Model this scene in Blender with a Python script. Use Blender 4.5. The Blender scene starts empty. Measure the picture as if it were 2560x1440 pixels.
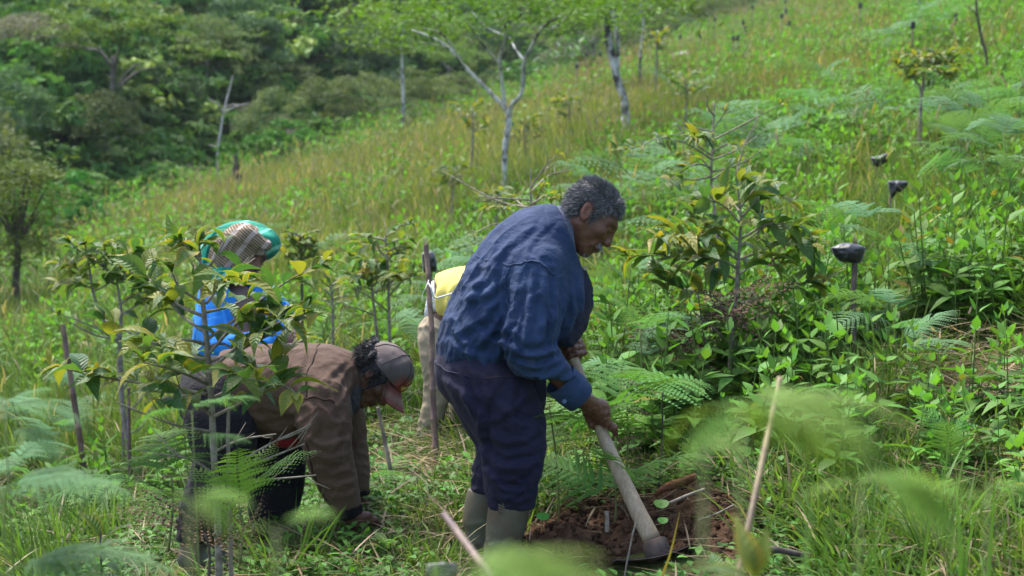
import bpy, math, random
import numpy as np
from mathutils import Vector, Matrix
random.seed(11)
rng = np.random.default_rng(11)
SC = bpy.context.scene
COL = SC.collection

# ------------------------------------------------------------------ camera, sky, sun, exposure
PITCH = math.radians(6.0)
CAM = np.array([0.0, 0.0, 1.6])
FWD = np.array([0.0, math.cos(PITCH), -math.sin(PITCH)])
UPV = np.array([0.0, math.sin(PITCH), math.cos(PITCH)])
RGT = np.array([1.0, 0.0, 0.0])
FPX = 2560 * 50.0 / 36.0
cd = bpy.data.cameras.new('camera')
cam = bpy.data.objects.new('camera', cd)
COL.objects.link(cam)
cam.location = CAM
cam.rotation_euler = (math.pi / 2 - PITCH, 0, 0)
cd.lens = 50
cd.sensor_width = 36
cd.clip_start = 0.05
cd.clip_end = 2000
cd.dof.use_dof = True
cd.dof.focus_distance = 4.95
cd.dof.aperture_fstop = 3.6
cd.dof.aperture_blades = 9
SC.camera = cam

SUN_EL, SUN_AZ = math.radians(62), math.radians(-35)     # azimuth from +Y (view direction), negative = to the left
w = bpy.data.worlds.new('World')
SC.world = w
w.use_nodes = True
nt = w.node_tree
nt.nodes.clear()
sky = nt.nodes.new('ShaderNodeTexSky')
sky.sky_type = 'NISHITA'
sky.sun_disc = False
sky.sun_elevation = SUN_EL
sky.sun_rotation = SUN_AZ
sky.air_density = 1.2
sky.dust_density = 3.0
bg = nt.nodes.new('ShaderNodeBackground')
bg.inputs['Strength'].default_value = 0.085
wo = nt.nodes.new('ShaderNodeOutputWorld')
nt.links.new(sky.outputs[0], bg.inputs[0])
nt.links.new(bg.outputs[0], wo.inputs[0])
sl = bpy.data.lights.new('sun', 'SUN')
sl.energy = 1.5
sl.angle = math.radians(14)
sl.color = (1.0, 0.96, 0.9)
sun = bpy.data.objects.new('sun', sl)
COL.objects.link(sun)
sd = Vector((math.sin(SUN_AZ) * math.cos(SUN_EL), math.cos(SUN_AZ) * math.cos(SUN_EL), math.sin(SUN_EL)))
sun.rotation_euler = sd.to_track_quat('Z', 'Y').to_euler()
sun.location = (0, 0, 30)
SC.view_settings.view_transform = 'Standard'
SC.view_settings.look = 'None'
SC.view_settings.exposure = 2.45
SC.view_settings.gamma = 1.0
SC.view_settings.use_curve_mapping = False
SC.render.engine = 'CYCLES'
SC.cycles.max_bounces = 6
SC.cycles.diffuse_bounces = 3
SC.cycles.transmission_bounces = 4
SC.cycles.glossy_bounces = 2
SC.cycles.caustics_reflective = False
SC.cycles.caustics_refractive = False
SC.cycles.sample_clamp_indirect = 4.0

# ------------------------------------------------------------------ helpers
def P(px, py, D):
    return CAM + D * FWD + (px - 1280) / FPX * D * RGT - (py - 720) / FPX * D * UPV

def unit(v):
    v = np.asarray(v, float)
    return v / (np.linalg.norm(v) + 1e-12)

def smooth01(t):
    t = np.clip(t, 0, 1)
    return t * t * (3 - 2 * t)

def vnoise(p, seed=0):
    """value noise in [-1, 1], p (n, 3)"""
    p = np.asarray(p, float)
    i = np.floor(p).astype(np.int64)
    f = p - i
    u = f * f * f * (f * (f * 6 - 15) + 10)
    def h(a, b, c):
        n = (a * 374761393 + b * 668265263 + c * 2147483647 + seed * 974634777) & 0xffffffff
        n = ((n ^ (n >> 13)) * 1274126177) & 0xffffffff
        n = ((n ^ (n >> 16)) * 2246822519) & 0xffffffff
        return ((n ^ (n >> 15)) & 0xffff) / 32767.5 - 1
    x, y, z = i[:, 0], i[:, 1], i[:, 2]
    r = 0
    for dx in (0, 1):
        wx = u[:, 0] if dx else 1 - u[:, 0]
        for dy in (0, 1):
            wy = u[:, 1] if dy else 1 - u[:, 1]
            for dz in (0, 1):
                wz = u[:, 2] if dz else 1 - u[:, 2]
                r = r + wx * wy * wz * h(x + dx, y + dy, z + dz)
    return r

def fbm(p, octv=3, seed=0):
    r, a = 0, 1.0
    for k in range(octv):
        r = r + a * vnoise(np.asarray(p) * 2 ** k, seed + k)
        a *= 0.5
    return r

def mesh_np(name, V, Q=None, T=None, col=None, mat=None, smooth=True, attrs=None):
    V = np.asarray(V, np.float32).reshape(-1, 3)
    Q = np.zeros((0, 4), np.int32) if Q is None or len(Q) == 0 else np.asarray(Q, np.int32)
    T = np.zeros((0, 3), np.int32) if T is None or len(T) == 0 else np.asarray(T, np.int32)
    me = bpy.data.meshes.new(name)
    me.vertices.add(len(V))
    me.vertices.foreach_set('co', V.ravel())
    nl = Q.size + T.size
    if nl:
        me.loops.add(nl)
        me.loops.foreach_set('vertex_index', np.concatenate([Q.ravel(), T.ravel()]))
        me.polygons.add(len(Q) + len(T))
        st = np.concatenate([np.arange(len(Q)) * 4, Q.size + np.arange(len(T)) * 3]).astype(np.int32)
        me.polygons.foreach_set('loop_start', st)
    me.update(calc_edges=True)
    if nl and smooth:
        me.polygons.foreach_set('use_smooth', np.ones(len(me.polygons), bool))
    if col is not None:
        col = np.asarray(col, np.float32)
        if col.ndim == 1:
            col = np.tile(col, (len(V), 1))
        c4 = np.ones((len(V), 4), np.float32)
        c4[:, :3] = col[:, :3]
        a = me.attributes.new('col', 'FLOAT_COLOR', 'POINT')
        a.data.foreach_set('color', c4.ravel())
    for k, (ty, arr) in (attrs or {}).items():
        a = me.attributes.new(k, ty, 'POINT')
        arr = np.asarray(arr)
        a.data.foreach_set('vector' if ty == 'FLOAT_VECTOR' else 'value', arr.ravel())
    if mat is not None:
        me.materials.append(mat)
    return me

def link(name, data, parent=None, loc=None):
    o = bpy.data.objects.new(name, data)
    COL.objects.link(o)
    if parent is not None:
        o.parent = parent
    if loc is not None:
        o.location = loc
    return o

def thing(name, label, cat, loc, group=None):
    o = link(name, None, None, tuple(float(c) for c in loc))
    o.empty_display_size = 0.1
    o['label'] = label
    o['category'] = cat
    if group:
        o['group'] = group
    return o

def tag(o, label, cat, group=None):
    o['label'] = label
    o['category'] = cat
    if group:
        o['group'] = group
    return o

def part(name, root, geo, mat, smooth=True, holder=None, label=None):
    """geo = (V world, Q, T, col); vertices become local to the thing's base"""
    V, Q, T, c = geo
    L = np.array(root.location)
    me = mesh_np(name, np.asarray(V) - L, Q, T, c, mat, smooth)
    o = link(name, me, holder if holder is not None else root)
    if label:
        o['label'] = label
    return o

def join(geos):
    Vs, Qs, Ts, Cs, n = [], [], [], [], 0
    anyc = any(g[3] is not None for g in geos)
    for V, Q, T, c in geos:
        V = np.asarray(V, float).reshape(-1, 3)
        Vs.append(V)
        if Q is not None and len(Q):
            Qs.append(np.asarray(Q) + n)
        if T is not None and len(T):
            Ts.append(np.asarray(T) + n)
        if anyc:
            c = np.array([1, 1, 1.]) if c is None else np.asarray(c, float)
            Cs.append(np.tile(c, (len(V), 1)) if c.ndim == 1 else c)
        n += len(V)
    return (np.concatenate(Vs) if Vs else np.zeros((0, 3)), np.concatenate(Qs) if Qs else None,
            np.concatenate(Ts) if Ts else None, np.concatenate(Cs) if anyc else None)

def spline(pts, n):
    """Catmull-Rom through rows of pts (any columns), n samples"""
    p = np.asarray(pts, float)
    if len(p) == 2:
        t = np.linspace(0, 1, n)[:, None]
        return p[0] * (1 - t) + p[1] * t
    seg = np.linalg.norm(np.diff(p[:, :3], axis=0), axis=1) + 1e-9
    s = np.concatenate([[0], np.cumsum(seg)])
    q = np.vstack([2 * p[0] - p[1], p, 2 * p[-1] - p[-2]])
    tt = np.linspace(0, s[-1], n)
    k = np.clip(np.searchsorted(s, tt, side='right') - 1, 0, len(p) - 2)
    u = ((tt - s[k]) / seg[k])[:, None]
    a, b, c, d = q[k], q[k + 1], q[k + 2], q[k + 3]
    return 0.5 * (2 * b + (c - a) * u + (2 * a - 5 * b + 4 * c - d) * u ** 2 + (3 * b - a - 3 * c + d) * u ** 3)

def tube(pts, radii, sides=6, n=None, cap=True, rough=0.0, seed=0, col=None):
    pts = np.asarray(pts, float)
    radii = np.broadcast_to(np.asarray(radii, float), (len(pts),))
    pr = np.hstack([pts, radii[:, None]])
    if n:
        pr = spline(pr, n)
    p, r = pr[:, :3], np.maximum(pr[:, 3], 1e-4)
    m = len(p)
    tg = np.gradient(p, axis=0)
    tg /= np.linalg.norm(tg, axis=1)[:, None] + 1e-9
    ref = np.array([0.13, 0.31, 0.94])
    if abs(tg[0] @ ref) > 0.9:
        ref = np.array([0.95, 0.2, 0.1])
    A = np.cross(tg, ref)
    A /= np.linalg.norm(A, axis=1)[:, None] + 1e-9
    B = np.cross(tg, A)
    th = np.arange(sides) / sides * 2 * np.pi
    rr = r[:, None] * np.ones(sides)
    if rough:
        q = np.stack(np.broadcast_arrays(np.arange(m)[:, None] * 0.9, np.cos(th)[None] * 1.3, np.sin(th)[None] * 1.3), -1).reshape(-1, 3)
        rr = rr * (1 + rough * vnoise(q + 3.7, seed).reshape(m, sides))
    V = p[:, None] + rr[..., None] * (np.cos(th)[None, :, None] * A[:, None] + np.sin(th)[None, :, None] * B[:, None])
    V = V.reshape(-1, 3)
    i = np.arange(m - 1)[:, None] * sides
    j = np.arange(sides)[None]
    j2 = (j + 1) % sides
    Q = np.stack([i + j, i + j2, i + sides + j2, i + sides + j], -1).reshape(-1, 4)
    T = None
    if cap:
        V = np.vstack([V, p[0], p[-1]])
        a, b = len(V) - 2, len(V) - 1
        jj, k2 = np.arange(sides), (np.arange(sides) + 1) % sides
        T = np.vstack([np.stack([np.full(sides, a), k2, jj], -1), np.stack([np.full(sides, b), (m - 1) * sides + jj, (m - 1) * sides + k2], -1)])
    return V, Q, T, col

def strip(center, width, side, col=None, fold=0.0, up=None):
    """leaf strip: left edge, midrib, right edge per station; fold lifts the edges along up"""
    c = np.asarray(center, float)
    wd = np.asarray(width, float)[:, None]
    s = np.asarray(side, float)
    u = np.zeros(3) if up is None else np.asarray(up, float)
    m = len(c)
    V = np.stack([c - s * wd + u * fold * wd, c, c + s * wd + u * fold * wd], 1).reshape(-1, 3)
    i = np.arange(m - 1)[:, None] * 3
    Q = np.concatenate([i + np.array([[0, 1, 4, 3]]), i + np.array([[1, 2, 5, 4]])])
    return V, Q, None, col

def blade(base, direction, length, width, droop, k=4, col=None, side=None):
    d = unit(direction)
    t = np.linspace(0, 1, k)
    hor = np.array([d[0], d[1], 0.0])
    hor = unit(hor) if np.linalg.norm(hor) > 1e-3 else np.array([1.0, 0, 0])
    c = np.asarray(base) + np.outer(t * length, d) + np.outer(t ** 2 * length * droop, hor * 0.6 - np.array([0, 0, 0.7]))
    s = unit(np.cross(d, [0, 0, 1.0]) + 1e-4) if side is None else side
    wd = width * np.array([0.7, 1.0, 0.75, 0.06, 0.03, 0.02])[:k] if k == 4 else width * np.sin(np.pi * (0.12 + 0.86 * t))
    V = np.stack([c - s * wd[:, None], c + s * wd[:, None]], 1).reshape(-1, 3)
    i = np.arange(k - 1)[:, None] * 2
    Q = i + np.array([[0, 1, 3, 2]])
    return V, Q, None, col

# ------------------------------------------------------------------ materials
def newmat(name):
    m = bpy.data.materials.new(name)
    m.use_nodes = True
    n = m.node_tree
    n.nodes.clear()
    o = n.nodes.new('ShaderNodeOutputMaterial')
    return m, n, o

def nd(n, t, **kw):
    x = n.nodes.new(t)
    for k, v in kw.items():
        if k in x.inputs:
            x.inputs[k].default_value = v
        else:
            setattr(x, k, v)
    return x

def mixc(n, fac, a, b, mode='MIX'):
    x = n.nodes.new('ShaderNodeMix')
    x.data_type = 'RGBA'
    x.blend_type = mode
    for s, v in ((0, fac), (6, a), (7, b)):
        if hasattr(v, 'links') or isinstance(v, bpy.types.NodeSocket):
            n.links.new(v, x.inputs[s])
        elif s == 0:
            x.inputs[0].default_value = v
        else:
            x.inputs[s].default_value = (*v, 1)
    return x.outputs[2]

def maprange(n, val, a, b, c=0.0, d=1.0):
    x = n.nodes.new('ShaderNodeMapRange')
    n.links.new(val, x.inputs[0])
    for i, v in enumerate((a, b, c, d)):
        x.inputs[i + 1].default_value = v
    return x.outputs[0]

def noise_node(n, scale, detail=3, rough=0.6, coord='Object', dist=0.0, scl=None):
    tc = n.nodes.new('ShaderNodeTexCoord')
    src = tc.outputs[coord]
    if scl is not None:
        mp = n.nodes.new('ShaderNodeMapping')
        mp.inputs['Scale'].default_value = scl
        n.links.new(src, mp.inputs[0])
        src = mp.outputs[0]
    x = nd(n, 'ShaderNodeTexNoise', Scale=scale, Detail=detail, Roughness=rough, Distortion=dist)
    n.links.new(src, x.inputs['Vector'])
    return x

def bump(n, h, strength=0.3, dist=0.01):
    b = nd(n, 'ShaderNodeBump', Strength=strength, Distance=dist)
    n.links.new(h, b.inputs['Height'])
    return b.outputs[0]

def leaf_shader(n, o, colsock, rough=0.5, transl=0.35, normal=None, spec=0.4):
    b = nd(n, 'ShaderNodeBsdfPrincipled', Roughness=rough)
    b.inputs['Specular IOR Level'].default_value = spec
    n.links.new(colsock, b.inputs['Base Color'])
    t = n.nodes.new('ShaderNodeBsdfTranslucent')
    tc = mixc(n, 1.0, colsock, (1.25, 1.3, 0.6), 'MULTIPLY')
    n.links.new(tc, t.inputs[0])
    if normal is not None:
        n.links.new(normal, b.inputs['Normal'])
    mx = n.nodes.new('ShaderNodeMixShader')
    mx.inputs[0].default_value = transl
    n.links.new(b.outputs[0], mx.inputs[1])
    n.links.new(t.outputs[0], mx.inputs[2])
    n.links.new(mx.outputs[0], o.inputs[0])

def foliage_mat(name, instanced=True, rough=0.5, transl=0.35, spec=0.35, vary=0.35):
    m, n, o = newmat(name)
    a = nd(n, 'ShaderNodeAttribute', attribute_name='col')
    c = a.outputs['Color']
    if instanced:
        t = nd(n, 'ShaderNodeAttribute', attribute_name='tint')
        t.attribute_type = 'INSTANCER'
        c = mixc(n, 1.0, c, t.outputs['Color'], 'MULTIPLY')
    else:
        oi = n.nodes.new('ShaderNodeObjectInfo')
        f = maprange(n, oi.outputs['Random'], 0, 1, 1 - vary, 1 + vary)
        hs = n.nodes.new('ShaderNodeHueSaturation')
        n.links.new(f, hs.inputs['Value'])
        h2 = maprange(n, oi.outputs['Random'], 0, 1, 0.485, 0.515)
        n.links.new(h2, hs.inputs['Hue'])
        n.links.new(c, hs.inputs['Color'])
        c = hs.outputs[0]
    leaf_shader(n, o, c, rough, transl, None, spec)
    return m

def coffee_leaf_mat():
    m, n, o = newmat('coffee_leaf')
    uv = nd(n, 'ShaderNodeAttribute', attribute_name='luv')
    sp = n.nodes.new('ShaderNodeSeparateXYZ')
    n.links.new(uv.outputs['Vector'], sp.inputs[0])
    au = nd(n, 'ShaderNodeMath', operation='ABSOLUTE')
    n.links.new(sp.outputs[0], au.inputs[0])
    oi = n.nodes.new('ShaderNodeObjectInfo')
    nz = noise_node(n, 30, 2)
    s1 = nd(n, 'ShaderNodeMath', operation='MULTIPLY_ADD')
    n.links.new(nz.outputs[0], s1.inputs[0])
    s1.inputs[1].default_value = 0.7
    n.links.new(au.outputs[0], s1.inputs[2])
    lo = maprange(n, oi.outputs['Random'], 0.0, 1.0, 1.60, 0.72)
    sb = nd(n, 'ShaderNodeMath', operation='SUBTRACT')
    n.links.new(s1.outputs[0], sb.inputs[0])
    n.links.new(lo, sb.inputs[1])
    f = maprange(n, sb.outputs[0], 0.0, 0.5)
    oc = nd(n, 'ShaderNodeAttribute', attribute_name='yel', )
    oc.attribute_type = 'OBJECT'
    add = nd(n, 'ShaderNodeMath', operation='ADD')
    add.use_clamp = True
    n.links.new(f, add.inputs[0])
    n.links.new(oc.outputs['Fac'], add.inputs[1])
    r2 = nd(n, 'ShaderNodeMath', operation='FRACT')
    r3 = nd(n, 'ShaderNodeMath', operation='MULTIPLY')
    r3.inputs[1].default_value = 7.31
    n.links.new(oi.outputs['Random'], r3.inputs[0])
    n.links.new(r3.outputs[0], r2.inputs[0])
    green = mixc(n, r2.outputs[0], (0.036, 0.100, 0.030), (0.110, 0.180, 0.030))
    yell = mixc(n, r2.outputs[0], (0.20, 0.22, 0.018), (0.29, 0.21, 0.022))
    c = mixc(n, add.outputs[0], green, yell)
    mid = maprange(n, au.outputs[0], 0.0, 0.07, 0.55, 0.0)
    c = mixc(n, mid, c, (0.14, 0.17, 0.05))
    wv = nd(n, 'ShaderNodeMath', operation='MULTIPLY_ADD')
    n.links.new(sp.outputs[1], wv.inputs[0])
    wv.inputs[1].default_value = 55.0
    k = nd(n, 'ShaderNodeMath', operation='MULTIPLY')
    n.links.new(au.outputs[0], k.inputs[0])
    k.inputs[1].default_value = -9.0
    n.links.new(k.outputs[0], wv.inputs[2])
    sn = nd(n, 'ShaderNodeMath', operation='SINE')
    n.links.new(wv.outputs[0], sn.inputs[0])
    nb = bump(n, sn.outputs[0], 0.35, 0.004)
    leaf_shader(n, o, c, 0.45, 0.42, nb, 0.28)
    return m

def plain_mat(name, c1, c2=None, scale=8, rough=0.8, bumps=0.3, bscale=60, bdist=0.004, spec=0.3, metal=0.0, lo=0.35, hi=0.65, scl=None, attr=False, sheen=0.0):
    m, n, o = newmat(name)
    b = nd(n, 'ShaderNodeBsdfPrincipled', Roughness=rough, Metallic=metal)
    b.inputs['Specular IOR Level'].default_value = spec
    if sheen:
        b.inputs['Sheen Weight'].default_value = sheen
    nz = noise_node(n, scale, 5, 0.65, scl=scl)
    f = maprange(n, nz.outputs[0], lo, hi)
    c = mixc(n, f, c1, c2 or c1)
    if attr:
        a = nd(n, 'ShaderNodeAttribute', attribute_name='col')
        c = mixc(n, 1.0, c, a.outputs['Color'], 'MULTIPLY')
    n.links.new(c, b.inputs['Base Color'])
    if bumps:
        bz = noise_node(n, bscale, 4, 0.6, scl=scl)
        n.links.new(bump(n, bz.outputs[0], bumps, bdist), b.inputs['Normal'])
    n.links.new(b.outputs[0], o.inputs[0])
    return m

def cloth_mat(name, c1, c2, rough=0.85, crease=0.5, scale=6, cscale=26.0):
    """woven cloth: faded patches, a thread-scale grain and fine set-in creases as relief"""
    m, n, o = newmat(name)
    b = nd(n, 'ShaderNodeBsdfPrincipled', Roughness=rough)
    b.inputs['Specular IOR Level'].default_value = 0.15
    b.inputs['Sheen Weight'].default_value = 0.03
    b.inputs['Sheen Roughness'].default_value = 0.6
    nz = noise_node(n, scale, 6, 0.7)
    c = mixc(n, maprange(n, nz.outputs[0], 0.35, 0.68), c1, c2)
    fine = noise_node(n, 300, 2, 0.6)
    c = mixc(n, maprange(n, fine.outputs[0], 0.3, 0.7, 0.0, 0.35), c, tuple(x * 0.6 for x in c1))
    dn = noise_node(n, 3.2, 7, 0.75, dist=0.6)
    c = mixc(n, maprange(n, dn.outputs[0], 0.56, 0.78, 0.0, 0.38 if max(c2) < 0.3 else 0.12), c, (0.13, 0.09, 0.06))
    n.links.new(c, b.inputs['Base Color'])
    wn = noise_node(n, cscale * 0.35, 3, 0.6, dist=1.5)
    tc = n.nodes.new('ShaderNodeTexCoord')
    ad = nd(n, 'ShaderNodeVectorMath', operation='MULTIPLY_ADD')
    n.links.new(wn.outputs['Color'], ad.inputs[0])
    ad.inputs[1].default_value = (0.10, 0.10, 0.10)
    n.links.new(tc.outputs['Object'], ad.inputs[2])
    vo = nd(n, 'ShaderNodeTexVoronoi', feature='DISTANCE_TO_EDGE', Scale=cscale)
    n.links.new(ad.outputs[0], vo.inputs['Vector'])
    cr = maprange(n, vo.outputs['Distance'], 0.0, 0.25)
    nb1 = bump(n, cr, crease, 0.006)
    b2 = nd(n, 'ShaderNodeBump', Strength=0.2, Distance=0.012)
    med = noise_node(n, cscale * 0.55, 3, 0.6, dist=1.0)
    n.links.new(med.outputs[0], b2.inputs['Height'])
    n.links.new(nb1, b2.inputs['Normal'])
    n.links.new(b2.outputs[0], b.inputs['Normal'])
    n.links.new(b.outputs[0], o.inputs[0])
    return m

# ------------------------------------------------------------------ terrain
EDGE_X = np.array([-60, -30, -14, -10.5, -8, -5, 0, 7, 20, 60.])
EDGE_Y = np.array([12, 14, 18, 27, 39, 48, 56, 66, 90, 150.])
def edge_s(x, y):
    return y - np.interp(x, EDGE_X, EDGE_Y)

def GZ(x, y, fine=True):
    x = np.asarray(x, float)
    y = np.asarray(y, float)
    z = -0.15 + 0.055 * y + 0.2275 * x
    z = z + 0.0011 * np.maximum(x, 0) * np.maximum(y - 12, 0)
    z = z + 0.13 * np.exp(-(((x + 1.25) / 1.1) ** 2 + ((y - 4.7) / 1.5) ** 2))
    z = z - 0.012 * np.maximum(y - 40, 0) * 0
    s = edge_s(x, y) * 0.8
    dip = -1.6 * smooth01(s / 9) * smooth01((40 - s) / 25)
    hill = 0.40 * np.maximum(s - 5, 0) - 0.055 * np.maximum(s, 0) - 0.15 * np.maximum(s, 0) * np.clip((x + 5) / 40, 0, 1)
    z = z + np.where(s > 0, dip + hill, 0)
    if fine:
        p = np.stack(np.broadcast_arrays(x, y, 0 * x), -1).reshape(-1, 3)
        z = z + (0.10 * vnoise(p * 0.35, 5) * np.clip((p[:, 1] - 7) / 6, 0, 1) + 0.025 * vnoise(p * 1.7, 6)).reshape(z.shape)
    return z

def gz(x, y):
    return float(GZ(np.array([x]), np.array([y]))[0])

def ground_at(px, D):
    """world point on the ground in image column px at camera depth D"""
    py = 900.0
    for _ in range(8):
        p = P(px, py, D)
        py += (p[2] - gz(p[0], p[1])) * FPX / D
    p = P(px, py, D)
    p[2] = gz(p[0], p[1])
    return p

def pt(px, py, D):
    return P(px, py, D)

def ground_material():
    m, n, o = newmat('hill_soil')
    b = nd(n, 'ShaderNodeBsdfPrincipled', Roughness=0.95)
    b.inputs['Specular IOR Level'].default_value = 0.1
    n1 = noise_node(n, 0.9, 6, 0.65)
    n2 = noise_node(n, 14, 5, 0.7)
    soil = mixc(n, maprange(n, n2.outputs[0], 0.3, 0.7), (0.055, 0.030, 0.016), (0.12, 0.085, 0.045))
    grass = mixc(n, maprange(n, n2.outputs[0], 0.3, 0.7), (0.045, 0.075, 0.018), (0.095, 0.125, 0.03))
    c = mixc(n, maprange(n, n1.outputs[0], 0.30, 0.48), soil, grass)
    n.links.new(c, b.inputs['Base Color'])
    bz = noise_node(n, 30, 5, 0.7)
    n.links.new(bump(n, bz.outputs[0], 0.8, 0.03), b.inputs['Normal'])
    n.links.new(b.outputs[0], o.inputs[0])
    return m

def build_ground():
    a = np.linspace(-1, 1, 261)
    xs = np.sign(a) * (8 * np.abs(a) + 190 * np.abs(a) ** 4)
    ys = np.concatenate([np.linspace(-60, -2, 16)[:-1], np.arange(-2, 9, 0.09), 9 + np.cumsum(0.09 * 1.032 ** np.arange(130))])
    ys = ys[ys < 330]
    X, Y = np.meshgrid(xs, ys)
    Z = GZ(X, Y)
    V = np.stack([X, Y, Z], -1).reshape(-1, 3)
    r, c = X.shape
    i = np.arange(r - 1)[:, None] * c + np.arange(c - 1)[None]
    Q = np.stack([i, i + 1, i + c + 1, i + c], -1).reshape(-1, 4)
    o = link('ground', mesh_np('ground', V, Q, None, None, ground_material()))
    o['kind'] = 'structure'
    o['label'] = 'sloping hillside ground under the grass and the wooded slope'
    return o
build_ground()

# ------------------------------------------------------------------ signed-distance modelling
class Field:
    def __init__(s, lo, hi, vox):
        s.lo = np.asarray(lo, float)
        s.v = vox
        n = np.ceil((np.asarray(hi) - s.lo) / vox).astype(int) + 1
        s.n = n
        s.ax = [s.lo[i] + np.arange(n[i]) * vox for i in range(3)]
        s.f = np.full(n, 9.0, np.float32)

    def _apply(s, fun, blo, bhi, k, op):
        pad = k + 3 * s.v
        sl = []
        for i in range(3):
            a = max(0, int((blo[i] - pad - s.lo[i]) / s.v))
            b = min(s.n[i], int((bhi[i] + pad - s.lo[i]) / s.v) + 2)
            if a >= b:
                return
            sl.append(slice(a, b))
        X = s.ax[0][sl[0]][:, None, None].astype(np.float32)
        Y = s.ax[1][sl[1]][None, :, None].astype(np.float32)
        Z = s.ax[2][sl[2]][None, None, :].astype(np.float32)
        d = fun(X, Y, Z)
        g = s.f[tuple(sl)]
        if op == 'cut':
            h = np.maximum(k - np.abs(g + d), 0) / max(k, 1e-6)
            s.f[tuple(sl)] = np.maximum(g, -d) + h * h * k * 0.25
        else:
            h = np.maximum(k - np.abs(g - d), 0) / max(k, 1e-6)
            s.f[tuple(sl)] = np.minimum(g, d) - h * h * k * 0.25

    def cone(s, a, b, ra, rb, k=0.02, n=None, q=1.0, op='add'):
        """rounded cone a-b; along the unit vector n its cross-section is q times as wide"""
        a, b = np.asarray(a, float), np.asarray(b, float)
        R = max(ra, rb) * max(q, 1.0)
        ba = b - a
        bb = float(ba @ ba) + 1e-12
        def fun(X, Y, Z):
            x, y, z = X - a[0], Y - a[1], Z - a[2]
            t = np.clip((x * ba[0] + y * ba[1] + z * ba[2]) / bb, 0, 1)
            x, y, z = x - t * ba[0], y - t * ba[1], z - t * ba[2]
            d2 = x * x + y * y + z * z
            if n is not None:
                dn = x * n[0] + y * n[1] + z * n[2]
                d2 = np.maximum(d2 - dn * dn * (1 - 1 / q ** 2), 0)
            r = ra + (rb - ra) * t
            return (np.sqrt(d2) - r) * (min(q, 1.0) if n is not None else 1.0)
        s._apply(fun, np.minimum(a, b) - R, np.maximum(a, b) + R, k, op)

    def chain(s, pts, radii, k=0.02, n=None, q=1.0, m=None, op='add'):
        pr = np.hstack([np.asarray(pts, float), np.asarray(radii, float)[:, None]])
        if m:
            pr = spline(pr, m)
        for i in range(len(pr) - 1):
            s.cone(pr[i, :3], pr[i + 1, :3], pr[i, 3], pr[i + 1, 3], k, n, q, op)

    def ell(s, c, r, k=0.02, A=None, op='add'):
        """ellipsoid with half axes r along the rows of A"""
        c = np.asarray(c, float)
        A = np.eye(3) if A is None else np.asarray(A, float)
        R = float(max(r))
        ext = np.sqrt(((A * np.asarray(r)[:, None]) ** 2).sum(0))
        def fun(X, Y, Z):
            x, y, z = X - c[0], Y - c[1], Z - c[2]
            k0 = k1 = 0
            for i in range(3):
                l = x * A[i, 0] + y * A[i, 1] + z * A[i, 2]
                k0 = k0 + (l / r[i]) ** 2
                k1 = k1 + (l / r[i] ** 2) ** 2
            k0 = np.sqrt(k0)
            return k0 * (k0 - 1) / np.maximum(np.sqrt(k1), 1e-6)
        s._apply(fun, c - ext, c + ext, k, op)

    def halfspace_cut(s, p, nrm, k=0.005):
        """remove what lies on the side nrm points to"""
        nrm = unit(nrm)
        X = s.ax[0][:, None, None]
        Y = s.ax[1][None, :, None]
        Z = s.ax[2][None, None, :]
        d = ((X - p[0]) * nrm[0] + (Y - p[1]) * nrm[1] + (Z - p[2]) * nrm[2]).astype(np.float32)
        h = np.maximum(k - np.abs(s.f - d), 0) / k
        s.f = np.maximum(s.f, d) + h * h * k * 0.25

    def mesh(s):
        f = s.f
        f[[0, -1]] = np.maximum(f[[0, -1]], 1e-3)
        f[:, [0, -1]] = np.maximum(f[:, [0, -1]], 1e-3)
        f[:, :, [0, -1]] = np.maximum(f[:, :, [0, -1]], 1e-3)
        ins = f < 0
        nx, ny, nz = f.shape
        cnt = np.zeros((nx - 1, ny - 1, nz - 1), np.int8)
        offs = [(a, b, c) for a in (0, 1) for b in (0, 1) for c in (0, 1)]
        for a, b, c in offs:
            cnt += ins[a:nx - 1 + a, b:ny - 1 + b, c:nz - 1 + c]
        idx = np.argwhere((cnt > 0) & (cnt < 8))
        acc = np.zeros((len(idx), 3))
        num = np.zeros(len(idx))
        vals = {o: f[idx[:, 0] + o[0], idx[:, 1] + o[1], idx[:, 2] + o[2]].astype(float) for o in offs}
        for o in offs:
            for ax in range(3):
                if o[ax] == 0:
                    o2 = list(o)
                    o2[ax] = 1
                    f0, f1 = vals[o], vals[tuple(o2)]
                    m = (f0 < 0) != (f1 < 0)
                    t = np.where(m, f0 / np.where(m, f0 - f1, 1), 0)
                    p = np.tile(np.array(o, float), (len(idx), 1))
                    p[:, ax] += t
                    acc += p * m[:, None]
                    num += m
        V = s.lo + (idx + acc / num[:, None]) * s.v
        vid = np.full(cnt.shape, -1, np.int64)
        vid[idx[:, 0], idx[:, 1], idx[:, 2]] = np.arange(len(idx))
        Qs = []
        for ax in range(3):
            sl0, sl1 = [slice(1, -1)] * 3, [slice(1, -1)] * 3
            sl0[ax], sl1[ax] = slice(0, -1), slice(1, None)
            d = ins[tuple(sl0)].astype(np.int8) - ins[tuple(sl1)].astype(np.int8)
            e = np.argwhere(d != 0)
            sg = d[e[:, 0], e[:, 1], e[:, 2]]
            b = e + 1
            b[:, ax] -= 1
            u, w_ = (ax + 1) % 3, (ax + 2) % 3
            def g(du, dw):
                q = b.copy()
                q[:, u] += du
                q[:, w_] += dw
                return vid[q[:, 0], q[:, 1], q[:, 2]]
            q = np.stack([g(-1, -1), g(0, -1), g(0, 0), g(-1, 0)], -1)
            q[sg < 0] = q[sg < 0][:, ::-1]
            Qs.append(q)
        return V, np.concatenate(Qs)

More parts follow.
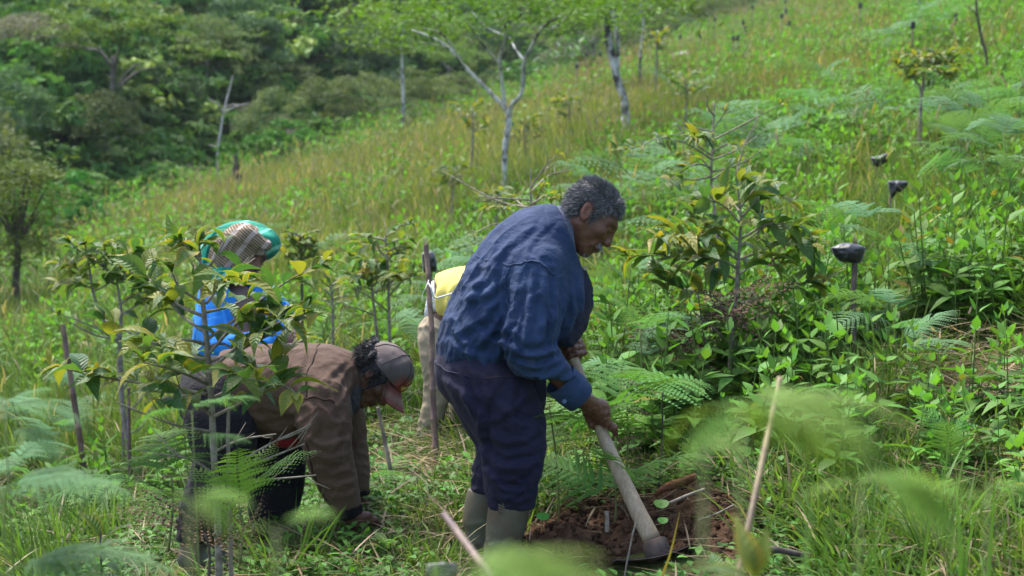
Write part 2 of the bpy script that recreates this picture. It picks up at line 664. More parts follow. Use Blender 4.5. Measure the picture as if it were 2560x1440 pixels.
def vnormals(V, Q):
    fn = np.cross(V[Q[:, 2]] - V[Q[:, 0]], V[Q[:, 3]] - V[Q[:, 1]])
    N = np.zeros_like(V)
    for i in range(4):
        np.add.at(N, Q[:, i], fn)
    return N / (np.linalg.norm(N, axis=1)[:, None] + 1e-12)

def relax(V, Q, it=2, lam=0.5):
    for _ in range(it):
        S = np.zeros_like(V)
        c = np.zeros(len(V))
        for i in range(4):
            for j in (1, 3):
                np.add.at(S, Q[:, i], V[Q[:, (i + j) % 4]])
                np.add.at(c, Q[:, i], 1)
        V = V + lam * (S / c[:, None] - V)
    return V

def folds(V, Q, specs, seed=0):
    """cloth folds: specs (centre, reach, fold direction, wavelength, height)"""
    N = vnormals(V, Q)
    d = np.zeros(len(V))
    for i, (c, R, dr, wl, amp) in enumerate(specs):
        rel = V - np.asarray(c)
        m = np.exp(-(rel ** 2).sum(1) / R ** 2)
        sel = m > 0.02
        if not sel.any():
            continue
        dr = unit(dr)
        e1 = unit(np.cross(dr, [0.3, 0.5, 0.81]))
        e2 = np.cross(dr, e1)
        r = rel[sel]
        r = r + 0.35 * wl * np.stack([vnoise(r / wl * 0.6, seed + 50 + i), vnoise(r / wl * 0.6 + 9, seed + 60 + i), 0 * r[:, 0]], -1)
        p = np.stack([r @ dr / (wl * 7), r @ e1 / wl, r @ e2 / wl], -1)
        n = vnoise(p + 7.3 * i, seed + i)
        d[sel] += amp * m[sel] * (1 - 2.6 * np.abs(n) ** 0.8)
    return V + N * d[:, None]

def creases(V, Q, D0, lines, seed=0):
    """pulled folds: lines of picture points on the camera's side of a garment, each (points, height, width in metres)"""
    N = vnormals(V, Q)
    rel = V - CAM
    d = rel @ FWD
    pc = np.stack([rel @ RGT / d * D0, -(rel @ UPV) / d * D0], -1)
    facing = np.clip(-(N @ FWD) * 2.0 + 0.25, 0, 1)
    out = np.zeros(len(V))
    for i, (pts, amp, wd) in enumerate(lines):
        p = spline(np.array([((x - 1280) / FPX * D0, (y - 720) / FPX * D0, 0) for x, y in pts]), 22)[:, :2]
        p = p + 0.004 * np.stack([vnoise(np.stack([np.arange(22) * 0.35, 0 * np.arange(22) + i, 0 * np.arange(22)], -1), seed), vnoise(np.stack([np.arange(22) * 0.35, 0 * np.arange(22) + i, 0 * np.arange(22) + 5], -1), seed)], -1)
        lo, hi = p.min(0) - 4 * wd, p.max(0) + 4 * wd
        sel = np.where(((pc > lo) & (pc < hi)).all(1) & (facing > 0))[0]
        if not len(sel):
            continue
        q = pc[sel]
        dd = q[:, None] - p[None]
        k = np.argmin((dd ** 2).sum(-1), 1)
        tg = np.gradient(p, axis=0)
        tg /= np.linalg.norm(tg, axis=1)[:, None] + 1e-9
        e = dd[np.arange(len(sel)), k]
        sd_ = e[:, 0] * tg[k, 1] - e[:, 1] * tg[k, 0]
        al = np.abs((e * tg[k]).sum(1))
        t = k / 21.0
        fade = np.sin(np.pi * np.clip(0.06 + 0.9 * t, 0, 1)) ** 0.6 * np.exp(-(al / wd) ** 2)
        prof = np.exp(-(np.abs(sd_) / wd) ** 1.5) - 0.85 * np.exp(-((sd_ - 1.7 * wd) / (0.9 * wd)) ** 2)
        out[sel] += amp * prof * fade * facing[sel]
    return V + N * out[:, None]
# ------------------------------------------------------------------ people: shared builders
def img(dx, dy, dz=0.0):
    """direction: dx along the picture's width, dy down it, dz away from the camera"""
    return dx * RGT - dy * UPV + dz * FWD

def head_frame(center, F, U):
    F = unit(F)
    U = unit(U - (np.asarray(U) @ F) * F)
    S = np.cross(U, F)
    M = np.stack([F, S, U], 1)
    return lambda p: np.asarray(center) + np.asarray(p) @ M.T, lambda q: (np.asarray(q) - np.asarray(center)) @ M

def head_geo(tow, tol, neck_to, skin, female=False, vox=0.0034):
    """head and neck, local frame: x towards the face, z to the crown; neck_to is a world point"""
    f = Field((-0.16, -0.12, -0.26), (0.15, 0.12, 0.15), vox)
    f.ell((-0.016, 0, 0.034), (0.094, 0.076, 0.084), 0.0)
    f.ell((0.026, 0, -0.022), (0.064, 0.060, 0.080), 0.03)
    f.ell((0.058, 0, -0.098), (0.024, 0.026, 0.020), 0.035)
    for s in (-1, 1):
        f.cone((-0.004, s * 0.056, -0.040), (0.050, s * 0.022, -0.098), 0.017, 0.014, 0.03)
        f.ell((0.058, s * 0.040, -0.016), (0.024, 0.024, 0.019), 0.022)
        f.cone((0.074, s * 0.012, 0.026), (0.062, s * 0.046, 0.024), 0.013, 0.012, 0.016)
        f.ell((0.092, s * 0.032, 0.003), (0.020, 0.018, 0.012), 0.014, op='cut')
        f.ell((0.070, s * 0.032, 0.003), (0.0145, 0.0145, 0.0135), 0.004)
        f.cone((0.083, s * 0.020, 0.008), (0.077, s * 0.044, 0.006), 0.0040, 0.0036, 0.005)
        f.cone((0.083, s * 0.020, -0.004), (0.077, s * 0.044, -0.003), 0.0030, 0.0028, 0.005)
        f.ell((0.093, s * 0.0145, -0.033), (0.013, 0.0090, 0.0090), 0.009)
        f.ell((0.093, s * 0.007, -0.042), (0.006, 0.0035, 0.004), 0.003, op='cut')
        f.cone((0.080, s * 0.026, -0.034), (0.068, s * 0.034, -0.070), 0.006, 0.006, 0.012)
        A = np.array([[math.cos(0.35), 0, math.sin(0.35)], [0, 1, 0], [-math.sin(0.35), 0, math.cos(0.35)]])
        f.ell((-0.016, s * 0.080, 0.000), (0.019, 0.0085, 0.033), 0.010, A)
        f.ell((-0.012, s * 0.088, 0.004), (0.010, 0.007, 0.020), 0.005, A, op='cut')
    f.cone((0.084, 0, 0.016), (0.098, 0, -0.026), 0.0085, 0.0125, 0.018)
    f.ell((0.098, 0, -0.030), (0.0135, 0.0140, 0.0110), 0.010)
    f.cone((0.084, -0.018, -0.062), (0.084, 0.018, -0.062), 0.009, 0.009, 0.012)
    f.cone((0.091, -0.011, -0.060), (0.091, 0.011, -0.060), 0.0065, 0.0065, 0.007)
    f.cone((0.087, -0.011, -0.074), (0.087, 0.011, -0.074), 0.0075, 0.0075, 0.008)
    f.cone((0.099, -0.022, -0.0672), (0.099, 0.022, -0.0672), 0.0030, 0.0030, 0.004, op='cut')
    n1 = tol(neck_to)
    nr = 0.047 if female else 0.056
    mid = 0.5 * (np.array([-0.028, 0, -0.055]) + n1)
    d = n1 - mid
    n1 = mid + d * min(1.0, 0.13 / (np.linalg.norm(d) + 1e-6))
    f.chain([(-0.030, 0, -0.040), mid, n1], [nr, nr * 1.0, nr * 1.1], 0.03)
    for s in (-1, 1):
        f.cone((-0.022, s * 0.05, -0.05), tuple(n1 * 0.9 + np.array([0.02, s * 0.018, 0])), 0.012, 0.012, 0.018)
    V, Q = f.mesh()
    V = relax(V, Q, 1, 0.4)
    N = vnormals(V, Q)
    V = V + N * (0.0006 * vnoise(V * 160, 3) + 0.0010 * vnoise(V * 55, 4))[:, None]
    c = np.tile(np.asarray(skin, float), (len(V), 1))
    c *= (1 + 0.14 * fbm(V * 32, 3, 8))[:, None]
    x, y, z = V.T
    lip = np.exp(-((z + 0.067) / 0.010) ** 2) * (x > 0.078) * (np.abs(y) < 0.026)
    c = c * (1 - 0.5 * lip[:, None]) + 0.5 * lip[:, None] * np.array([skin[0] * 0.62, skin[1] * 0.45, skin[2] * 0.5])
    red = np.exp(-((z + 0.028) / 0.012) ** 2) * (x > 0.098) + 0.8 * (np.abs(y) > 0.074) * (np.abs(z) < 0.035)
    c *= 1 + red[:, None] * np.array([0.25, 0.05, 0.03])
    for s in (-1, 1):
        e = np.exp(-((y - s * 0.032) / 0.012) ** 2 - ((z - 0.0015) / 0.0042) ** 2) * (x > 0.06)
        c = c * (1 - 0.92 * e[:, None])
        br = np.exp(-((y - s * 0.032) / 0.017) ** 2 - ((z - 0.027 + 3 * (y - s * 0.03) ** 2) / 0.0045) ** 2) * (x > 0.06)
        c = c * (1 - 0.75 * br[:, None])
    return tow(V), Q, None, np.clip(c, 0, 1)

def grip_hand(c, a, palm, wrist, rh, skin, vox=0.0030, thumb_down=1.0, tilt=0.0):
    """right or left hand closed round a bar: c on the bar's axis, a along the bar, palm from the bar to the back of the hand"""
    a = unit(a)
    e1 = unit(palm - (palm @ a) * a)
    e2 = np.cross(a, e1)
    if (np.asarray(wrist) - c) @ e2 > 0:
        e2 = -e2
    f = Field(np.minimum(c - 0.11, np.asarray(wrist) - 0.05), np.maximum(c + 0.11, np.asarray(wrist) + 0.05), vox)
    A = np.stack([a, e1, e2])
    pc = c + e1 * (rh + 0.014) - e2 * 0.012
    f.ell(pc, (0.043, 0.019, 0.046), 0.0, A)
    f.cone(pc - e2 * 0.025, wrist, 0.027, 0.027, 0.03)
    f.cone(pc - e2 * 0.02 + a * thumb_down * 0.028, np.asarray(wrist), 0.018, 0.022, 0.02)
    for i, off in enumerate((-0.033, -0.011, 0.011, 0.032)):
        off *= -thumb_down
        r = (0.0085, 0.0098, 0.0102, 0.0095)[i] if thumb_down else 0.0095
        pts, rad = [], []
        kn = c + a * off + e1 * (rh + 0.018) + e2 * 0.020
        pts.append(c + a * off * 0.8 + e1 * (rh + 0.016) - e2 * 0.01)
        rad.append(r * 0.95)
        pts.append(kn)
        rad.append(r * 1.16)
        for th, q in ((72, 1.0), (112, 1.08), (155, 0.94), (190, 1.0), (222, 0.86)):
            t = math.radians(th)
            pts.append(c + a * (off + 0.004 * thumb_down) + (rh + r * 0.9) * (math.cos(t) * e1 + math.sin(t) * e2))
            rad.append(r * q)
        f.chain(pts, rad, 0.005)
    td = a * thumb_down
    tp = [pc - e2 * 0.028 + td * 0.022, c + td * 0.050 + e1 * (rh * 0.5 + 0.012) - e2 * (rh * 0.6 + 0.014),
          c + td * 0.068 + e1 * 0.0 - e2 * (rh + 0.010), c + td * 0.084 - e1 * (rh * 0.7 + 0.005) - e2 * (rh * 0.6 + 0.006)]
    f.chain(tp, [0.017, 0.0135, 0.0125, 0.0105], 0.012)
    V, Q = f.mesh()
    V = relax(V, Q, 1, 0.4)
    N = vnormals(V, Q)
    V = V + N * (0.0010 * vnoise(V * 90, 4) + 0.0012 * (1 - 2 * np.abs(vnoise(np.stack([V @ a * 140, V @ e1 * 60, V @ e2 * 30], -1), 9))))[:, None]
    col = np.tile(np.asarray(skin, float), (len(V), 1)) * (1 + 0.18 * fbm(V * 60, 3, 2))[:, None]
    return V, Q, None, col

def open_hand(wrist, d, back, skin, curl=0.5, thumb_side=1.0, vox=0.0032, k=1.0):
    """relaxed hand: d from the wrist to the fingers, back towards the back of the hand"""
    d = unit(d)
    b = unit(back - (back @ d) * d)
    s = np.cross(d, b) * thumb_side
    wrist = np.asarray(wrist)
    f = Field(wrist - 0.22 * k, wrist + 0.22 * k, vox)
    A = np.stack([d, b, s])
    f.cone(wrist - d * 0.03, wrist + d * 0.02, 0.027 * k, 0.026 * k, 0.02, b, 0.8)
    f.ell(wrist + d * 0.055 * k, (0.050 * k, 0.018 * k, 0.042 * k), 0.03, A)
    for i, off in enumerate((0.030, 0.010, -0.011, -0.030)):
        L = (0.072, 0.082, 0.076, 0.060)[i] * k
        r = (0.0098, 0.0102, 0.0096, 0.0084)[i] * k
        p = wrist + d * (0.060 * k) + s * off * 0.85 * k
        pts, rad = [p], [r]
        p = wrist + d * (0.096 * k) + s * off * k + b * 0.003
        pts.append(p)
        rad.append(r * 1.15)
        ang = 0.25 * curl + 0.06 * i
        for j, seg in enumerate((0.45, 0.31, 0.24)):
            ang += curl * (0.55, 0.75, 0.5)[j]
            p = p + (d * math.cos(ang) - b * math.sin(ang) + s * off * 1.2) * L * seg
            pts.append(p)
            rad.append(r * (1.03, 0.98, 0.80)[j])
        f.chain(pts, rad, 0.005)
    t0 = wrist + d * 0.022 * k + s * 0.020 * k
    t1 = t0 + (d * 0.6 + s * 0.75 - b * 0.35) * 0.038 * k
    t2 = t1 + (d * 0.85 + s * 0.25 - b * 0.45) * 0.034 * k
    t3 = t2 + (d * 0.9 - s * 0.05 - b * 0.5) * 0.026 * k
    f.chain([t0, t1, t2, t3], [0.018 * k, 0.0135 * k, 0.0120 * k, 0.0095 * k], 0.010)
    V, Q = f.mesh()
    V = relax(V, Q, 1, 0.4)
    N = vnormals(V, Q)
    V = V + N * (0.0012 * vnoise(V * 80, 4))[:, None]
    col = np.tile(np.asarray(skin, float), (len(V), 1)) * (1 + 0.18 * fbm(V * 60, 3, 2))[:, None]
    return V, Q, None, col

def limb_geo(chains, skin, vox=0.014):
    """plain body under the clothes: list of (pts, radii, axis, ratio)"""
    allp = np.vstack([np.asarray(c[0]) for c in chains])
    f = Field(allp.min(0) - 0.22, allp.max(0) + 0.22, vox)
    for pts, rad, n, q in chains:
        f.chain(pts, rad, 0.03, n, q)
    V, Q = f.mesh()
    return V, Q, None, np.asarray(skin, float)

def strands(P0, D0, length, width, seed, c0, c1, segs=2, curl=0.0, vary=0.4):
    """short hairs: one tapered ribbon each"""
    r = np.random.default_rng(seed)
    n = len(P0)
    L = length * (1 + vary * r.uniform(-1, 1, n))[:, None]
    D = D0 + 0.35 * r.normal(size=(n, 3))
    D /= np.linalg.norm(D, axis=1)[:, None]
    S = np.cross(D, r.normal(size=(n, 3)))
    S /= np.linalg.norm(S, axis=1)[:, None] + 1e-9
    bend = np.cross(D, S)
    rows = []
    for k in range(segs + 1):
        t = k / segs
        c = P0 + D * L * t + bend * L * curl * t * t
        wd = width * (1 - 0.75 * t)
        rows += [c - S * wd, c + S * wd]
    V = np.stack(rows, 1).reshape(-1, 3)
    m = 2 * (segs + 1)
    base = np.arange(n)[:, None] * m
    Q = np.concatenate([base + np.array([[2 * k, 2 * k + 1, 2 * k + 3, 2 * k + 2]]) for k in range(segs)])
    t = r.uniform(0, 1, n)[:, None]
    c = np.repeat(np.asarray(c0) * (1 - t) + np.asarray(c1) * t, m, axis=0)
    return V, Q, None, c

def hair_from_shell(V, Q, tol, tow, zone, n, length, width, flow, seed, c0, c1, lift=0.35, segs=2, curl=0.0):
    r = np.random.default_rng(seed)
    L = tol(V)
    N = vnormals(V, Q)
    ok = np.where(zone(L))[0]
    pick = r.choice(ok, n)
    p0 = V[pick] + r.normal(size=(n, 3)) * 0.002
    fl = flow(L[pick])
    o = tow(np.zeros(3))
    D = (tow(fl) - o) + N[pick] * lift
    D /= np.linalg.norm(D, axis=1)[:, None]
    return strands(p0 - N[pick] * 0.002, D, length, width, seed + 1, c0, c1, segs, curl)

def skin_mat():
    m, n, o = newmat('skin')
    b = nd(n, 'ShaderNodeBsdfPrincipled', Roughness=0.5)
    b.inputs['Specular IOR Level'].default_value = 0.35
    b.inputs['Subsurface Weight'].default_value = 0.08
    b.inputs['Subsurface Radius'].default_value = (0.01, 0.004, 0.002)
    a = nd(n, 'ShaderNodeAttribute', attribute_name='col')
    nz = noise_node(n, 120, 4, 0.7)
    c = mixc(n, maprange(n, nz.outputs[0], 0.3, 0.7, 0, 0.3), a.outputs['Color'], (0.05, 0.02, 0.012))
    n.links.new(c, b.inputs['Base Color'])
    bz = noise_node(n, 240, 3, 0.6)
    n.links.new(bump(n, bz.outputs[0], 0.25, 0.002), b.inputs['Normal'])
    n.links.new(b.outputs[0], o.inputs[0])
    return m

def hair_mat(name='hair'):
    m, n, o = newmat(name)
    b = nd(n, 'ShaderNodeBsdfPrincipled', Roughness=0.55)
    b.inputs['Specular IOR Level'].default_value = 0.3
    a = nd(n, 'ShaderNodeAttribute', attribute_name='col')
    n.links.new(a.outputs['Color'], b.inputs['Base Color'])
    n.links.new(b.outputs[0], o.inputs[0])
    return m

M_SKIN = skin_mat()
M_HAIR = hair_mat()
M_BUTTON = plain_mat('button_metal', (0.30, 0.27, 0.20), (0.2, 0.18, 0.14), 40, 0.4, 0.1, metal=0.6)
M_BOOT = plain_mat('rubber_boot', (0.085, 0.092, 0.064), (0.075, 0.052, 0.032), 9, 0.6, 0.35, 40, 0.004, 0.4)
VIEW = FWD.copy()

def disc(c, nrm, r, h, sides=12):
    nrm = unit(nrm)
    return tube([np.asarray(c) - nrm * h * 0.5, np.asarray(c) + nrm * h * 0.2, np.asarray(c) + nrm * h * 0.5], [r, r, r * 0.75], sides)

def ring(c, nrm, R, r, m=12):
    nrm = unit(nrm)
    e1 = unit(np.cross(nrm, [0.2, 0.1, 0.97]))
    e2 = np.cross(nrm, e1)
    t = np.linspace(0, 2 * np.pi, m + 1)
    return tube(np.asarray(c) + R * (np.cos(t)[:, None] * e1 + np.sin(t)[:, None] * e2), r, 5)

def garment(f, specs, seed, vox_relax=1):
    V, Q = f.mesh()
    V = relax(V, Q, vox_relax, 0.5)
    V = folds(V, Q, specs, seed)
    return V, Q, None, None

def seam(pts, r, off, V, n=24, col=None):
    """stitched seam: a thin cord laid on the garment's nearest surface along pts (world)"""
    p = spline(np.asarray(pts, float), n)
    out = []
    for q in p:
        k = np.argmin(((V - q) ** 2).sum(1))
        out.append(V[k])
    out = np.array(out)
    out[1:-1] = (out[:-2] + 2 * out[1:-1] + out[2:]) / 4
    c = V.mean(0)
    return tube(out + off, r, 5, None, True, 0, 0, col)

# ------------------------------------------------------------------ man in the blue jacket, digging
def digging_man():
    D0 = 4.9
    def p(px, py, dz=0.0):
        return P(px, py, D0 + dz)
    skin = (0.105, 0.043, 0.026)
    base = ground_at(1255, D0)
    root = thing('person', 'grey haired man in a blue work jacket and navy trousers bending to swing a hoe', 'person', base)
    foot_y = 1428
    # head
    Fv, Uv = img(0.75, 0.66, -0.16), img(0.66, -0.75, 0.0)
    tow, tol = head_frame(p(1478, 545, -0.02), Fv, Uv)
    neck = p(1388, 600, 0.0)
    head = head_geo(tow, tol, neck, skin)
    # hands and the hoe's line
    ha, hb = P(1417, 852, D0 + 0.09), P(1641, 1372, 4.70)
    ax = unit(hb - ha)
    def on_bar(t):
        return ha + (hb - ha) * t
    c1 = on_bar((1043 - 852) / 520.0)
    wr1 = p(1440, 985, -0.17)
    hand1 = grip_hand(c1, ax, img(-0.62, -0.2, -0.75), wr1 + img(0.010, 0.012, 0), 0.0225, skin, thumb_down=1.0)
    c2 = on_bar(0.035)
    wr2 = p(1412, 842, 0.19)
    hand2 = grip_hand(c2, ax, img(0.55, -0.1, 0.6), wr2, 0.020, skin, thumb_down=1.0)
    body = limb_geo([
        ([p(1195, 950), p(1240, 830), p(1300, 700), p(1370, 610), p(1400, 580)], [0.11, 0.115, 0.12, 0.09, 0.055], VIEW, 1.4),
        ([p(1345, 690, -0.17), p(1325, 862, -0.23), wr1], [0.055, 0.045, 0.029], None, 1),
        ([p(1390, 670, 0.17), p(1415, 800, 0.27), wr2], [0.055, 0.045, 0.029], None, 1),
        ([p(1205, 960, -0.09), p(1295, 1112, -0.11), p(1250, 1370, -0.1)], [0.09, 0.06, 0.04], None, 1),
        ([p(1200, 960, 0.09), p(1262, 1112, 0.1), p(1205, 1340, 0.1)], [0.09, 0.06, 0.04], None, 1)], skin)
    part('body', root, join([head, hand1, hand2, body]), M_SKIN)
    # trousers
    f = Field(p(1080, 1300, -0.33) - 0.02, p(1420, 840, 0.33) + 0.06, 0.0085)
    f.ell(p(1205, 932), (0.146, 0.14, 0.145), 0.0)
    f.chain([p(1188, 915), p(1215, 880)], [0.135, 0.13], 0.05, VIEW, 1.2)
    f.chain([p(1213, 945, -0.085), p(1262, 1030, -0.10), p(1287, 1108, -0.11), p(1279, 1190, -0.11), p(1277, 1262, -0.11)], [0.135, 0.122, 0.101, 0.090, 0.076], 0.02, m=14)
    f.chain([p(1203, 945, 0.085), p(1240, 1040, 0.10), p(1262, 1112, 0.10), p(1236, 1185, 0.10), p(1222, 1252, 0.10)], [0.130, 0.112, 0.090, 0.075, 0.060], 0.02, m=14)
    dn = img(0.25, 0.97)
    sp = [(p(1230, 1000, -0.2), 0.17, img(0.75, 0.6), 0.060, 0.015), (p(1290, 1090, -0.2), 0.13, img(0.9, 0.35), 0.045, 0.014), (p(1180, 1050, -0.15), 0.16, img(0.35, 0.93), 0.05, 0.012),
          (p(1290, 1190, -0.2), 0.10, img(0.95, -0.15), 0.036, 0.019), (p(1280, 1240, -0.2), 0.09, img(0.95, 0.3), 0.030, 0.017),
          (p(1225, 1200, 0.05), 0.12, img(0.95, 0.2), 0.04, 0.012), (p(1190, 930, -0.1), 0.2, img(0.9, 0.3), 0.06, 0.006),
          (p(1210, 1130, -0.1), 0.12, img(0.5, 0.85), 0.05, 0.010)]
    sp = [(c_, R_, d_, w_, a_ * 0.5) for c_, R_, d_, w_, a_ in sp]
    tr = garment(f, sp, 21)
    L = [([(1112, 950), (1160, 990), (1215, 1060)], .011, .013), ([(1250, 955), (1215, 1010), (1195, 1075)], .010, .012), ([(1330, 975), (1270, 1030), (1200, 1060)], .011, .013), ([(1350, 1075), (1280, 1105), (1205, 1085)], .013, .013), ([(1235, 1000), (1290, 1050), (1352, 1068)], .008, .012),
         ([(1200, 1120), (1260, 1165), (1345, 1150)], .015, .012), ([(1352, 1140), (1300, 1190), (1225, 1200)], .014, .010), ([(1210, 1170), (1265, 1225), (1330, 1222)], .015, .010), ([(1325, 1205), (1280, 1240), (1235, 1245)], .012, .009), ([(1188, 960), (1205, 1060), (1214, 1190)], .012, .012),
         ([(1290, 950), (1275, 1020), (1300, 1080)], .007, .012), ([(1150, 925), (1165, 990), (1195, 1060)], .007, .012), ([(1230, 1040), (1300, 1060), (1340, 1050)], .006, .010)]
    tr = (creases(tr[0], tr[1], D0, L, 4), tr[1], None, None)
    M_TR = cloth_mat('navy_trousers', (0.010, 0.009, 0.026), (0.019, 0.017, 0.042), 0.85, 0.25, 5, 16)
    tro = part('trousers', root, tr, M_TR)
    wb = seam([p(1098, 905, -0.02), p(1150, 935, -0.17), p(1240, 948, -0.2), p(1330, 940, -0.17)], 0.004, np.zeros(3), tr[0], 30)
    part('waistband_seam', root, wb, M_TR, holder=tro)
    # boots
    for s, tx, ty, fx in ((-1, 1278, 1240, 0), (1, 1218, 1228, -45)):
        dz = 0.11 * s
        gy = 720 + (ground_at(1262 + fx, D0 + dz) - CAM) @ (-UPV) / ((ground_at(1262 + fx, D0 + dz) - CAM) @ FWD) * FPX
        gy -= 6
        f = Field(p(1160 + fx, gy + 25, dz - 0.1) - 0.03, p(1400 + fx, 1205, dz + 0.1) + 0.05, 0.0065)
        f.chain([p(tx, ty, dz), p(tx - 14, ty + 80, dz), p(1255 + fx, gy - 70, dz), p(1252 + fx, gy - 36, dz)], [0.066, 0.060, 0.052, 0.050], 0.02, m=8)
        f.chain([p(1240 + fx, gy - 30, dz), p(1300 + fx, gy - 28, dz), p(1345 + fx, gy - 20, dz)], [0.046, 0.044, 0.034], 0.025, VIEW, 1.08)
        f.halfspace_cut(p(1262 + fx, gy, dz), img(0, 1))
        f.halfspace_cut(p(tx, ty, dz), img(0.18, -1))
        f.chain([p(tx + 2, ty - 40, dz), p(tx - 2, ty + 40, dz)], [0.060, 0.056], 0.003, op='cut')
        b = garment(f, [(p(1262 + fx, gy - 50, dz), 0.09, img(1, 0), 0.03, 0.004)], 31)
        bo = part('boot', root, b, M_BOOT)
        so = [tube([p(1222 + fx, gy - 3, dz), p(1262 + fx, gy - 3, dz), p(1310 + fx, gy - 3, dz), p(1362 + fx, gy - 3, dz)], [0.02, 0.046, 0.048, 0.02], 10, 9)]
        part('sole', root, join(so), M_BOOT, holder=bo)
        if s < 0:
            for j in range(4):
                part('instep_rib', root, tube([p(1246, 1262 + j * 7, dz - 0.062), p(1262, 1268 + j * 7, dz - 0.066), p(1274, 1258 + j * 7, dz - 0.064)], 0.004, 5, 6), M_BOOT, holder=bo)
    # jacket
    f = Field(p(1070, 1060, -0.40) - 0.02, p(1520, 480, 0.42) + 0.06, 0.0072)
    f.chain([p(1208, 885), p(1232, 838), p(1258, 780), p(1298, 690), p(1345, 620), p(1378, 590)], [0.158, 0.165, 0.165, 0.158, 0.134, 0.10], 0.04, VIEW, 1.22, m=12)
    f.chain([p(1392, 815, -0.04), p(1398, 740, -0.03), p(1412, 690, -0.02)], [0.070, 0.080, 0.060], 0.05, VIEW, 1.4, m=6)
    f.ell(p(1350, 668, -0.15), (0.085, 0.10, 0.085), 0.05)
    f.ell(p(1378, 650, 0.15), (0.085, 0.09, 0.085), 0.05)
    f.chain([p(1344, 680, -0.165), p(1338, 770, -0.205), p(1324, 862, -0.235), p(1330, 880, -0.235)], [0.092, 0.090, 0.084, 0.082], 0.012, m=8)
    f.chain([p(1326, 876, -0.235), p(1366, 930, -0.215), p(1420, 973, -0.19), p(1441, 987, -0.18)], [0.083, 0.070, 0.056, 0.050], 0.012, m=8)
    f.chain([p(1388, 655, 0.17), p(1418, 760, 0.25), p(1412, 800, 0.27), p(1412, 836, 0.21)], [0.088, 0.074, 0.068, 0.05], 0.02, m=8)
    # hem: gathered band; sleeve openings
    f.halfspace_cut(p(1225, 926), img(-0.06, 1.0), 0.012)
    wax = unit(wr1 - p(1375, 925, -0.215))
    f.cone(wr1 - wax * 0.02, wr1 + wax * 0.10, 0.045, 0.045, 0.003, op='cut')
    # neck opening
    f.halfspace_cut(p(1398, 525), img(0.93, -0.37), 0.012)
    f.cone(p(1385, 590), p(1450, 570), 0.066, 0.080, 0.01, op='cut')
    sp = [(p(1230, 690, -0.12), 0.22, img(0.60, -0.80), 0.050, 0.010), (p(1210, 790, -0.16), 0.20, img(0.70, 0.70), 0.055, 0.018), (p(1250, 740, -0.18), 0.14, img(0.15, 0.98), 0.04, 0.012),
          (p(1150, 850, -0.1), 0.18, img(0.8, -0.6), 0.045, 0.013), (p(1320, 590, -0.1), 0.2, img(0.4, 0.9), 0.040, 0.0035),
          (p(1338, 770, -0.30), 0.18, img(0.10, 1.0), 0.042, 0.017), (p(1300, 690, -0.25), 0.12, img(-0.2, 0.97), 0.030, 0.012),
          (p(1325, 870, -0.30), 0.12, img(0.75, -0.65), 0.036, 0.020), (p(1385, 935, -0.28), 0.12, img(0.72, -0.68), 0.030, 0.015),
          (p(1430, 975, -0.22), 0.08, img(0.6, -0.8), 0.022, 0.006), (p(1270, 850, -0.2), 0.16, img(0.3, 0.95), 0.05, 0.018),
          (p(1180, 905, -0.12), 0.10, img(-0.05, 1), 0.014, 0.0045), (p(1280, 905, -0.16), 0.12, img(-0.05, 1), 0.014, 0.0045),
          (p(1420, 780, -0.1), 0.15, img(0.1, 1), 0.05, 0.010), (p(1415, 820, 0.2), 0.14, img(0.9, 0.3), 0.04, 0.010)]
    sp = [(c_, R_, d_, w_, a_ * (0.45 if w_ > 0.02 else 1.0)) for c_, R_, d_, w_, a_ in sp]
    jk = garment(f, sp, 41)
    L = [([(1262, 700), (1215, 735), (1160, 752)], .012, .013), ([(1264, 722), (1212, 790), (1148, 832)], .015, .015), ([(1266, 748), (1232, 822), (1178, 885)], .015, .014), ([(1272, 780), (1258, 850), (1238, 905)], .014, .013),
         ([(1330, 565), (1262, 622), (1212, 670)], .006, .012), ([(1372, 560), (1335, 600), (1300, 650)], .005, .010), ([(1252, 640), (1236, 690), (1240, 745)], .010, .011), ([(1205, 690), (1180, 735), (1150, 790)], .008, .012), ([(1130, 800), (1150, 850), (1190, 890)], .011, .013),
         ([(1190, 820), (1225, 850), (1275, 862)], .011, .012), ([(1120, 850), (1160, 880), (1215, 892)], .009, .010), ([(1238, 665), (1215, 700), (1178, 716)], .008, .009),
         ([(1302, 676), (1290, 770), (1284, 850)], .014, .013), ([(1330, 668), (1326, 770), (1312, 862)], .012, .012), ([(1362, 680), (1362, 780), (1345, 872)], .014, .012), ([(1388, 712), (1386, 800), (1372, 868)], .010, .011),
         ([(1268, 862), (1325, 890), (1395, 872)], .016, .012), ([(1280, 900), (1345, 915), (1412, 896)], .015, .011), ([(1300, 935), (1360, 940), (1420, 915)], .012, .010), ([(1345, 972), (1395, 962), (1440, 935)], .010, .009), ([(1375, 1000), (1415, 985), (1452, 955)], .007, .008),
         ([(1320, 640), (1345, 660), (1392, 668)], .006, .010), ([(1420, 700), (1432, 760), (1424, 820)], .010, .012), ([(1408, 690), (1414, 740), (1406, 800)], .008, .010)]
    jk = (creases(jk[0], jk[1], D0, L, 3), jk[1], None, None)
    M_JK = cloth_mat('blue_cotton', (0.009, 0.021, 0.062), (0.028, 0.053, 0.118), 0.8, 0.34, 3.5, 20)
    jo = part('jacket', root, jk, M_JK)
    M_DK = cloth_mat('dark_lining', (0.010, 0.012, 0.022), (0.02, 0.025, 0.045), 0.9, 0.3)
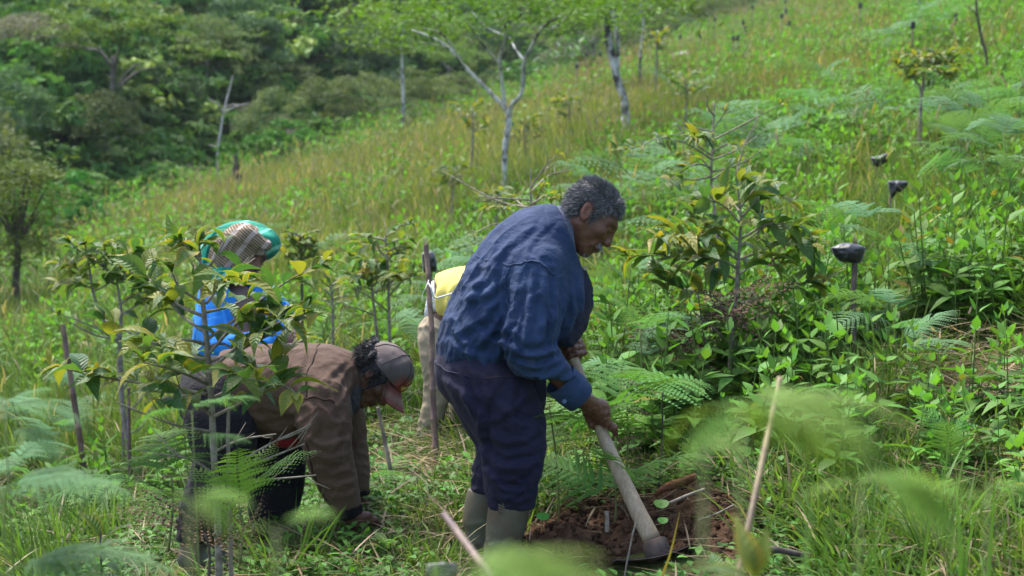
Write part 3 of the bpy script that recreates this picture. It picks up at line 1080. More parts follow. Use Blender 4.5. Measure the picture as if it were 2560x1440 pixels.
    # yoke and armhole seams
    sm = [seam([p(1268, 668, -0.20), p(1310, 652, -0.26), p(1352, 656, -0.27), p(1392, 690, -0.25)], 0.0035, np.zeros(3), jk[0], 30),
          seam([p(1268, 668, -0.22), p(1262, 720, -0.22), p(1266, 800, -0.25), p(1262, 860, -0.25)], 0.0035, np.zeros(3), jk[0], 30),
          seam([p(1205, 652, 0.0), p(1235, 662, -0.12), p(1268, 668, -0.2)], 0.003, np.zeros(3), jk[0], 24)]
    part('seam', root, join(sm), M_JK, holder=jo)
    # collar: a standing band, higher behind
    t = np.linspace(0, 2 * np.pi, 40)
    rows = []
    fwd = unit(img(62, 155))
    up = unit(img(0.93, -0.37))
    for hgt, rad in ((-0.045, 0.98), (0.010, 0.96), (0.036, 1.0), (0.040, 1.07), (0.008, 1.12), (-0.050, 1.20)):
        q = p(1413, 607) + np.outer(np.cos(t) * 0.116 * rad, fwd) + np.outer(np.sin(t) * 0.080 * rad, FWD)
        rows.append(q + np.outer(hgt * (0.75 - 0.55 * np.cos(t)), up))
    R = np.array(rows)
    R = R + 0.004 * vnoise(R.reshape(-1, 3) * 35, 5).reshape(R.shape[0], -1)[..., None]
    nr, nc = R.shape[:2]
    i = np.arange(nr - 1)[:, None] * nc + np.arange(nc - 1)[None]
    Qc = np.stack([i, i + 1, i + nc + 1, i + nc], -1).reshape(-1, 4)
    M_CO = cloth_mat('faded_collar', (0.075, 0.095, 0.16), (0.14, 0.155, 0.20), 0.9, 0.4, 30, 50)
    part('collar', root, (R.reshape(-1, 3), Qc, None, None), M_CO)
    # front placket with press studs, flap of the dark lining hanging below the belly
    f = Field(p(1390, 1060, -0.16) - 0.16, p(1420, 640, 0.1) + 0.12, 0.007)
    f.chain([p(1440, 690, -0.055), p(1434, 760, -0.085), p(1412, 840, -0.10)], [0.032, 0.040, 0.038], 0.03, VIEW, 0.55, m=8)
    g = garment(f, [(p(1445, 760, -0.1), 0.14, img(0, 1), 0.03, 0.007)], 51)
    part('placket', root, g, M_DK)
    f = Field(p(1330, 1060, -0.2) - 0.14, p(1350, 880, 0.06) + 0.12, 0.007)
    f.chain([p(1318, 905, -0.02), p(1328, 960, -0.06), p(1336, 1020, -0.07)], [0.075, 0.062, 0.040], 0.02, img(1, 0), 0.62, m=8)
    g = garment(f, [(p(1330, 990, -0.1), 0.12, img(0.1, 1), 0.028, 0.009)], 52)
    part('hanging_lining', root, g, M_DK)
    for bx, by, dz in ((1446, 757, -0.118), (1463, 671, -0.085)):
        part('button', root, join([ring(p(bx, by, dz), -FWD, 0.0055, 0.002), disc(p(bx, by, dz), -FWD, 0.005, 0.002)]), M_BUTTON)
    # cuff with its button
    e2 = wax
    n1 = unit(np.cross(e2, FWD))
    n2 = np.cross(e2, n1)
    rows = []
    for k, (o_, r_) in enumerate(((-0.085, 0.060), (-0.03, 0.061), (0.012, 0.058), (0.016, 0.054), (0.010, 0.050), (-0.03, 0.046))):
        tt = np.linspace(0, 2 * np.pi, 33)
        q = (wr1 + img(0.004, 0.003)) + e2 * o_ + np.outer(np.cos(tt) * r_, n1) + np.outer(np.sin(tt) * r_ * 0.9, n2)
        q = q + 0.006 * vnoise(q * 28, 8)[:, None] * n1
        rows.append(q)
    R = np.array(rows)
    nr, nc = R.shape[:2]
    i = np.arange(nr - 1)[:, None] * nc + np.arange(nc - 1)[None]
    cu = part('cuff', root, (R.reshape(-1, 3), np.stack([i, i + 1, i + nc + 1, i + nc], -1).reshape(-1, 4), None, None), M_JK)
    part('button', root, join([disc(p(1411, 1004, -0.225), -FWD + img(-.2, .3), 0.0078, 0.004), ring(p(1411, 1004, -0.228), -FWD + img(-.2, .3), 0.0055, 0.0016)]), plain_mat('blue_button', (0.10, 0.15, 0.28), None, 10, 0.4, 0), holder=cu)
    # hair: a close scalp shell with cropped strands, moustache, stubble
    def zline(x):
        return np.interp(x, [-0.12, -0.06, -0.028, -0.005, 0.014, 0.026, 0.036, 0.06, 0.085], [-0.062, -0.058, -0.030, -0.018, -0.036, -0.026, 0.034, 0.060, 0.070])
    def zone(L):
        return (L[:, 2] > zline(L[:, 0]) + 0.004 * vnoise(L * 120, 1)) & ~((np.abs(L[:, 1]) > 0.076) & (L[:, 2] < 0.036) & (L[:, 0] < 0.004) & (L[:, 0] > -0.04))
    f = Field((-0.14, -0.11, -0.10), (0.13, 0.11, 0.15), 0.0042)
    f.ell((-0.018, 0, 0.037), (0.1005, 0.0825, 0.0925), 0.0)
    f.ell((-0.030, 0, -0.015), (0.066, 0.070, 0.055), 0.03)
    V, Q = f.mesh()
    V = V + vnormals(V, Q) * (0.002 * vnoise(V * 50, 7) + 0.0008 * vnoise(V * 160, 8))[:, None]
    keep = zone(V)
    Qk = Q[keep[Q].all(1)]
    sc_ = np.tile(np.array([0.022, 0.022, 0.027]), (len(V), 1)) * (1 + 0.5 * vnoise(V * 220, 4))[:, None]
    shell = (tow(V), Qk, None, np.clip(sc_, 0, 1))
    def flow(L):
        v = np.stack([-(L[:, 0] - 0.00) * 0 + np.where(L[:, 0] > 0.03, 0.6, -0.5), L[:, 1] * 5, np.where(L[:, 2] > 0.08, 0.1, -1.0)], -1)
        v[:, :2] += 0.35 * np.stack([vnoise(L * 40, 2), vnoise(L * 40, 3)], -1)
        return v / (np.linalg.norm(v, axis=1)[:, None] + 1e-6)
    WV = tow(V)
    hs = [hair_from_shell(WV, Q, tol, tow, zone, 15000, 0.014, 0.0006, flow, 5, (0.020, 0.020, 0.025), (0.12, 0.12, 0.13), 0.16),
          hair_from_shell(WV, Q, tol, tow, lambda L: zone(L), 5200, 0.015, 0.0006, flow, 8, (0.16, 0.16, 0.17), (0.34, 0.34, 0.35), 0.18)]
    part('hair', root, join([shell] + hs), M_HAIR)
    hv, hq = head[0], head[1]
    mz = lambda L: (L[:, 0] > 0.080) & (np.abs(L[:, 1]) < 0.028) & (L[:, 2] < -0.046) & (L[:, 2] > -0.061)
    def mflow(L):
        return unit(np.array([0.25, 0, -0.8])) + np.stack([0 * L[:, 0], np.sign(L[:, 1]) * 0.6, 0 * L[:, 0]], -1)
    mo = hair_from_shell(hv, hq, tol, tow, mz, 900, 0.0075, 0.0008, mflow, 15, (0.14, 0.135, 0.13), (0.42, 0.41, 0.40), 0.2)
    part('moustache', root, mo, M_HAIR)
    cz = lambda L: (L[:, 0] > 0.05) & (np.abs(L[:, 1]) < 0.03) & (L[:, 2] < -0.098) & (L[:, 2] > -0.122)
    part('chin_stubble', root, hair_from_shell(hv, hq, tol, tow, cz, 260, 0.005, 0.0006, mflow, 17, (0.15, 0.14, 0.13), (0.45, 0.44, 0.42), 0.8), M_HAIR)
    return ha, hb

def hoe(ha, hb):
    root = thing('hoe', 'long handled digging hoe gripped by the man in the blue jacket', 'hoe', hb)
    d = unit(hb - ha)
    side = unit(np.cross(d, FWD))
    pts = [ha - d * 0.02] + [ha + (hb - ha) * t + side * (-0.014 * math.sin(math.pi * t)) for t in (0.0, 0.2, 0.4, 0.6, 0.8, 0.96)]
    m, n, o = newmat('worn_ash_wood')
    b = nd(n, 'ShaderNodeBsdfPrincipled', Roughness=0.6)
    b.inputs['Specular IOR Level'].default_value = 0.3
    g1 = noise_node(n, 6, 5, 0.7, scl=(14, 14, 2.0))
    g2 = noise_node(n, 4, 4, 0.6)
    c = mixc(n, maprange(n, g1.outputs[0], 0.3, 0.7), (0.215, 0.155, 0.098), (0.37, 0.295, 0.205))
    c = mixc(n, maprange(n, g2.outputs[0], 0.42, 0.68, 0, 0.55), c, (0.15, 0.095, 0.055))
    n.links.new(c, b.inputs['Base Color'])
    n.links.new(bump(n, g1.outputs[0], 0.4, 0.003), b.inputs['Normal'])
    n.links.new(b.outputs[0], o.inputs[0])
    part('handle', root, tube(pts, [0.016, 0.0195, 0.0200, 0.0215, 0.024, 0.028, 0.031], 16, 40, True, 0.05, 3), m)
    M_IRON = plain_mat('rusty_iron', (0.11, 0.075, 0.06), (0.05, 0.042, 0.04), 30, 0.75, 0.6, 70, 0.003, 0.3, 0.3)
    e = hb
    part('socket', root, tube([e - d * 0.028, e - d * 0.024, e + d * 0.030, e + d * 0.036], [0.037, 0.043, 0.045, 0.040], 20), M_IRON)
    # the pan blade: a curved plate across the socket, its cutting edge in the soil
    c0 = e + d * 0.030
    wv = unit(img(230, -44, 60))
    lv = unit(unit(hb - CAM) + np.array([-0.05, 0, -0.10]))
    nv = np.cross(wv, lv)
    U = np.linspace(-1, 1, 15)
    Wd = np.linspace(-0.35, 1, 9)
    uu, vv = np.meshgrid(U, Wd)
    half = 0.165 * (1 - 0.10 * np.abs(vv) ** 2) * np.sqrt(np.clip(1.02 - 0.55 * np.clip(-vv, 0, 1), 0, 1))
    g = c0 + (uu * half)[..., None] * wv + (vv * 0.15)[..., None] * lv + (0.022 * uu ** 2 + 0.01 * vv ** 2)[..., None] * nv
    top, bot = g + 0.0025 * nv, g - 0.0025 * nv
    r, c_ = uu.shape
    Vv = np.concatenate([top.reshape(-1, 3), bot.reshape(-1, 3)])
    i = np.arange(r - 1)[:, None] * c_ + np.arange(c_ - 1)[None]
    Qt = np.stack([i, i + 1, i + c_ + 1, i + c_], -1).reshape(-1, 4)
    k = r * c_
    rim = list(range(c_)) + [j * c_ + c_ - 1 for j in range(1, r)] + [(r - 1) * c_ + j for j in range(c_ - 2, -1, -1)] + [j * c_ for j in range(r - 2, 0, -1)]
    Qr = [[rim[j], rim[(j + 1) % len(rim)], rim[(j + 1) % len(rim)] + k, rim[j] + k] for j in range(len(rim))]
    part('blade', root, (Vv, np.concatenate([Qt, Qt[:, ::-1] + k, np.array(Qr)]), None, None), M_IRON, smooth=False)

# ------------------------------------------------------------------ man in the brown jacket and cap, planting
def planting_man():
    D0 = 5.4
    def p(px, py, dz=0.0):
        return P(px, py, D0 + dz)
    skin = (0.085, 0.037, 0.024)
    base = ground_at(600, D0)
    root = thing('person', 'man in a brown jacket and faded cap stooping to plant a seedling in the grass', 'person', base)
    Fv, Uv = img(0.52, 0.855, -0.12), img(0.855, -0.52, 0.0)
    tow, tol = head_frame(p(941, 939, -0.02), Fv, Uv)
    head = head_geo(tow, tol, p(858, 962, 0.0), skin)
    wr1, wr2 = p(874, 1278, -0.15), p(893, 1232, 0.16)
    hand1 = open_hand(wr1, img(0.45, 0.85, 0.12), img(-0.5, -0.1, -0.85), skin, 0.75, -1.0)
    hand2 = open_hand(wr2, img(0.25, 0.95, -0.15), img(0.45, -0.2, 0.8), skin, 0.6, 1.0)
    body = limb_geo([
        ([p(525, 990), p(640, 975), p(760, 960), p(835, 955), p(880, 955)], [0.11, 0.11, 0.12, 0.09, 0.055], VIEW, 1.4),
        ([p(810, 985, -0.17), p(815, 1110, -0.2), wr1], [0.055, 0.045, 0.029], None, 1),
        ([p(840, 985, 0.17), p(868, 1110, 0.2), wr2], [0.055, 0.045, 0.029], None, 1),
        ([p(540, 1010, -0.09), p(560, 1180, -0.13), p(490, 1340, -0.12)], [0.09, 0.06, 0.04], None, 1),
        ([p(545, 1010, 0.09), p(690, 1165, 0.1), p(672, 1320, 0.1)], [0.09, 0.06, 0.04], None, 1)], skin)
    part('body', root, join([head, hand1, hand2, body]), M_SKIN)
    # trousers
    M_TR = cloth_mat('black_trousers', (0.008, 0.008, 0.011), (0.018, 0.017, 0.022), 0.9, 0.3)
    f = Field(p(420, 1380, -0.35) - 0.02, p(790, 880, 0.35) + 0.06, 0.0095)
    f.ell(p(535, 985), (0.155, 0.17, 0.145), 0.0)
    f.chain([p(545, 1000, -0.09), p(560, 1090, -0.13), p(552, 1180, -0.14), p(515, 1270, -0.13), p(490, 1345, -0.12)], [0.13, 0.115, 0.095, 0.085, 0.075], 0.03, m=12)
    f.chain([p(560, 1005, 0.09), p(640, 1085, 0.10), p(690, 1150, 0.10), p(690, 1220, 0.10), p(680, 1275, 0.10)], [0.125, 0.115, 0.10, 0.095, 0.09], 0.03, m=12)
    tr = garment(f, [(p(560, 1100, -0.2), 0.2, img(0.7, 0.5), 0.05, 0.010), (p(690, 1180, 0), 0.14, img(0.9, 0.3), 0.045, 0.012), (p(510, 1280, -0.2), 0.14, img(0.9, 0.2), 0.04, 0.012)], 61)
    part('trousers', root, tr, M_TR)
    for s, tx, ty in ((-1, 492, 1325), (1, 676, 1262)):
        dz = 0.12 * s if s < 0 else 0.10
        gp = ground_at(tx, D0 + dz)
        gy = 720 + (-((gp - CAM) @ UPV)) / ((gp - CAM) @ FWD) * FPX - 4
        gy = max(gy, ty + 80)
        f = Field(p(tx - 110, gy + 20, dz - 0.1) - 0.03, p(tx + 140, ty - 30, dz + 0.1) + 0.05, 0.008)
        f.chain([p(tx, ty, dz), p(tx - 6, gy - 40, dz)], [0.062, 0.052], 0.02)
        f.chain([p(tx - 18, gy - 26, dz), p(tx + 45, gy - 24, dz), p(tx + 85, gy - 18, dz)], [0.044, 0.042, 0.032], 0.025)
        f.halfspace_cut(p(tx, gy, dz), img(0, 1))
        part('boot', root, garment(f, [], 3), M_BOOT)
    # jacket
    f = Field(p(480, 1330, -0.36) - 0.02, p(960, 850, 0.36) + 0.05, 0.0078)
    f.chain([p(566, 975), p(640, 968), p(720, 965), p(790, 962), p(838, 950), p(862, 945)], [0.140, 0.142, 0.145, 0.142, 0.115, 0.085], 0.04, VIEW, 1.25, m=12)
    f.ell(p(800, 985, -0.14), (0.10, 0.10, 0.10), 0.05)
    f.ell(p(832, 985, 0.15), (0.10, 0.10, 0.10), 0.05)
    f.chain([p(806, 1000, -0.165), p(812, 1060, -0.185), p(818, 1120, -0.20), p(842, 1200, -0.175), p(868, 1262, -0.155)], [0.098, 0.098, 0.086, 0.072, 0.052], 0.012, m=14)
    f.chain([p(842, 1000, 0.165), p(858, 1060, 0.19), p(868, 1120, 0.2), p(882, 1180, 0.17), p(892, 1218, 0.16)], [0.092, 0.085, 0.076, 0.064, 0.052], 0.012, m=12)
    f.chain([p(660, 1040, 0), p(720, 1060, 0), p(770, 1050, 0)], [0.07, 0.055, 0.06], 0.05, VIEW, 1.9)
    f.cone(p(866, 950), p(920, 940), 0.062, 0.075, 0.01, op='cut')
    f.halfspace_cut(p(556, 975), img(-1, 0.05), 0.012)
    sp = [(p(815, 1090, -0.28), 0.15, img(0.85, -0.5), 0.046, 0.012), (p(800, 1000, -0.24), 0.15, img(0.35, 0.95), 0.045, 0.011),
          (p(845, 1190, -0.24), 0.11, img(0.9, -0.3), 0.032, 0.010), (p(880, 940, -0.1), 0.14, img(0.5, 0.85), 0.035, 0.009),
          (p(700, 980, -0.15), 0.26, img(0.6, 0.7), 0.065, 0.010), (p(600, 960, -0.1), 0.2, img(0.2, 1), 0.05, 0.009),
          (p(720, 1050, -0.12), 0.16, img(0.95, 0.25), 0.04, 0.010), (p(880, 1130, 0.15), 0.16, img(0.9, -0.3), 0.04, 0.010)]
    sp = [(c_, R_, d_, w_, a_ * 0.55) for c_, R_, d_, w_, a_ in sp]
    jk = garment(f, sp, 71)
    L = [([(885, 905), (860, 935), (840, 985)], .010, .011), ([(868, 900), (835, 925), (805, 955)], .009, .011), ([(880, 930), (872, 965), (850, 1010)], .010, .010), ([(772, 1000), (790, 1050), (800, 1110)], .012, .012), ([(868, 1030), (845, 1080), (835, 1140)], .012, .012),
         ([(760, 1085), (810, 1110), (872, 1098)], .014, .011), ([(770, 1125), (820, 1145), (878, 1128)], .013, .010), ([(790, 1165), (835, 1180), (885, 1160)], .011, .009), ([(805, 1205), (850, 1212), (895, 1192)], .010, .009), ([(828, 1238), (865, 1240), (895, 1222)], .007, .008),
         ([(760, 890), (740, 940), (745, 1000)], .009, .013), ([(700, 885), (690, 940), (715, 1010)], .007, .014), ([(640, 890), (620, 950), (650, 1030)], .008, .014), ([(600, 900), (590, 960), (610, 1020)], .007, .013), ([(765, 1010), (700, 1040), (630, 1050)], .010, .012), ([(768, 1040), (720, 1070), (660, 1075)], .010, .010)]
    L = [(q, a_ * 0.62, w_) for q, a_, w_ in L]
    jk = (creases(jk[0], jk[1], D0, L, 5), jk[1], None, None)
    M_BR = cloth_mat('brown_canvas', (0.070, 0.041, 0.028), (0.105, 0.066, 0.047), 0.85, 0.25, 4, 18)
    jo = part('jacket', root, jk, M_BR)
    M_BRD = cloth_mat('brown_seam', (0.03, 0.018, 0.012), (0.04, 0.025, 0.018), 0.9, 0.2)
    sm = [seam([p(802, 880, 0.02), p(782, 910, -0.14), p(772, 950, -0.2), p(772, 1000, -0.24)], 0.003, -FWD * 0.002, jk[0], 26),
          seam([p(738, 1000, -0.24), p(770, 990, -0.27), p(800, 990, -0.28), p(838, 1005, -0.26)], 0.003, -FWD * 0.002, jk[0], 26),
          seam([p(765, 1095, -0.27), p(772, 1140, -0.27), p(800, 1220, -0.22), p(832, 1262, -0.2)], 0.004, -FWD * 0.002, jk[0], 26)]
    part('seam', root, join(sm), M_BRD, holder=jo)
    M_RIB = plain_mat('black_rib_knit', (0.008, 0.008, 0.009), (0.016, 0.015, 0.015), 60, 0.95, 0.6, 120, 0.004, 0.1)
    for wr, fr in ((wr1, p(842, 1200, -0.175)), (wr2, p(882, 1180, 0.17))):
        dx = unit(wr - fr)
        part('cuff', root, tube([wr - dx * 0.045, wr - dx * 0.035, wr + dx * 0.015, wr + dx * 0.022], [0.046, 0.053, 0.048, 0.034], 18, 10, True, 0.05, 4), M_RIB)
    t = np.linspace(0, 2 * np.pi, 36)
    rows = []
    fwd = unit(img(0.42, 0.91))
    up = unit(img(0.91, -0.42))
    for hgt, rad in ((-0.03, 1.10), (0.015, 1.0), (0.036, 1.05), (0.036, 1.13), (0.01, 1.18), (-0.04, 1.34)):
        q = p(862, 950) + np.outer(np.cos(t) * 0.082 * rad, fwd) + np.outer(np.sin(t) * 0.080 * rad, FWD) + np.outer(hgt * (1 - 0.2 * np.cos(t)), up)
        rows.append(q + 0.005 * vnoise(q * 40, 2)[:, None])
    R = np.array(rows)
    nr, nc = R.shape[:2]
    i = np.arange(nr - 1)[:, None] * nc + np.arange(nc - 1)[None]
    part('collar', root, (R.reshape(-1, 3), np.stack([i, i + 1, i + nc + 1, i + nc], -1).reshape(-1, 4), None, None), M_BR)
    f = Field(p(880, 1060, -0.12) - 0.12, p(880, 960, 0.1) + 0.10, 0.007)
    f.chain([p(885, 975, -0.09), p(872, 1010, -0.10), p(850, 1050, -0.10)], [0.028, 0.030, 0.022], 0.02, VIEW, 0.6, m=6)
    part('collar_lining', root, garment(f, [(p(875, 1010, -0.1), 0.1, img(0.3, 1), 0.02, 0.005)], 5), cloth_mat('grey_lining', (0.03, 0.03, 0.032), (0.05, 0.05, 0.052)))
    f = Field(p(690, 1100, -0.14) - 0.16, p(700, 1070, 0.1) + 0.12, 0.008)
    f.chain([p(735, 1098, -0.05), p(700, 1100, -0.06)], [0.035, 0.03], 0.02, VIEW, 1.4)
    part('shirt_hem', root, garment(f, [], 5), cloth_mat('red_shirt', (0.22, 0.012, 0.02), (0.16, 0.01, 0.02)))
    # cap
    f = Field((-0.15, -0.12, -0.02), (0.14, 0.12, 0.18), 0.0042)
    f.ell((-0.006, 0, 0.040), (0.107, 0.086, 0.098), 0.0)
    f.ell((0.030, 0, 0.075), (0.060, 0.062, 0.052), 0.04)
    f.halfspace_cut((0.02, 0, 0.034), (0.16, 0, -1.0), 0.004)
    f.ell((-0.008, 0, 0.034), (0.101, 0.081, 0.088), 0.003, op='cut')
    V, Q = f.mesh()
    V = relax(V, Q, 2, 0.5)
    N = vnormals(V, Q)
    V = V + N * (0.0018 * vnoise(V * 45, 3))[:, None]
    x, y, z = V.T
    fr = smooth01((x - 0.050) / 0.05) * smooth01((0.125 - z) / 0.05)
    cgrey = np.array([0.100, 0.084, 0.080])
    cl = cgrey * (1 + 0.25 * fbm(V * 18, 3, 4))[:, None]
    cl *= (0.55 + 0.45 * smooth01((z - 0.06 + 0.03 * (x < 0)) / 0.07))[:, None] ** 0.0
    back = smooth01((-x + 0.02) / 0.06)[:, None]
    cl = cl * (1 - 0.55 * back) + np.array([0.20, 0.155, 0.145]) * 0.55 * back
    cl = cl * (1 - fr[:, None]) + fr[:, None] * np.array([0.30, 0.045, 0.035]) * (1 + 0.35 * vnoise(V * 50, 6))[:, None]
    M_CAP = plain_mat('faded_cap_cloth', (1, 1, 1), (0.8, 0.8, 0.8), 30, 0.9, 0.35, 260, 0.002, 0.15, attr=True)
    cap = part('cap', root, (tow(V), Q, None, np.clip(cl, 0, 1)), M_CAP)
    # brim
    U = np.linspace(-1, 1, 15)
    T_ = np.linspace(0, 1, 9)
    uu, tt = np.meshgrid(U, T_)
    yb = uu * 0.074 * (1 - 0.10 * tt ** 2)
    xb0 = 0.096 * np.sqrt(np.clip(1 - (uu * 0.074 / 0.088) ** 2, 0, 1))
    xb = xb0 + tt * 0.078 * np.sqrt(np.clip(1 - 0.72 * uu ** 2, 0, 1)) 
    zb = 0.048 - 0.022 * uu ** 2 - 0.030 * tt - 0.016 * tt * uu ** 2
    g = np.stack([xb, yb, zb], -1)
    top, bot = g + np.array([0, 0, 0.0022]), g - np.array([0, 0, 0.0022])
    r, c_ = uu.shape
    Vv = np.concatenate([top.reshape(-1, 3), bot.reshape(-1, 3)])
    i = np.arange(r - 1)[:, None] * c_ + np.arange(c_ - 1)[None]
    Qt = np.stack([i, i + 1, i + c_ + 1, i + c_], -1).reshape(-1, 4)
    k = r * c_
    rim = list(range(c_)) + [j * c_ + c_ - 1 for j in range(1, r)] + [(r - 1) * c_ + j for j in range(c_ - 2, -1, -1)] + [j * c_ for j in range(r - 2, 0, -1)]
    Qr = np.array([[rim[j], rim[(j + 1) % len(rim)], rim[(j + 1) % len(rim)] + k, rim[j] + k] for j in range(len(rim))])
    bx = np.tile(np.array([0.20, 0.062, 0.055]), (2 * k, 1)) * (1 + 0.3 * vnoise(Vv * 30, 4))[:, None]
    band = np.exp(-((np.concatenate([tt.ravel()] * 2) - 0.55) / 0.22) ** 2)[:, None]
    bx = bx * (1 - 0.6 * band) + np.array([0.30, 0.23, 0.20]) * 0.6 * band
    part('brim', root, (tow(Vv), np.concatenate([Qt, Qt[:, ::-1] + k, Qr]), None, bx), M_CAP, holder=cap)
    # panel seams, top button, strap, emblem
    def on_cap(th, ph):
        d = np.array([math.cos(ph) * math.cos(th), math.cos(ph) * math.sin(th), math.sin(ph)])
        return np.array([-0.004, 0, 0.044]) + d * np.array([0.1085, 0.0875, 0.099])
    V_c = V
    def cap_seam(pts):
        q = []
        for a in pts:
            kk = np.argmin(((V_c - a) ** 2).sum(1))
            q.append(V_c[kk] * 1.0 + 0.001 * unit(V_c[kk] - np.array([0, 0, 0.04])))
        return tube(tow(np.array(q)), 0.0014, 4)
    M_SEAM = plain_mat('cap_stitching', (0.02, 0.016, 0.018), None, 10, 0.9, 0)
    ss = [cap_seam([on_cap(th, ph) for ph in np.linspace(0.02, 1.5, 16)]) for th in (-0.62, -1.65, -2.5, 0.62, 1.65, 2.5)]
    part('panel_seam', root, join(ss), M_SEAM, holder=cap)
    part('cap_button', root, tube(tow(np.array([[0.0, 0, 0.138], [0.0, 0, 0.147]])), [0.008, 0.006], 10), M_SEAM, holder=cap)
    M_EM = plain_mat('yellow_print', (0.42, 0.38, 0.10), None, 10, 0.7, 0)
    def patch(pts, wd):
        q, wv = [], []
        for a in pts:
            kk = np.argmin(((V_c - a) ** 2).sum(1))
            q.append(V_c[kk] + 0.002 * unit(V_c[kk] - np.array([0, 0, 0.04])))
        q = np.array(q)
        nrm = unit(q.mean(0) - np.array([0, 0, 0.05]))
        tg = unit(q[-1] - q[0])
        sd_ = np.cross(nrm, tg)
        return strip(tow(q), wd, tow(sd_) - tow(np.zeros(3)))
    sw = patch([on_cap(-0.50 + 0.42 * t_, 0.16 + 0.34 * t_ ** 1.6) for t_ in np.linspace(0, 1, 9)], [0.004, 0.009, 0.011, 0.010, 0.008, 0.006, 0.0045, 0.003, 0.001])
    st = [patch([on_cap(-0.40 + 0.13 * j, 0.40 + 0.09 * j), on_cap(-0.36 + 0.13 * j, 0.50 + 0.09 * j), on_cap(-0.32 + 0.13 * j, 0.60 + 0.09 * j)], [0.002, 0.002, 0.002]) for j in range(4)]
    part('emblem', root, join([sw] + st), M_EM, holder=cap)
    sp_ = [tow(np.array([0.045, -0.083, 0.030])), tow(np.array([0.035, -0.074, -0.02])), tow(np.array([0.025, -0.060, -0.07])), tow(np.array([0.020, -0.030, -0.105])), tow(np.array([0.018, 0.0, -0.112]))]
    part('chin_strap', root, tube(sp_, 0.0032, 6, 14), plain_mat('navy_cord', (0.01, 0.012, 0.03), None, 10, 0.8, 0.2), holder=cap)
    # hair bulging out behind, under the cap
    f = Field((-0.18, -0.12, -0.10), (0.08, 0.12, 0.12), 0.0045)
    f.ell((-0.072, 0, 0.012), (0.052, 0.076, 0.060), 0.0)
    f.ell((-0.106, 0, 0.050), (0.022, 0.05, 0.026), 0.02)
    for s in (-1, 1):
        f.ell((-0.035, s * 0.066, 0.015), (0.055, 0.022, 0.040), 0.03)
        f.ell((0.022, s * 0.070, 0.012), (0.022, 0.011, 0.034), 0.015)
    V, Q = f.mesh()
    V = V + vnormals(V, Q) * (0.008 * vnoise(V * 48, 7) + 0.004 * vnoise(V * 110, 8))[:, None]
    shell = (tow(V), Q, None, np.array([0.008, 0.008, 0.010]))
    def flow(L):
        v = np.stack([-0.6 + 0 * L[:, 0], L[:, 1] * 4, -0.8 + 0 * L[:, 2]], -1) + 0.7 * np.stack([vnoise(L * 45, 2), vnoise(L * 45, 3), vnoise(L * 45, 5)], -1)
        return v / (np.linalg.norm(v, axis=1)[:, None] + 1e-6)
    hs = hair_from_shell(tow(V), Q, tol, tow, lambda L: L[:, 0] > -1, 5500, 0.022, 0.0011, flow, 25, (0.006, 0.006, 0.008), (0.030, 0.028, 0.030), 0.12, 3, 0.3)
    hg = hair_from_shell(tow(V), Q, tol, tow, lambda L: L[:, 0] > -0.06, 500, 0.024, 0.0009, flow, 28, (0.06, 0.055, 0.05), (0.12, 0.11, 0.10), 0.15, 3, 0.4)
    part('hair', root, join([shell, hs, hg]), M_HAIR)

# ------------------------------------------------------------------ woman with a headcloth, standing behind the coffee bush
def scarf_mat(name, stripes):
    m, n, o = newmat(name)
    b = nd(n, 'ShaderNodeBsdfPrincipled', Roughness=0.85)
    b.inputs['Specular IOR Level'].default_value = 0.2
    uv = nd(n, 'ShaderNodeAttribute', attribute_name='col')
    sp = n.nodes.new('ShaderNodeSeparateColor')
    n.links.new(uv.outputs['Color'], sp.inputs[0])
    def lines(sock, freq, width):
        k = nd(n, 'ShaderNodeMath', operation='MULTIPLY')
        n.links.new(sock, k.inputs[0])
        k.inputs[1].default_value = freq
        fr = nd(n, 'ShaderNodeMath', operation='FRACT')
        n.links.new(k.outputs[0], fr.inputs[0])
        lt = nd(n, 'ShaderNodeMath', operation='LESS_THAN')
        n.links.new(fr.outputs[0], lt.inputs[0])
        lt.inputs[1].default_value = width
        return lt.outputs[0]
    if stripes:
        nz = noise_node(n, 14, 3)
        c = mixc(n, nz.outputs[0], (0.075, 0.052, 0.026), (0.15, 0.11, 0.055))
        c = mixc(n, lines(sp.outputs[0], 16, 0.16), c, (0.42, 0.34, 0.32))
        k2 = lines(sp.outputs[1], 2.6, 0.26)
        kk = nd(n, 'ShaderNodeMath', operation='MULTIPLY')
        n.links.new(k2, kk.inputs[0])
        kk.inputs[1].default_value = 0.75
        c = mixc(n, kk.outputs[0], c, (0.38, 0.31, 0.29))
    else:
        nz = noise_node(n, 9, 4)
        c = mixc(n, maprange(n, nz.outputs[0], 0.35, 0.65), (0.008, 0.135, 0.088), (0.02, 0.24, 0.16))
        c = mixc(n, lines(sp.outputs[0], 3.2, 0.16), c, (0.16, 0.42, 0.34))
    n.links.new(c, b.inputs['Base Color'])
    bz = noise_node(n, 30, 4, 0.6, dist=0.8)
    n.links.new(bump(n, bz.outputs[0], 0.4, 0.012), b.inputs['Normal'])
    n.links.new(b.outputs[0], o.inputs[0])
    return m

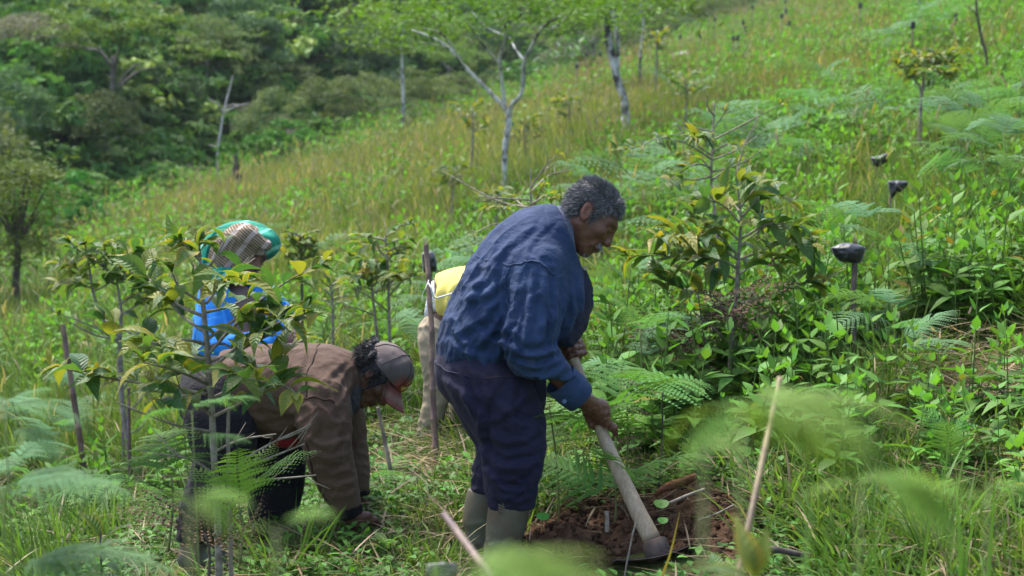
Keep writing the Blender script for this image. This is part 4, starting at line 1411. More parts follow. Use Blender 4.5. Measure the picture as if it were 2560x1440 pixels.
def woman():
    D0 = 6.9
    def p(px, py, dz=0.0):
        return P(px, py, D0 + dz)
    skin = (0.150, 0.072, 0.058)
    base = ground_at(610, D0)
    root = thing('person', 'woman in a bright blue jacket with a green and brown striped headcloth', 'person', base)
    Fv, Uv = img(0.86, 0.34, -0.50), img(0.36, -0.92, -0.1)
    k = 0.93
    hc = p(612, 640, -0.01)
    tow, tol = head_frame(hc, Fv, Uv)
    head = head_geo(tow, tol, p(592, 735, 0.02), skin, True, 0.0042)
    wr1, wr2 = p(690, 845, -0.22), p(715, 830, -0.05)
    hand1 = open_hand(wr1, img(0.9, 0.25, 0.1), img(0.1, -0.3, -1), skin, 0.8, 1.0, 0.0045)
    hand2 = open_hand(wr2, img(0.4, 0.6, -0.5), img(0.5, 0.1, 0.8), skin, 0.8, 1.0, 0.0045)
    body = limb_geo([
        ([p(575, 1010), p(580, 900), p(588, 790), p(592, 735)], [0.12, 0.115, 0.12, 0.06], img(1, 0, -0.6) / np.linalg.norm(img(1, 0, -0.6)), 1.25),
        ([p(540, 735, -0.1), p(560, 850, -0.2), wr1], [0.055, 0.045, 0.03], None, 1),
        ([p(650, 735, 0.1), p(705, 815, 0.1), wr2], [0.055, 0.045, 0.03], None, 1),
        ([p(560, 1010, -0.08), p(575, 1120, -0.12), p(560, 1260, -0.08)], [0.09, 0.06, 0.045], None, 1),
        ([p(590, 1010, 0.08), p(610, 1120, 0.04), p(600, 1250, 0.08)], [0.09, 0.06, 0.045], None, 1)], skin)
    part('body', root, join([head, hand1, hand2, body]), M_SKIN)
    M_BL = cloth_mat('bright_blue_cloth', (0.012, 0.15, 0.50), (0.03, 0.24, 0.64), 0.75, 0.3, 4, 16)
    M_IN = cloth_mat('mauve_shirt', (0.13, 0.085, 0.075), (0.18, 0.12, 0.105), 0.85, 0.3)
    lat = unit(img(0.8, 0, 0.6))
    f = Field(p(470, 960, -0.45) - 0.05, p(770, 640, 0.45) + 0.05, 0.009)
    f.chain([p(572, 940), p(578, 860), p(585, 790), p(590, 745)], [0.15, 0.15, 0.14, 0.095], 0.04, lat, 1.3, m=8)
    f.ell(p(545, 745, -0.09), (0.095, 0.09, 0.09), 0.05)
    f.ell(p(645, 745, 0.09), (0.095, 0.09, 0.09), 0.05)
    f.chain([p(540, 750, -0.11), p(538, 830, -0.18), p(560, 868, -0.24), p(640, 868, -0.26), p(685, 848, -0.23)], [0.088, 0.082, 0.078, 0.066, 0.050], 0.015, m=14)
    f.chain([p(655, 750, 0.1), p(700, 800, 0.1), p(712, 830, 0.06), p(714, 832, -0.03)], [0.085, 0.075, 0.070, 0.055], 0.015, m=10)
    f.cone(p(590, 760, -0.02), p(606, 690, -0.1), 0.06, 0.075, 0.01, op='cut')
    f.cone(p(628, 740, -0.18), p(620, 820, -0.20), 0.028, 0.05, 0.02, op='cut')
    jk = garment(f, [(p(560, 790, -0.2), 0.2, img(0.3, 0.95), 0.05, 0.012), (p(600, 870, -0.3), 0.16, img(0.3, 0.9), 0.035, 0.013), (p(700, 800, 0.0), 0.16, img(0.8, 0.4), 0.045, 0.014), (p(560, 900, -0.1), 0.2, img(0.2, 1), 0.05, 0.012)], 81)
    part('jacket', root, jk, M_BL)
    f = Field(p(520, 960, -0.3) - 0.05, p(720, 700, 0.3) + 0.05, 0.011)
    f.chain([p(580, 930, -0.02), p(596, 840, -0.03), p(604, 770, -0.03)], [0.135, 0.14, 0.10], 0.04, lat, 1.2)
    part('shirt', root, garment(f, [(p(620, 820, -0.15), 0.2, img(0.6, 0.6), 0.05, 0.01)], 82), M_IN)
    f = Field(p(470, 1300, -0.4) - 0.05, p(720, 880, 0.4) + 0.05, 0.012)
    f.ell(p(575, 985), (0.165, 0.15, 0.17), 0.0)
    f.chain([p(562, 1000, -0.08), p(575, 1120, -0.12), p(562, 1230, -0.08)], [0.125, 0.09, 0.07], 0.03)
    f.chain([p(592, 1000, 0.08), p(610, 1120, 0.04), p(602, 1230, 0.08)], [0.125, 0.09, 0.07], 0.03)
    part('trousers', root, garment(f, [(p(575, 1100, -0.1), 0.3, img(0.8, 0.3), 0.05, 0.01)], 83), cloth_mat('grey_trousers', (0.03, 0.03, 0.035), (0.05, 0.05, 0.055)))
    for tx, dz in ((562, -0.08), (602, 0.08)):
        gp = ground_at(tx, D0 + dz)
        gy = 720 - ((gp - CAM) @ UPV) / ((gp - CAM) @ FWD) * FPX
        f = Field(p(tx - 60, gy + 10, dz) - 0.06, p(tx + 100, gy - 120, dz) + 0.06, 0.01)
        f.chain([p(tx, gy - 100, dz), p(tx - 2, gy - 20, dz)], [0.058, 0.045], 0.02)
        f.chain([p(tx - 8, gy - 15, dz), p(tx + 55, gy - 12, dz)], [0.042, 0.034], 0.02)
        f.halfspace_cut(p(tx, gy, dz), img(0, 1))
        part('boot', root, garment(f, [], 3), M_BOOT)
    # headcloth: striped brown band over the brow, green cloth behind and over the shoulder
    def uvcol(V, a, b, sa, sb):
        rel = V - hc
        return np.stack([rel @ unit(a) * sa + 0.5, rel @ unit(b) * sb + 0.5, 0 * V[:, 0]], -1)
    f = Field(hc - 0.26, hc + 0.26, 0.005)
    f.ell(tow((-0.014, 0, 0.050)), (0.128, 0.108, 0.106), 0.0, np.stack([unit(Fv), np.cross(unit(Uv), unit(Fv)), unit(Uv)]))
    f.ell(p(580, 634, -0.085), (0.100, 0.055, 0.120), 0.05, np.stack([unit(img(0.75, 0.65, 0)), unit(img(0, 0, 1)), unit(img(0.65, -0.75, 0))]))
    f.chain([p(575, 610, -0.10), p(620, 588, -0.13), p(668, 612, -0.12)], [0.03, 0.03, 0.022], 0.05)
    fcut = tow((0.090, -0.008, -0.038))
    f.ell(fcut, (0.066, 0.074, 0.078), 0.012, np.stack([unit(Fv), np.cross(unit(Uv), unit(Fv)), unit(Uv)]), op='cut')
    g = garment(f, [(p(600, 600, -0.12), 0.12, img(0.65, 0.6), 0.030, 0.006), (p(560, 640, -0.1), 0.09, img(-0.3, 0.9), 0.026, 0.010), (p(655, 620, -0.13), 0.07, img(0.3, 0.9), 0.016, 0.006)], 91)
    part('headcloth', root, (g[0], g[1], None, uvcol(g[0], img(0.64, -0.76), img(0.76, 0.64), 5.2, 5.0)), scarf_mat('striped_brown_cloth', True))
    f = Field(hc - 0.36, hc + 0.34, 0.0062)
    lt = unit(img(0.2, 0.1, 1.0))
    f.chain([p(523, 705, 0.03), p(534, 655, 0.05), p(550, 612, 0.07), p(586, 585, 0.08), p(630, 578, 0.07), p(668, 592, 0.03)], [0.036, 0.050, 0.058, 0.046, 0.040, 0.032], 0.03, lt, 1.9, m=16)
    f.chain([p(664, 588, -0.02), p(680, 602, -0.03), p(676, 622, -0.02), p(658, 642, 0.02)], [0.030, 0.028, 0.024, 0.014], 0.03, lt, 1.8, m=8)
    f.chain([p(528, 690, -0.02), p(560, 690, -0.12), p(600, 684, -0.13)], [0.036, 0.030, 0.018], 0.04, m=6)
    f.ell(fcut, (0.070, 0.078, 0.080), 0.01, np.stack([unit(Fv), np.cross(unit(Uv), unit(Fv)), unit(Uv)]), op='cut')
    g = garment(f, [(p(550, 620, -0.05), 0.12, img(-0.35, 0.9), 0.035, 0.009), (p(675, 600, -0.05), 0.08, img(0.7, 0.7), 0.03, 0.008), (p(540, 690, -0.08), 0.1, img(0.2, 0.95), 0.03, 0.010)], 92)
    part('headcloth_tail', root, (g[0], g[1], None, uvcol(g[0], img(0.5, 0.86), img(0.86, -0.5), 3.2, 3.0)), scarf_mat('green_cloth', False))
    # the seedling bag she holds is a thing of its own
    return p(706, 862, -0.16)

# ------------------------------------------------------------------ man in the yellow shirt, bending away behind
def yellow_man():
    D0 = 6.8
    def p(px, py, dz=0.0):
        return P(px, py, D0 + dz)
    skin = (0.12, 0.055, 0.035)
    base = ground_at(1080, D0)
    root = thing('person', 'man in a yellow shirt and khaki trousers bent over behind the blue jacket', 'person', base)
    Fv, Uv = img(0.4, 0.9, 0.1), img(0.9, -0.42, 0.0)
    tow, tol = head_frame(p(1370, 800, 0.1), Fv, Uv)
    head = head_geo(tow, tol, p(1318, 790, 0.08), skin, False, 0.005)
    wr1, wr2 = p(1290, 1010, -0.12), p(1310, 1010, 0.25)
    hands = [open_hand(wr, img(0.2, 0.95, 0), img(0, -0.1, s), skin, 0.7, s, 0.005) for wr, s in ((wr1, -1.0), (wr2, 1.0))]
    body = limb_geo([
        ([p(1125, 760), p(1180, 755), p(1250, 770), p(1320, 790)], [0.07, 0.09, 0.11, 0.06], VIEW, 1.3),
        ([p(1265, 790, -0.15), p(1275, 900, -0.18), wr1], [0.055, 0.045, 0.03], None, 1),
        ([p(1275, 790, 0.2), p(1295, 900, 0.26), wr2], [0.055, 0.045, 0.03], None, 1),
        ([p(1105, 800, -0.09), p(1098, 960, -0.11), p(1070, 1130, -0.1)], [0.06, 0.06, 0.04], None, 1),
        ([p(1110, 790, 0.09), p(1150, 950, 0.11), p(1150, 1110, 0.1)], [0.085, 0.06, 0.04], None, 1)], skin)
    part('body', root, join([head] + hands + [body]), M_SKIN)
    M_Y = cloth_mat('yellow_jersey', (0.66, 0.52, 0.10), (0.74, 0.62, 0.17), 0.8, 0.15, 4, 12)
    f = Field(p(1050, 960, -0.4) - 0.05, p(1360, 640, 0.4) + 0.05, 0.009)
    f.chain([p(1104, 750), p(1160, 750), p(1220, 755), p(1270, 768), p(1300, 780)], [0.116, 0.146, 0.155, 0.14, 0.09], 0.04, VIEW, 1.25, m=10)
    f.chain([p(1262, 785, -0.15), p(1275, 880, -0.18)], [0.085, 0.08], 0.03)
    f.chain([p(1275, 785, 0.2), p(1292, 880, 0.25)], [0.085, 0.08], 0.03)
    f.halfspace_cut(p(1096, 752), img(-1, 0.12), 0.01)
    f.cone(p(1300, 785), p(1350, 790), 0.06, 0.07, 0.01, op='cut')
    sy = garment(f, [(p(1120, 770, -0.15), 0.13, img(-0.35, 0.95), 0.042, 0.012), (p(1165, 780, -0.2), 0.12, img(-0.3, 0.95), 0.035, 0.010)], 101)
    so = part('shirt', root, sy, M_Y)
    # the row of dark lettering across the back, where the blue jacket cuts it off
    M_LET = plain_mat('dark_print', (0.03, 0.025, 0.015), None, 10, 0.8, 0)
    lets = []
    Vy = sy[0]
    front = Vy[((Vy - CAM) @ FWD) < D0]
    fpx = 1280 + (front - CAM) @ RGT / ((front - CAM) @ FWD) * FPX
    fpy = 720 - (front - CAM) @ UPV / ((front - CAM) @ FWD) * FPX
    def snap(a, b):
        kk = np.argmin((fpx - a) ** 2 + (fpy - b) ** 2)
        dd = (front[kk] - CAM) @ FWD
        return P(a, b, dd - 0.005)
    glyphs = {'M': [((0, 0), (0, 1)), ((0, 1), (.5, .4)), ((.5, .4), (1, 1)), ((1, 1), (1, 0))], 'U': [((0, 1), (0, 0)), ((0, 0), (.9, 0)), ((.9, 0), (.9, 1))],
              'L': [((0, 1), (0, 0)), ((0, 0), (.8, 0))], 'I': [((.4, 0), (.4, 1))], 'A': [((0, 0), (.5, 1)), ((.5, 1), (1, 0)), ((.25, .45), (.75, .45))]}
    for j, ch in enumerate('MULIA'):
        ox, oy = 1164 + j * 3.4, 698 - j * 3.6
        for (a, b), (c, d) in glyphs[ch]:
            def q(u, v):
                return snap(ox + u * 2.2 + v * 4.0, oy - u * 2.4 - v * -3.0)
            lets.append(tube([q(a, b), q(c, d)], 0.0011, 4))
    part('lettering', root, join(lets), M_LET, holder=so)
    f = Field(p(1040, 1190, -0.4) - 0.05, p(1210, 660, 0.4) + 0.06, 0.009)
    M_K = cloth_mat('khaki_trousers', (0.26, 0.205, 0.135), (0.34, 0.28, 0.195), 0.85, 0.2, 4, 14)
    f.ell(p(1098, 822), (0.088, 0.150, 0.085), 0.0)
    f.chain([p(1090, 832, -0.09), p(1093, 890, -0.11), p(1096, 960, -0.12), p(1078, 1050, -0.11), p(1064, 1125, -0.1)], [0.086, 0.074, 0.058, 0.048, 0.044], 0.03, m=12)
    f.chain([p(1112, 830, 0.09), p(1135, 900, 0.11), p(1152, 960, 0.11), p(1152, 1050, 0.1), p(1150, 1110, 0.1)], [0.086, 0.074, 0.058, 0.048, 0.044], 0.03, m=12)
    tk = garment(f, [(p(1080, 800, -0.2), 0.16, img(0.9, 0.3), 0.04, 0.008), (p(1095, 960, -0.2), 0.12, img(0.9, -0.3), 0.035, 0.009), (p(1070, 1090, -0.15), 0.12, img(0.9, -0.2), 0.03, 0.009)], 102)
    part('trousers', root, tk, M_K)
    f = Field(p(1050, 860, -0.3) - 0.05, p(1150, 660, 0.3) + 0.05, 0.009)
    f.chain([p(1084, 758), p(1108, 752)], [0.098, 0.112], 0.03, VIEW, 1.3)
    f.halfspace_cut(p(1072, 745), img(-1, -0.15), 0.01)
    f.halfspace_cut(p(1104, 765), img(1, -0.25), 0.01)
    part('undershirt', root, garment(f, [(p(1085, 760, -0.15), 0.14, img(0, 1), 0.03, 0.01)], 103), cloth_mat('white_cotton', (0.55, 0.56, 0.60), (0.66, 0.66, 0.68)))
    f = Field(p(1060, 880, -0.3) - 0.05, p(1160, 640, 0.3) + 0.05, 0.008)
    f.chain([p(1094, 754), p(1099, 753)], [0.118, 0.119], 0.02, VIEW, 1.25)
    f.halfspace_cut(p(1091, 745), img(-1, 0.12), 0.006)
    f.halfspace_cut(p(1097, 745), img(1, -0.12), 0.006)
    part('belt', root, garment(f, [], 3), M_BOOT)
    for tx, ty, dz in ((1064, 1125, -0.1), (1150, 1110, 0.1)):
        gp = ground_at(tx, D0 + dz)
        gy = max(720 - ((gp - CAM) @ UPV) / ((gp - CAM) @ FWD) * FPX, ty + 20)
        f = Field(p(tx - 60, gy + 10, dz) - 0.06, p(tx + 110, ty - 40, dz) + 0.06, 0.009)
        f.chain([p(tx, ty, dz), p(tx, gy - 15, dz)], [0.05, 0.045], 0.02)
        f.chain([p(tx - 8, gy - 14, dz), p(tx + 62, gy - 12, dz)], [0.042, 0.034], 0.02)
        f.halfspace_cut(p(tx, gy, dz), img(0, 1))
        part('shoe', root, garment(f, [], 3), plain_mat('muddy_shoe', (0.06, 0.035, 0.02), (0.09, 0.06, 0.04), 20, 0.9))

HA, HB = digging_man()
hoe(HA, HB)
planting_man()
BAG_AT = woman()
yellow_man()
# ------------------------------------------------------------------ ground cover: one object per kind, laid out as points
def scatter(name, label, templates, pts, yaw, tilt, scl, vid, tint, mat):
    """templates: list of (V, Q, T, col); the object's own points carry them"""
    g = join(templates)
    var = np.concatenate([np.full(len(t[0]), i) for i, t in enumerate(templates)])
    n0, n1 = len(g[0]), len(pts)
    V = np.concatenate([g[0], pts])
    z0, z1 = np.zeros(n0), np.zeros((n0, 3))
    rot = np.stack([tilt[:, 0], tilt[:, 1], yaw], -1)
    me = mesh_np(name, V, g[1], g[2], np.concatenate([g[3], np.ones((n1, 3))]), mat, True, {
        'is_pt': ('BOOLEAN', np.concatenate([np.zeros(n0, bool), np.ones(n1, bool)])),
        'var': ('INT', np.concatenate([var, np.full(n1, -1)]).astype(np.int32)),
        'vi': ('INT', np.concatenate([z0, vid]).astype(np.int32)),
        'rot': ('FLOAT_VECTOR', np.concatenate([z1, rot]).astype(np.float32)),
        'scl': ('FLOAT_VECTOR', np.concatenate([z1, scl if scl.ndim == 2 else np.repeat(scl[:, None], 3, 1)]).astype(np.float32)),
        'tint': ('FLOAT_VECTOR', np.concatenate([z1, tint]).astype(np.float32))})
    ng = bpy.data.node_groups.new(name + '_layout', 'GeometryNodeTree')
    ng.interface.new_socket('Geometry', in_out='INPUT', socket_type='NodeSocketGeometry')
    ng.interface.new_socket('Geometry', in_out='OUTPUT', socket_type='NodeSocketGeometry')
    gi, go = ng.nodes.new('NodeGroupInput'), ng.nodes.new('NodeGroupOutput')
    def attr(nm, ty):
        x = ng.nodes.new('GeometryNodeInputNamedAttribute')
        x.data_type = ty
        x.inputs[0].default_value = nm
        return x.outputs[0]
    sep = ng.nodes.new('GeometryNodeSeparateGeometry')
    sep.domain = 'POINT'
    ng.links.new(gi.outputs[0], sep.inputs[0])
    ng.links.new(attr('is_pt', 'BOOLEAN'), sep.inputs[1])
    spl = ng.nodes.new('GeometryNodeSplitToInstances')
    spl.domain = 'POINT'
    ng.links.new(sep.outputs[1], spl.inputs[0])
    ng.links.new(attr('var', 'INT'), spl.inputs['Group ID'])
    iop = ng.nodes.new('GeometryNodeInstanceOnPoints')
    ng.links.new(sep.outputs[0], iop.inputs['Points'])
    ng.links.new(spl.outputs[0], iop.inputs['Instance'])
    iop.inputs['Pick Instance'].default_value = True
    ng.links.new(attr('vi', 'INT'), iop.inputs['Instance Index'])
    e2r = ng.nodes.new('FunctionNodeEulerToRotation')
    ng.links.new(attr('rot', 'FLOAT_VECTOR'), e2r.inputs[0])
    ng.links.new(e2r.outputs[0], iop.inputs['Rotation'])
    ng.links.new(attr('scl', 'FLOAT_VECTOR'), iop.inputs['Scale'])
    ng.links.new(iop.outputs[0], go.inputs[0])
    o = link(name, me)
    md = o.modifiers.new('layout', 'NODES')
    md.node_group = ng
    o['kind'] = 'stuff'
    o['label'] = label
    return o

def wedge(n, d0, d1, power=1.0, margin=0.06, seed=0):
    """n random ground points in the camera's wedge between distances d0 and d1; power<1 crowds them towards d0"""
    r = np.random.default_rng(seed)
    u = r.uniform(0, 1, n)
    D = (d0 ** (1 + power) + u * (d1 ** (1 + power) - d0 ** (1 + power))) ** (1 / (1 + power))
    x = r.uniform(-1, 1, n) * (D * (0.36 + margin) + 1.3)
    return x, D

def visible(x, y, z, m=0.03, top=None):
    rel = np.stack([x, y, z], -1) - CAM
    d = rel @ FWD
    u, v = rel @ RGT / d, rel @ UPV / d
    return (np.abs(u) < 0.36 + m + 1.2 / d) & (v > -0.2025 - m - 0.3 / d) & (v < 0.2025 + m)

def patch_noise(x, y, s, seed):
    p = np.stack([x / s, y / (s * 1.0), 0 * x], -1)
    return fbm(p, 3, seed)

SOIL_C = P(1598, 1345, 4.76)
def in_soil(x, y, k=1.0):
    return ((x - SOIL_C[0]) / (0.46 * k)) ** 2 + ((y - SOIL_C[1] - 0.08) / (0.62 * k)) ** 2 < 1

def grass_clump(n, h0, h1, spread, wd, seed, c0, c1, lean=0.5, straw=0.0, heads=0):
    r = np.random.default_rng(seed)
    gs = []
    for i in range(n):
        a, q = r.uniform(0, 6.28), spread * math.sqrt(r.uniform())
        b = np.array([math.cos(a) * q, math.sin(a) * q, -0.02])
        a2 = a + r.normal() * 0.8
        ln = abs(r.normal()) * lean * 0.6
        d = np.array([math.cos(a2) * ln, math.sin(a2) * ln, 1.0])
        L = r.uniform(h0, h1)
        t = r.uniform()
        c = np.asarray(c0) * (1 - t) + np.asarray(c1) * t
        if r.uniform() < straw:
            c = np.array([0.22, 0.19, 0.11]) * r.uniform(0.7, 1.2)
        k = 5 if L > 0.3 else 4
        g = blade(b, d, L, wd * r.uniform(0.6, 1.3), r.uniform(0.1, 0.9) * lean, k, c, unit(np.array([math.cos(a2 + 1.57 + r.normal() * .7), math.sin(a2 + 1.57 + r.normal() * .7), 0])))
        gs.append(g)
    for i in range(heads):
        a, q = r.uniform(0, 6.28), spread * math.sqrt(r.uniform())
        b = np.array([math.cos(a) * q, math.sin(a) * q, 0])
        d = np.array([r.normal() * 0.15, r.normal() * 0.15, 1.0])
        L = h1 * r.uniform(0.95, 1.35)
        c = np.array([0.16, 0.14, 0.07]) * r.uniform(0.8, 1.3)
        gs.append(blade(b, d, L, wd * 0.35, 0.15, 4, c))
        gs.append(blade(b + unit(d) * L * 0.8, d + np.array([.2, 0, 0]), L * 0.22, wd * 1.1, 0.4, 4, c * 1.25))
    return join(gs)

def simple_leaf(base, d, L, W, up, droop, col, k=4, fold=0.25):
    d = unit(d)
    t = np.linspace(0, 1, k)
    s = unit(np.cross(d, up) + 1e-5)
    u = np.cross(s, d)
    c = np.asarray(base) + np.outer(t * L, d) - np.outer(t ** 2 * L * droop, np.array([0, 0, 1.0]))
    prof = {4: np.array([0.10, 1.0, 0.72, 0.03]), 5: np.array([0.12, 1.0, 0.86, 0.42, 0.02]), 3: np.array([0.1, 1.0, 0.05])}[k]
    return strip(c, W * 0.5 * prof, s, col, fold, u)

def herb_geo(seed, h=0.42, leafL=0.085, n=7, c0=(0.05, 0.15, 0.02), c1=(0.115, 0.24, 0.035), branches=3):
    """soft-leaved herb: opposite pointed leaves up each stem; returns (stems, list of leaves)"""
    r = np.random.default_rng(seed)
    stems, leaves = [], []
    for b in range(branches):
        a = r.uniform(0, 6.28)
        ln = 0.0 if b == 0 else r.uniform(0.25, 0.6)
        hh = h * (1 if b == 0 else r.uniform(0.6, 0.95))
        dr = np.array([math.cos(a) * ln, math.sin(a) * ln, 1.0])
        pts = [np.array([0, 0, -0.03]), dr * hh * 0.5, dr * hh * 0.8 + [0, 0, hh * 0.1], dr * hh * 0.9 + [0, 0, hh * 0.16]]
        sp_ = spline(np.array(pts), 8)
        stems.append(tube(sp_, np.linspace(0.0032, 0.0015, 8), 4, None, False, 0, 0, np.array([0.12, 0.19, 0.05])))
        ph = r.uniform(0, 6.28)
        for i in range(n):
            f = 0.22 + 0.78 * i / (n - 1)
            q = sp_[min(7, int(f * 7))]
            ph += 1.57 + r.normal() * 0.2
            L = leafL * (1.15 - 0.65 * max(0, f - 0.45) / 0.55) * r.uniform(0.8, 1.2)
            for s in (0, math.pi):
                el = 0.15 + 0.9 * max(0, f - 0.6) / 0.4 + r.normal() * 0.15
                d = np.array([math.cos(ph + s) * math.cos(el), math.sin(ph + s) * math.cos(el), math.sin(el)])
                t = np.clip(0.35 * r.uniform() + 0.65 * f, 0, 1)
                c = np.asarray(c0) * (1 - t) + np.asarray(c1) * t
                if r.uniform() < 0.03:
                    c = np.array([0.20, 0.17, 0.03])
                leaves.append(simple_leaf(q + d * 0.012, d, L, L * r.uniform(0.42, 0.56), np.array([0, 0, 1.0]), r.uniform(0.15, 0.5) * (1.2 - f), c, 5, 0.22))
    return join(stems), leaves

def frond_geo(seed, L=0.7, pairs=15, col0=(0.05, 0.13, 0.035), col1=(0.10, 0.20, 0.05), arch=0.55, dead=False, pin=9, young=0.0):
    """bracken frond along +X from the origin, arching down, twice divided"""
    r = np.random.default_rng(seed)
    t = np.linspace(0, 1, 24)
    x = L * t * (1 - 0.12 * t ** 2)
    z = L * arch * (0.55 * t - 0.95 * t ** 2.2)
    y = 0.05 * L * np.sin(t * 2.2 + r.uniform(0, 6))
    rach = np.stack([x, y, z], -1)
    tg = np.gradient(rach, axis=0)
    tg /= np.linalg.norm(tg, axis=1)[:, None]
    gs = [tube(rach, np.linspace(0.0032, 0.0008, 24), 4, None, False, 0, 0, np.array([0.10, 0.15, 0.04]) if not dead else np.array([0.11, 0.07, 0.045]))]
    V, Q, C = [], [], []
    n = 0
    for i in range(pairs):
        f = 0.16 + 0.82 * (i / (pairs - 1)) ** 0.92
        k = min(23, f * 23)
        k0 = int(k)
        b = rach[k0] + (rach[min(k0 + 1, 23)] - rach[k0]) * (k - k0)
        T = tg[k0]
        up = unit(np.cross(T, [0, 1, 0])) * -1
        up = up if up[2] > 0 else -up
        Lp = 0.36 * L * math.sin(math.pi * min(1, 0.30 + 0.70 * f)) ** 0.9 * (1 - 0.25 * f) * r.uniform(0.9, 1.1)
        Lp = max(Lp, 0.02 * L)
        for s in (-1, 1):
            side = np.cross(up, T) * s
            d = unit(side * 0.88 + T * (0.42 + 0.25 * f) + up * r.normal() * 0.08)
            nf = max(3, int(pin * (0.4 + 0.6 * Lp / (0.36 * L))))
            wp = (Lp * 0.085 + 0.003) if not dead else Lp * 0.09 + 0.003
            curl = (0.30 + r.normal() * 0.06) if not dead else 1.1
            for j in range(nf):
                u = (j + 0.6) / nf
                c = b + d * Lp * u - np.array([0, 0, 1.0]) * Lp * curl * u * u
                wj = wp * (1 - 0.86 * u ** 1.3)
                wd = Lp / nf * (0.54 if not dead else 0.24)
                e = unit(np.cross(up, d))
                for q in (-1, 1):
                    e2 = e * q * wj + d * wj * 0.35 - up * wj * (0.18 if not dead else 0.9)
                    base = c
                    V += [base - d * wd, base + e2 * 0.55 - d * wd * 0.9, base + e2, base + e2 * 0.5 + d * wd * 1.0, base + d * wd * 0.6]
                    Q += [[n, n + 1, n + 3, n + 4]]
                    Q += [[n + 1, n + 2, n + 3, n + 3]]
                    m = np.clip(f * 0.6 + u * 0.3 + r.uniform(-0.2, 0.2), 0, 1)
                    cc = np.asarray(col0) * (1 - m) + np.asarray(col1) * m
                    C += [cc] * 5
                    n += 5
    Q = np.array(Q)
    quad = Q[:, 2] != Q[:, 3]
    gs.append((np.array(V), Q[quad], Q[~quad][:, :3], np.array(C)))
    return join(gs)

M_GRASS = foliage_mat('grass_blades', True, 0.5, 0.40, 0.2)
M_HERB_I = foliage_mat('herb_leaves_cover', True, 0.55, 0.38, 0.2)
M_HERB = foliage_mat('herb_leaves', False, 0.55, 0.38, 0.2, 0.28)
M_FERN = foliage_mat('fern_fronds', False, 0.6, 0.38, 0.12, 0.15)
M_SHRUB_I = foliage_mat('understorey_leaves', True, 0.7, 0.30, 0.12)
M_CROWN = foliage_mat('crown_leaves', False, 0.7, 0.30, 0.12, 0.25)
M_CLEAF = coffee_leaf_mat()
M_TWIG = plain_mat('grey_twig_bark', (0.13, 0.105, 0.08), (0.27, 0.24, 0.20), 30, 0.9, 0.6, 120, 0.003, 0.2)
M_DKTWIG = plain_mat('dark_stem_bark', (0.045, 0.035, 0.028), (0.10, 0.085, 0.07), 30, 0.9, 0.6, 120, 0.003, 0.2)

def T3(r, n, base, var=0.2):
    b = np.asarray(base) * (1 + var * r.uniform(-1, 1, (n, 1)))
    return b * (1 + 0.10 * r.uniform(-1, 1, (n, 3)))

def bright_herb_weight(x, y):
    """where soft-leaved herbs stand thick: the slope to the right, patches higher up, the meadow's lower rim"""
    a = patch_noise(x, y, 4.2, 31)
    right = smooth01((x / np.maximum(y, 1) - 0.055) / 0.12) * smooth01((26 - y) / 14)
    rim = smooth01((edge_s(x, y) + 9) / 7) * (x < 3)
    return np.clip(0.85 * right + 0.8 * rim + 0.85 * smooth01((a - 0.02) / 0.35), 0, 1)

def people_clear(x, y):
    ok = np.ones(len(x), bool)
    for cx, cy, rr in ((P(1262, 1400, 4.9)[0], 4.62, 0.26), (P(1222, 1400, 5.0)[0], 4.95, 0.2), (P(560, 1300, 5.4)[0], 5.15, 0.3), (P(680, 1300, 5.4)[0], 5.35, 0.22), (P(905, 1330, 5.3)[0], 5.1, 0.10)):
        ok &= (x - cx) ** 2 + (y - cy) ** 2 > rr ** 2
    return ok

USED = {}
def described(kind, p, marks, limit=9):
    """where a plant stands, said by the landmark next to it"""
    rel = np.asarray(p, float) - CAM
    d = rel @ FWD
    px, py = 1280 + FPX * (rel @ RGT) / d, 720 - FPX * (rel @ UPV) / d
    m = min(marks, key=lambda q: math.hypot(q[0] - px, 1.3 * (q[1] - py)))
    dx, dy = px - m[0], 1.3 * (py - m[1])
    r = math.hypot(dx, dy)
    a = math.degrees(math.atan2(-dy, dx)) % 360
    way = ('right of', 'up and right of', 'up the slope from', 'up and left of', 'left of', 'below and left of', 'below', 'below and right of')[int((a + 22.5) // 45) % 8]
    far = 'just ' if r < 70 else ('' if r < 170 else 'well ')
    return kind + ' ' + far + way + ' ' + m[2]

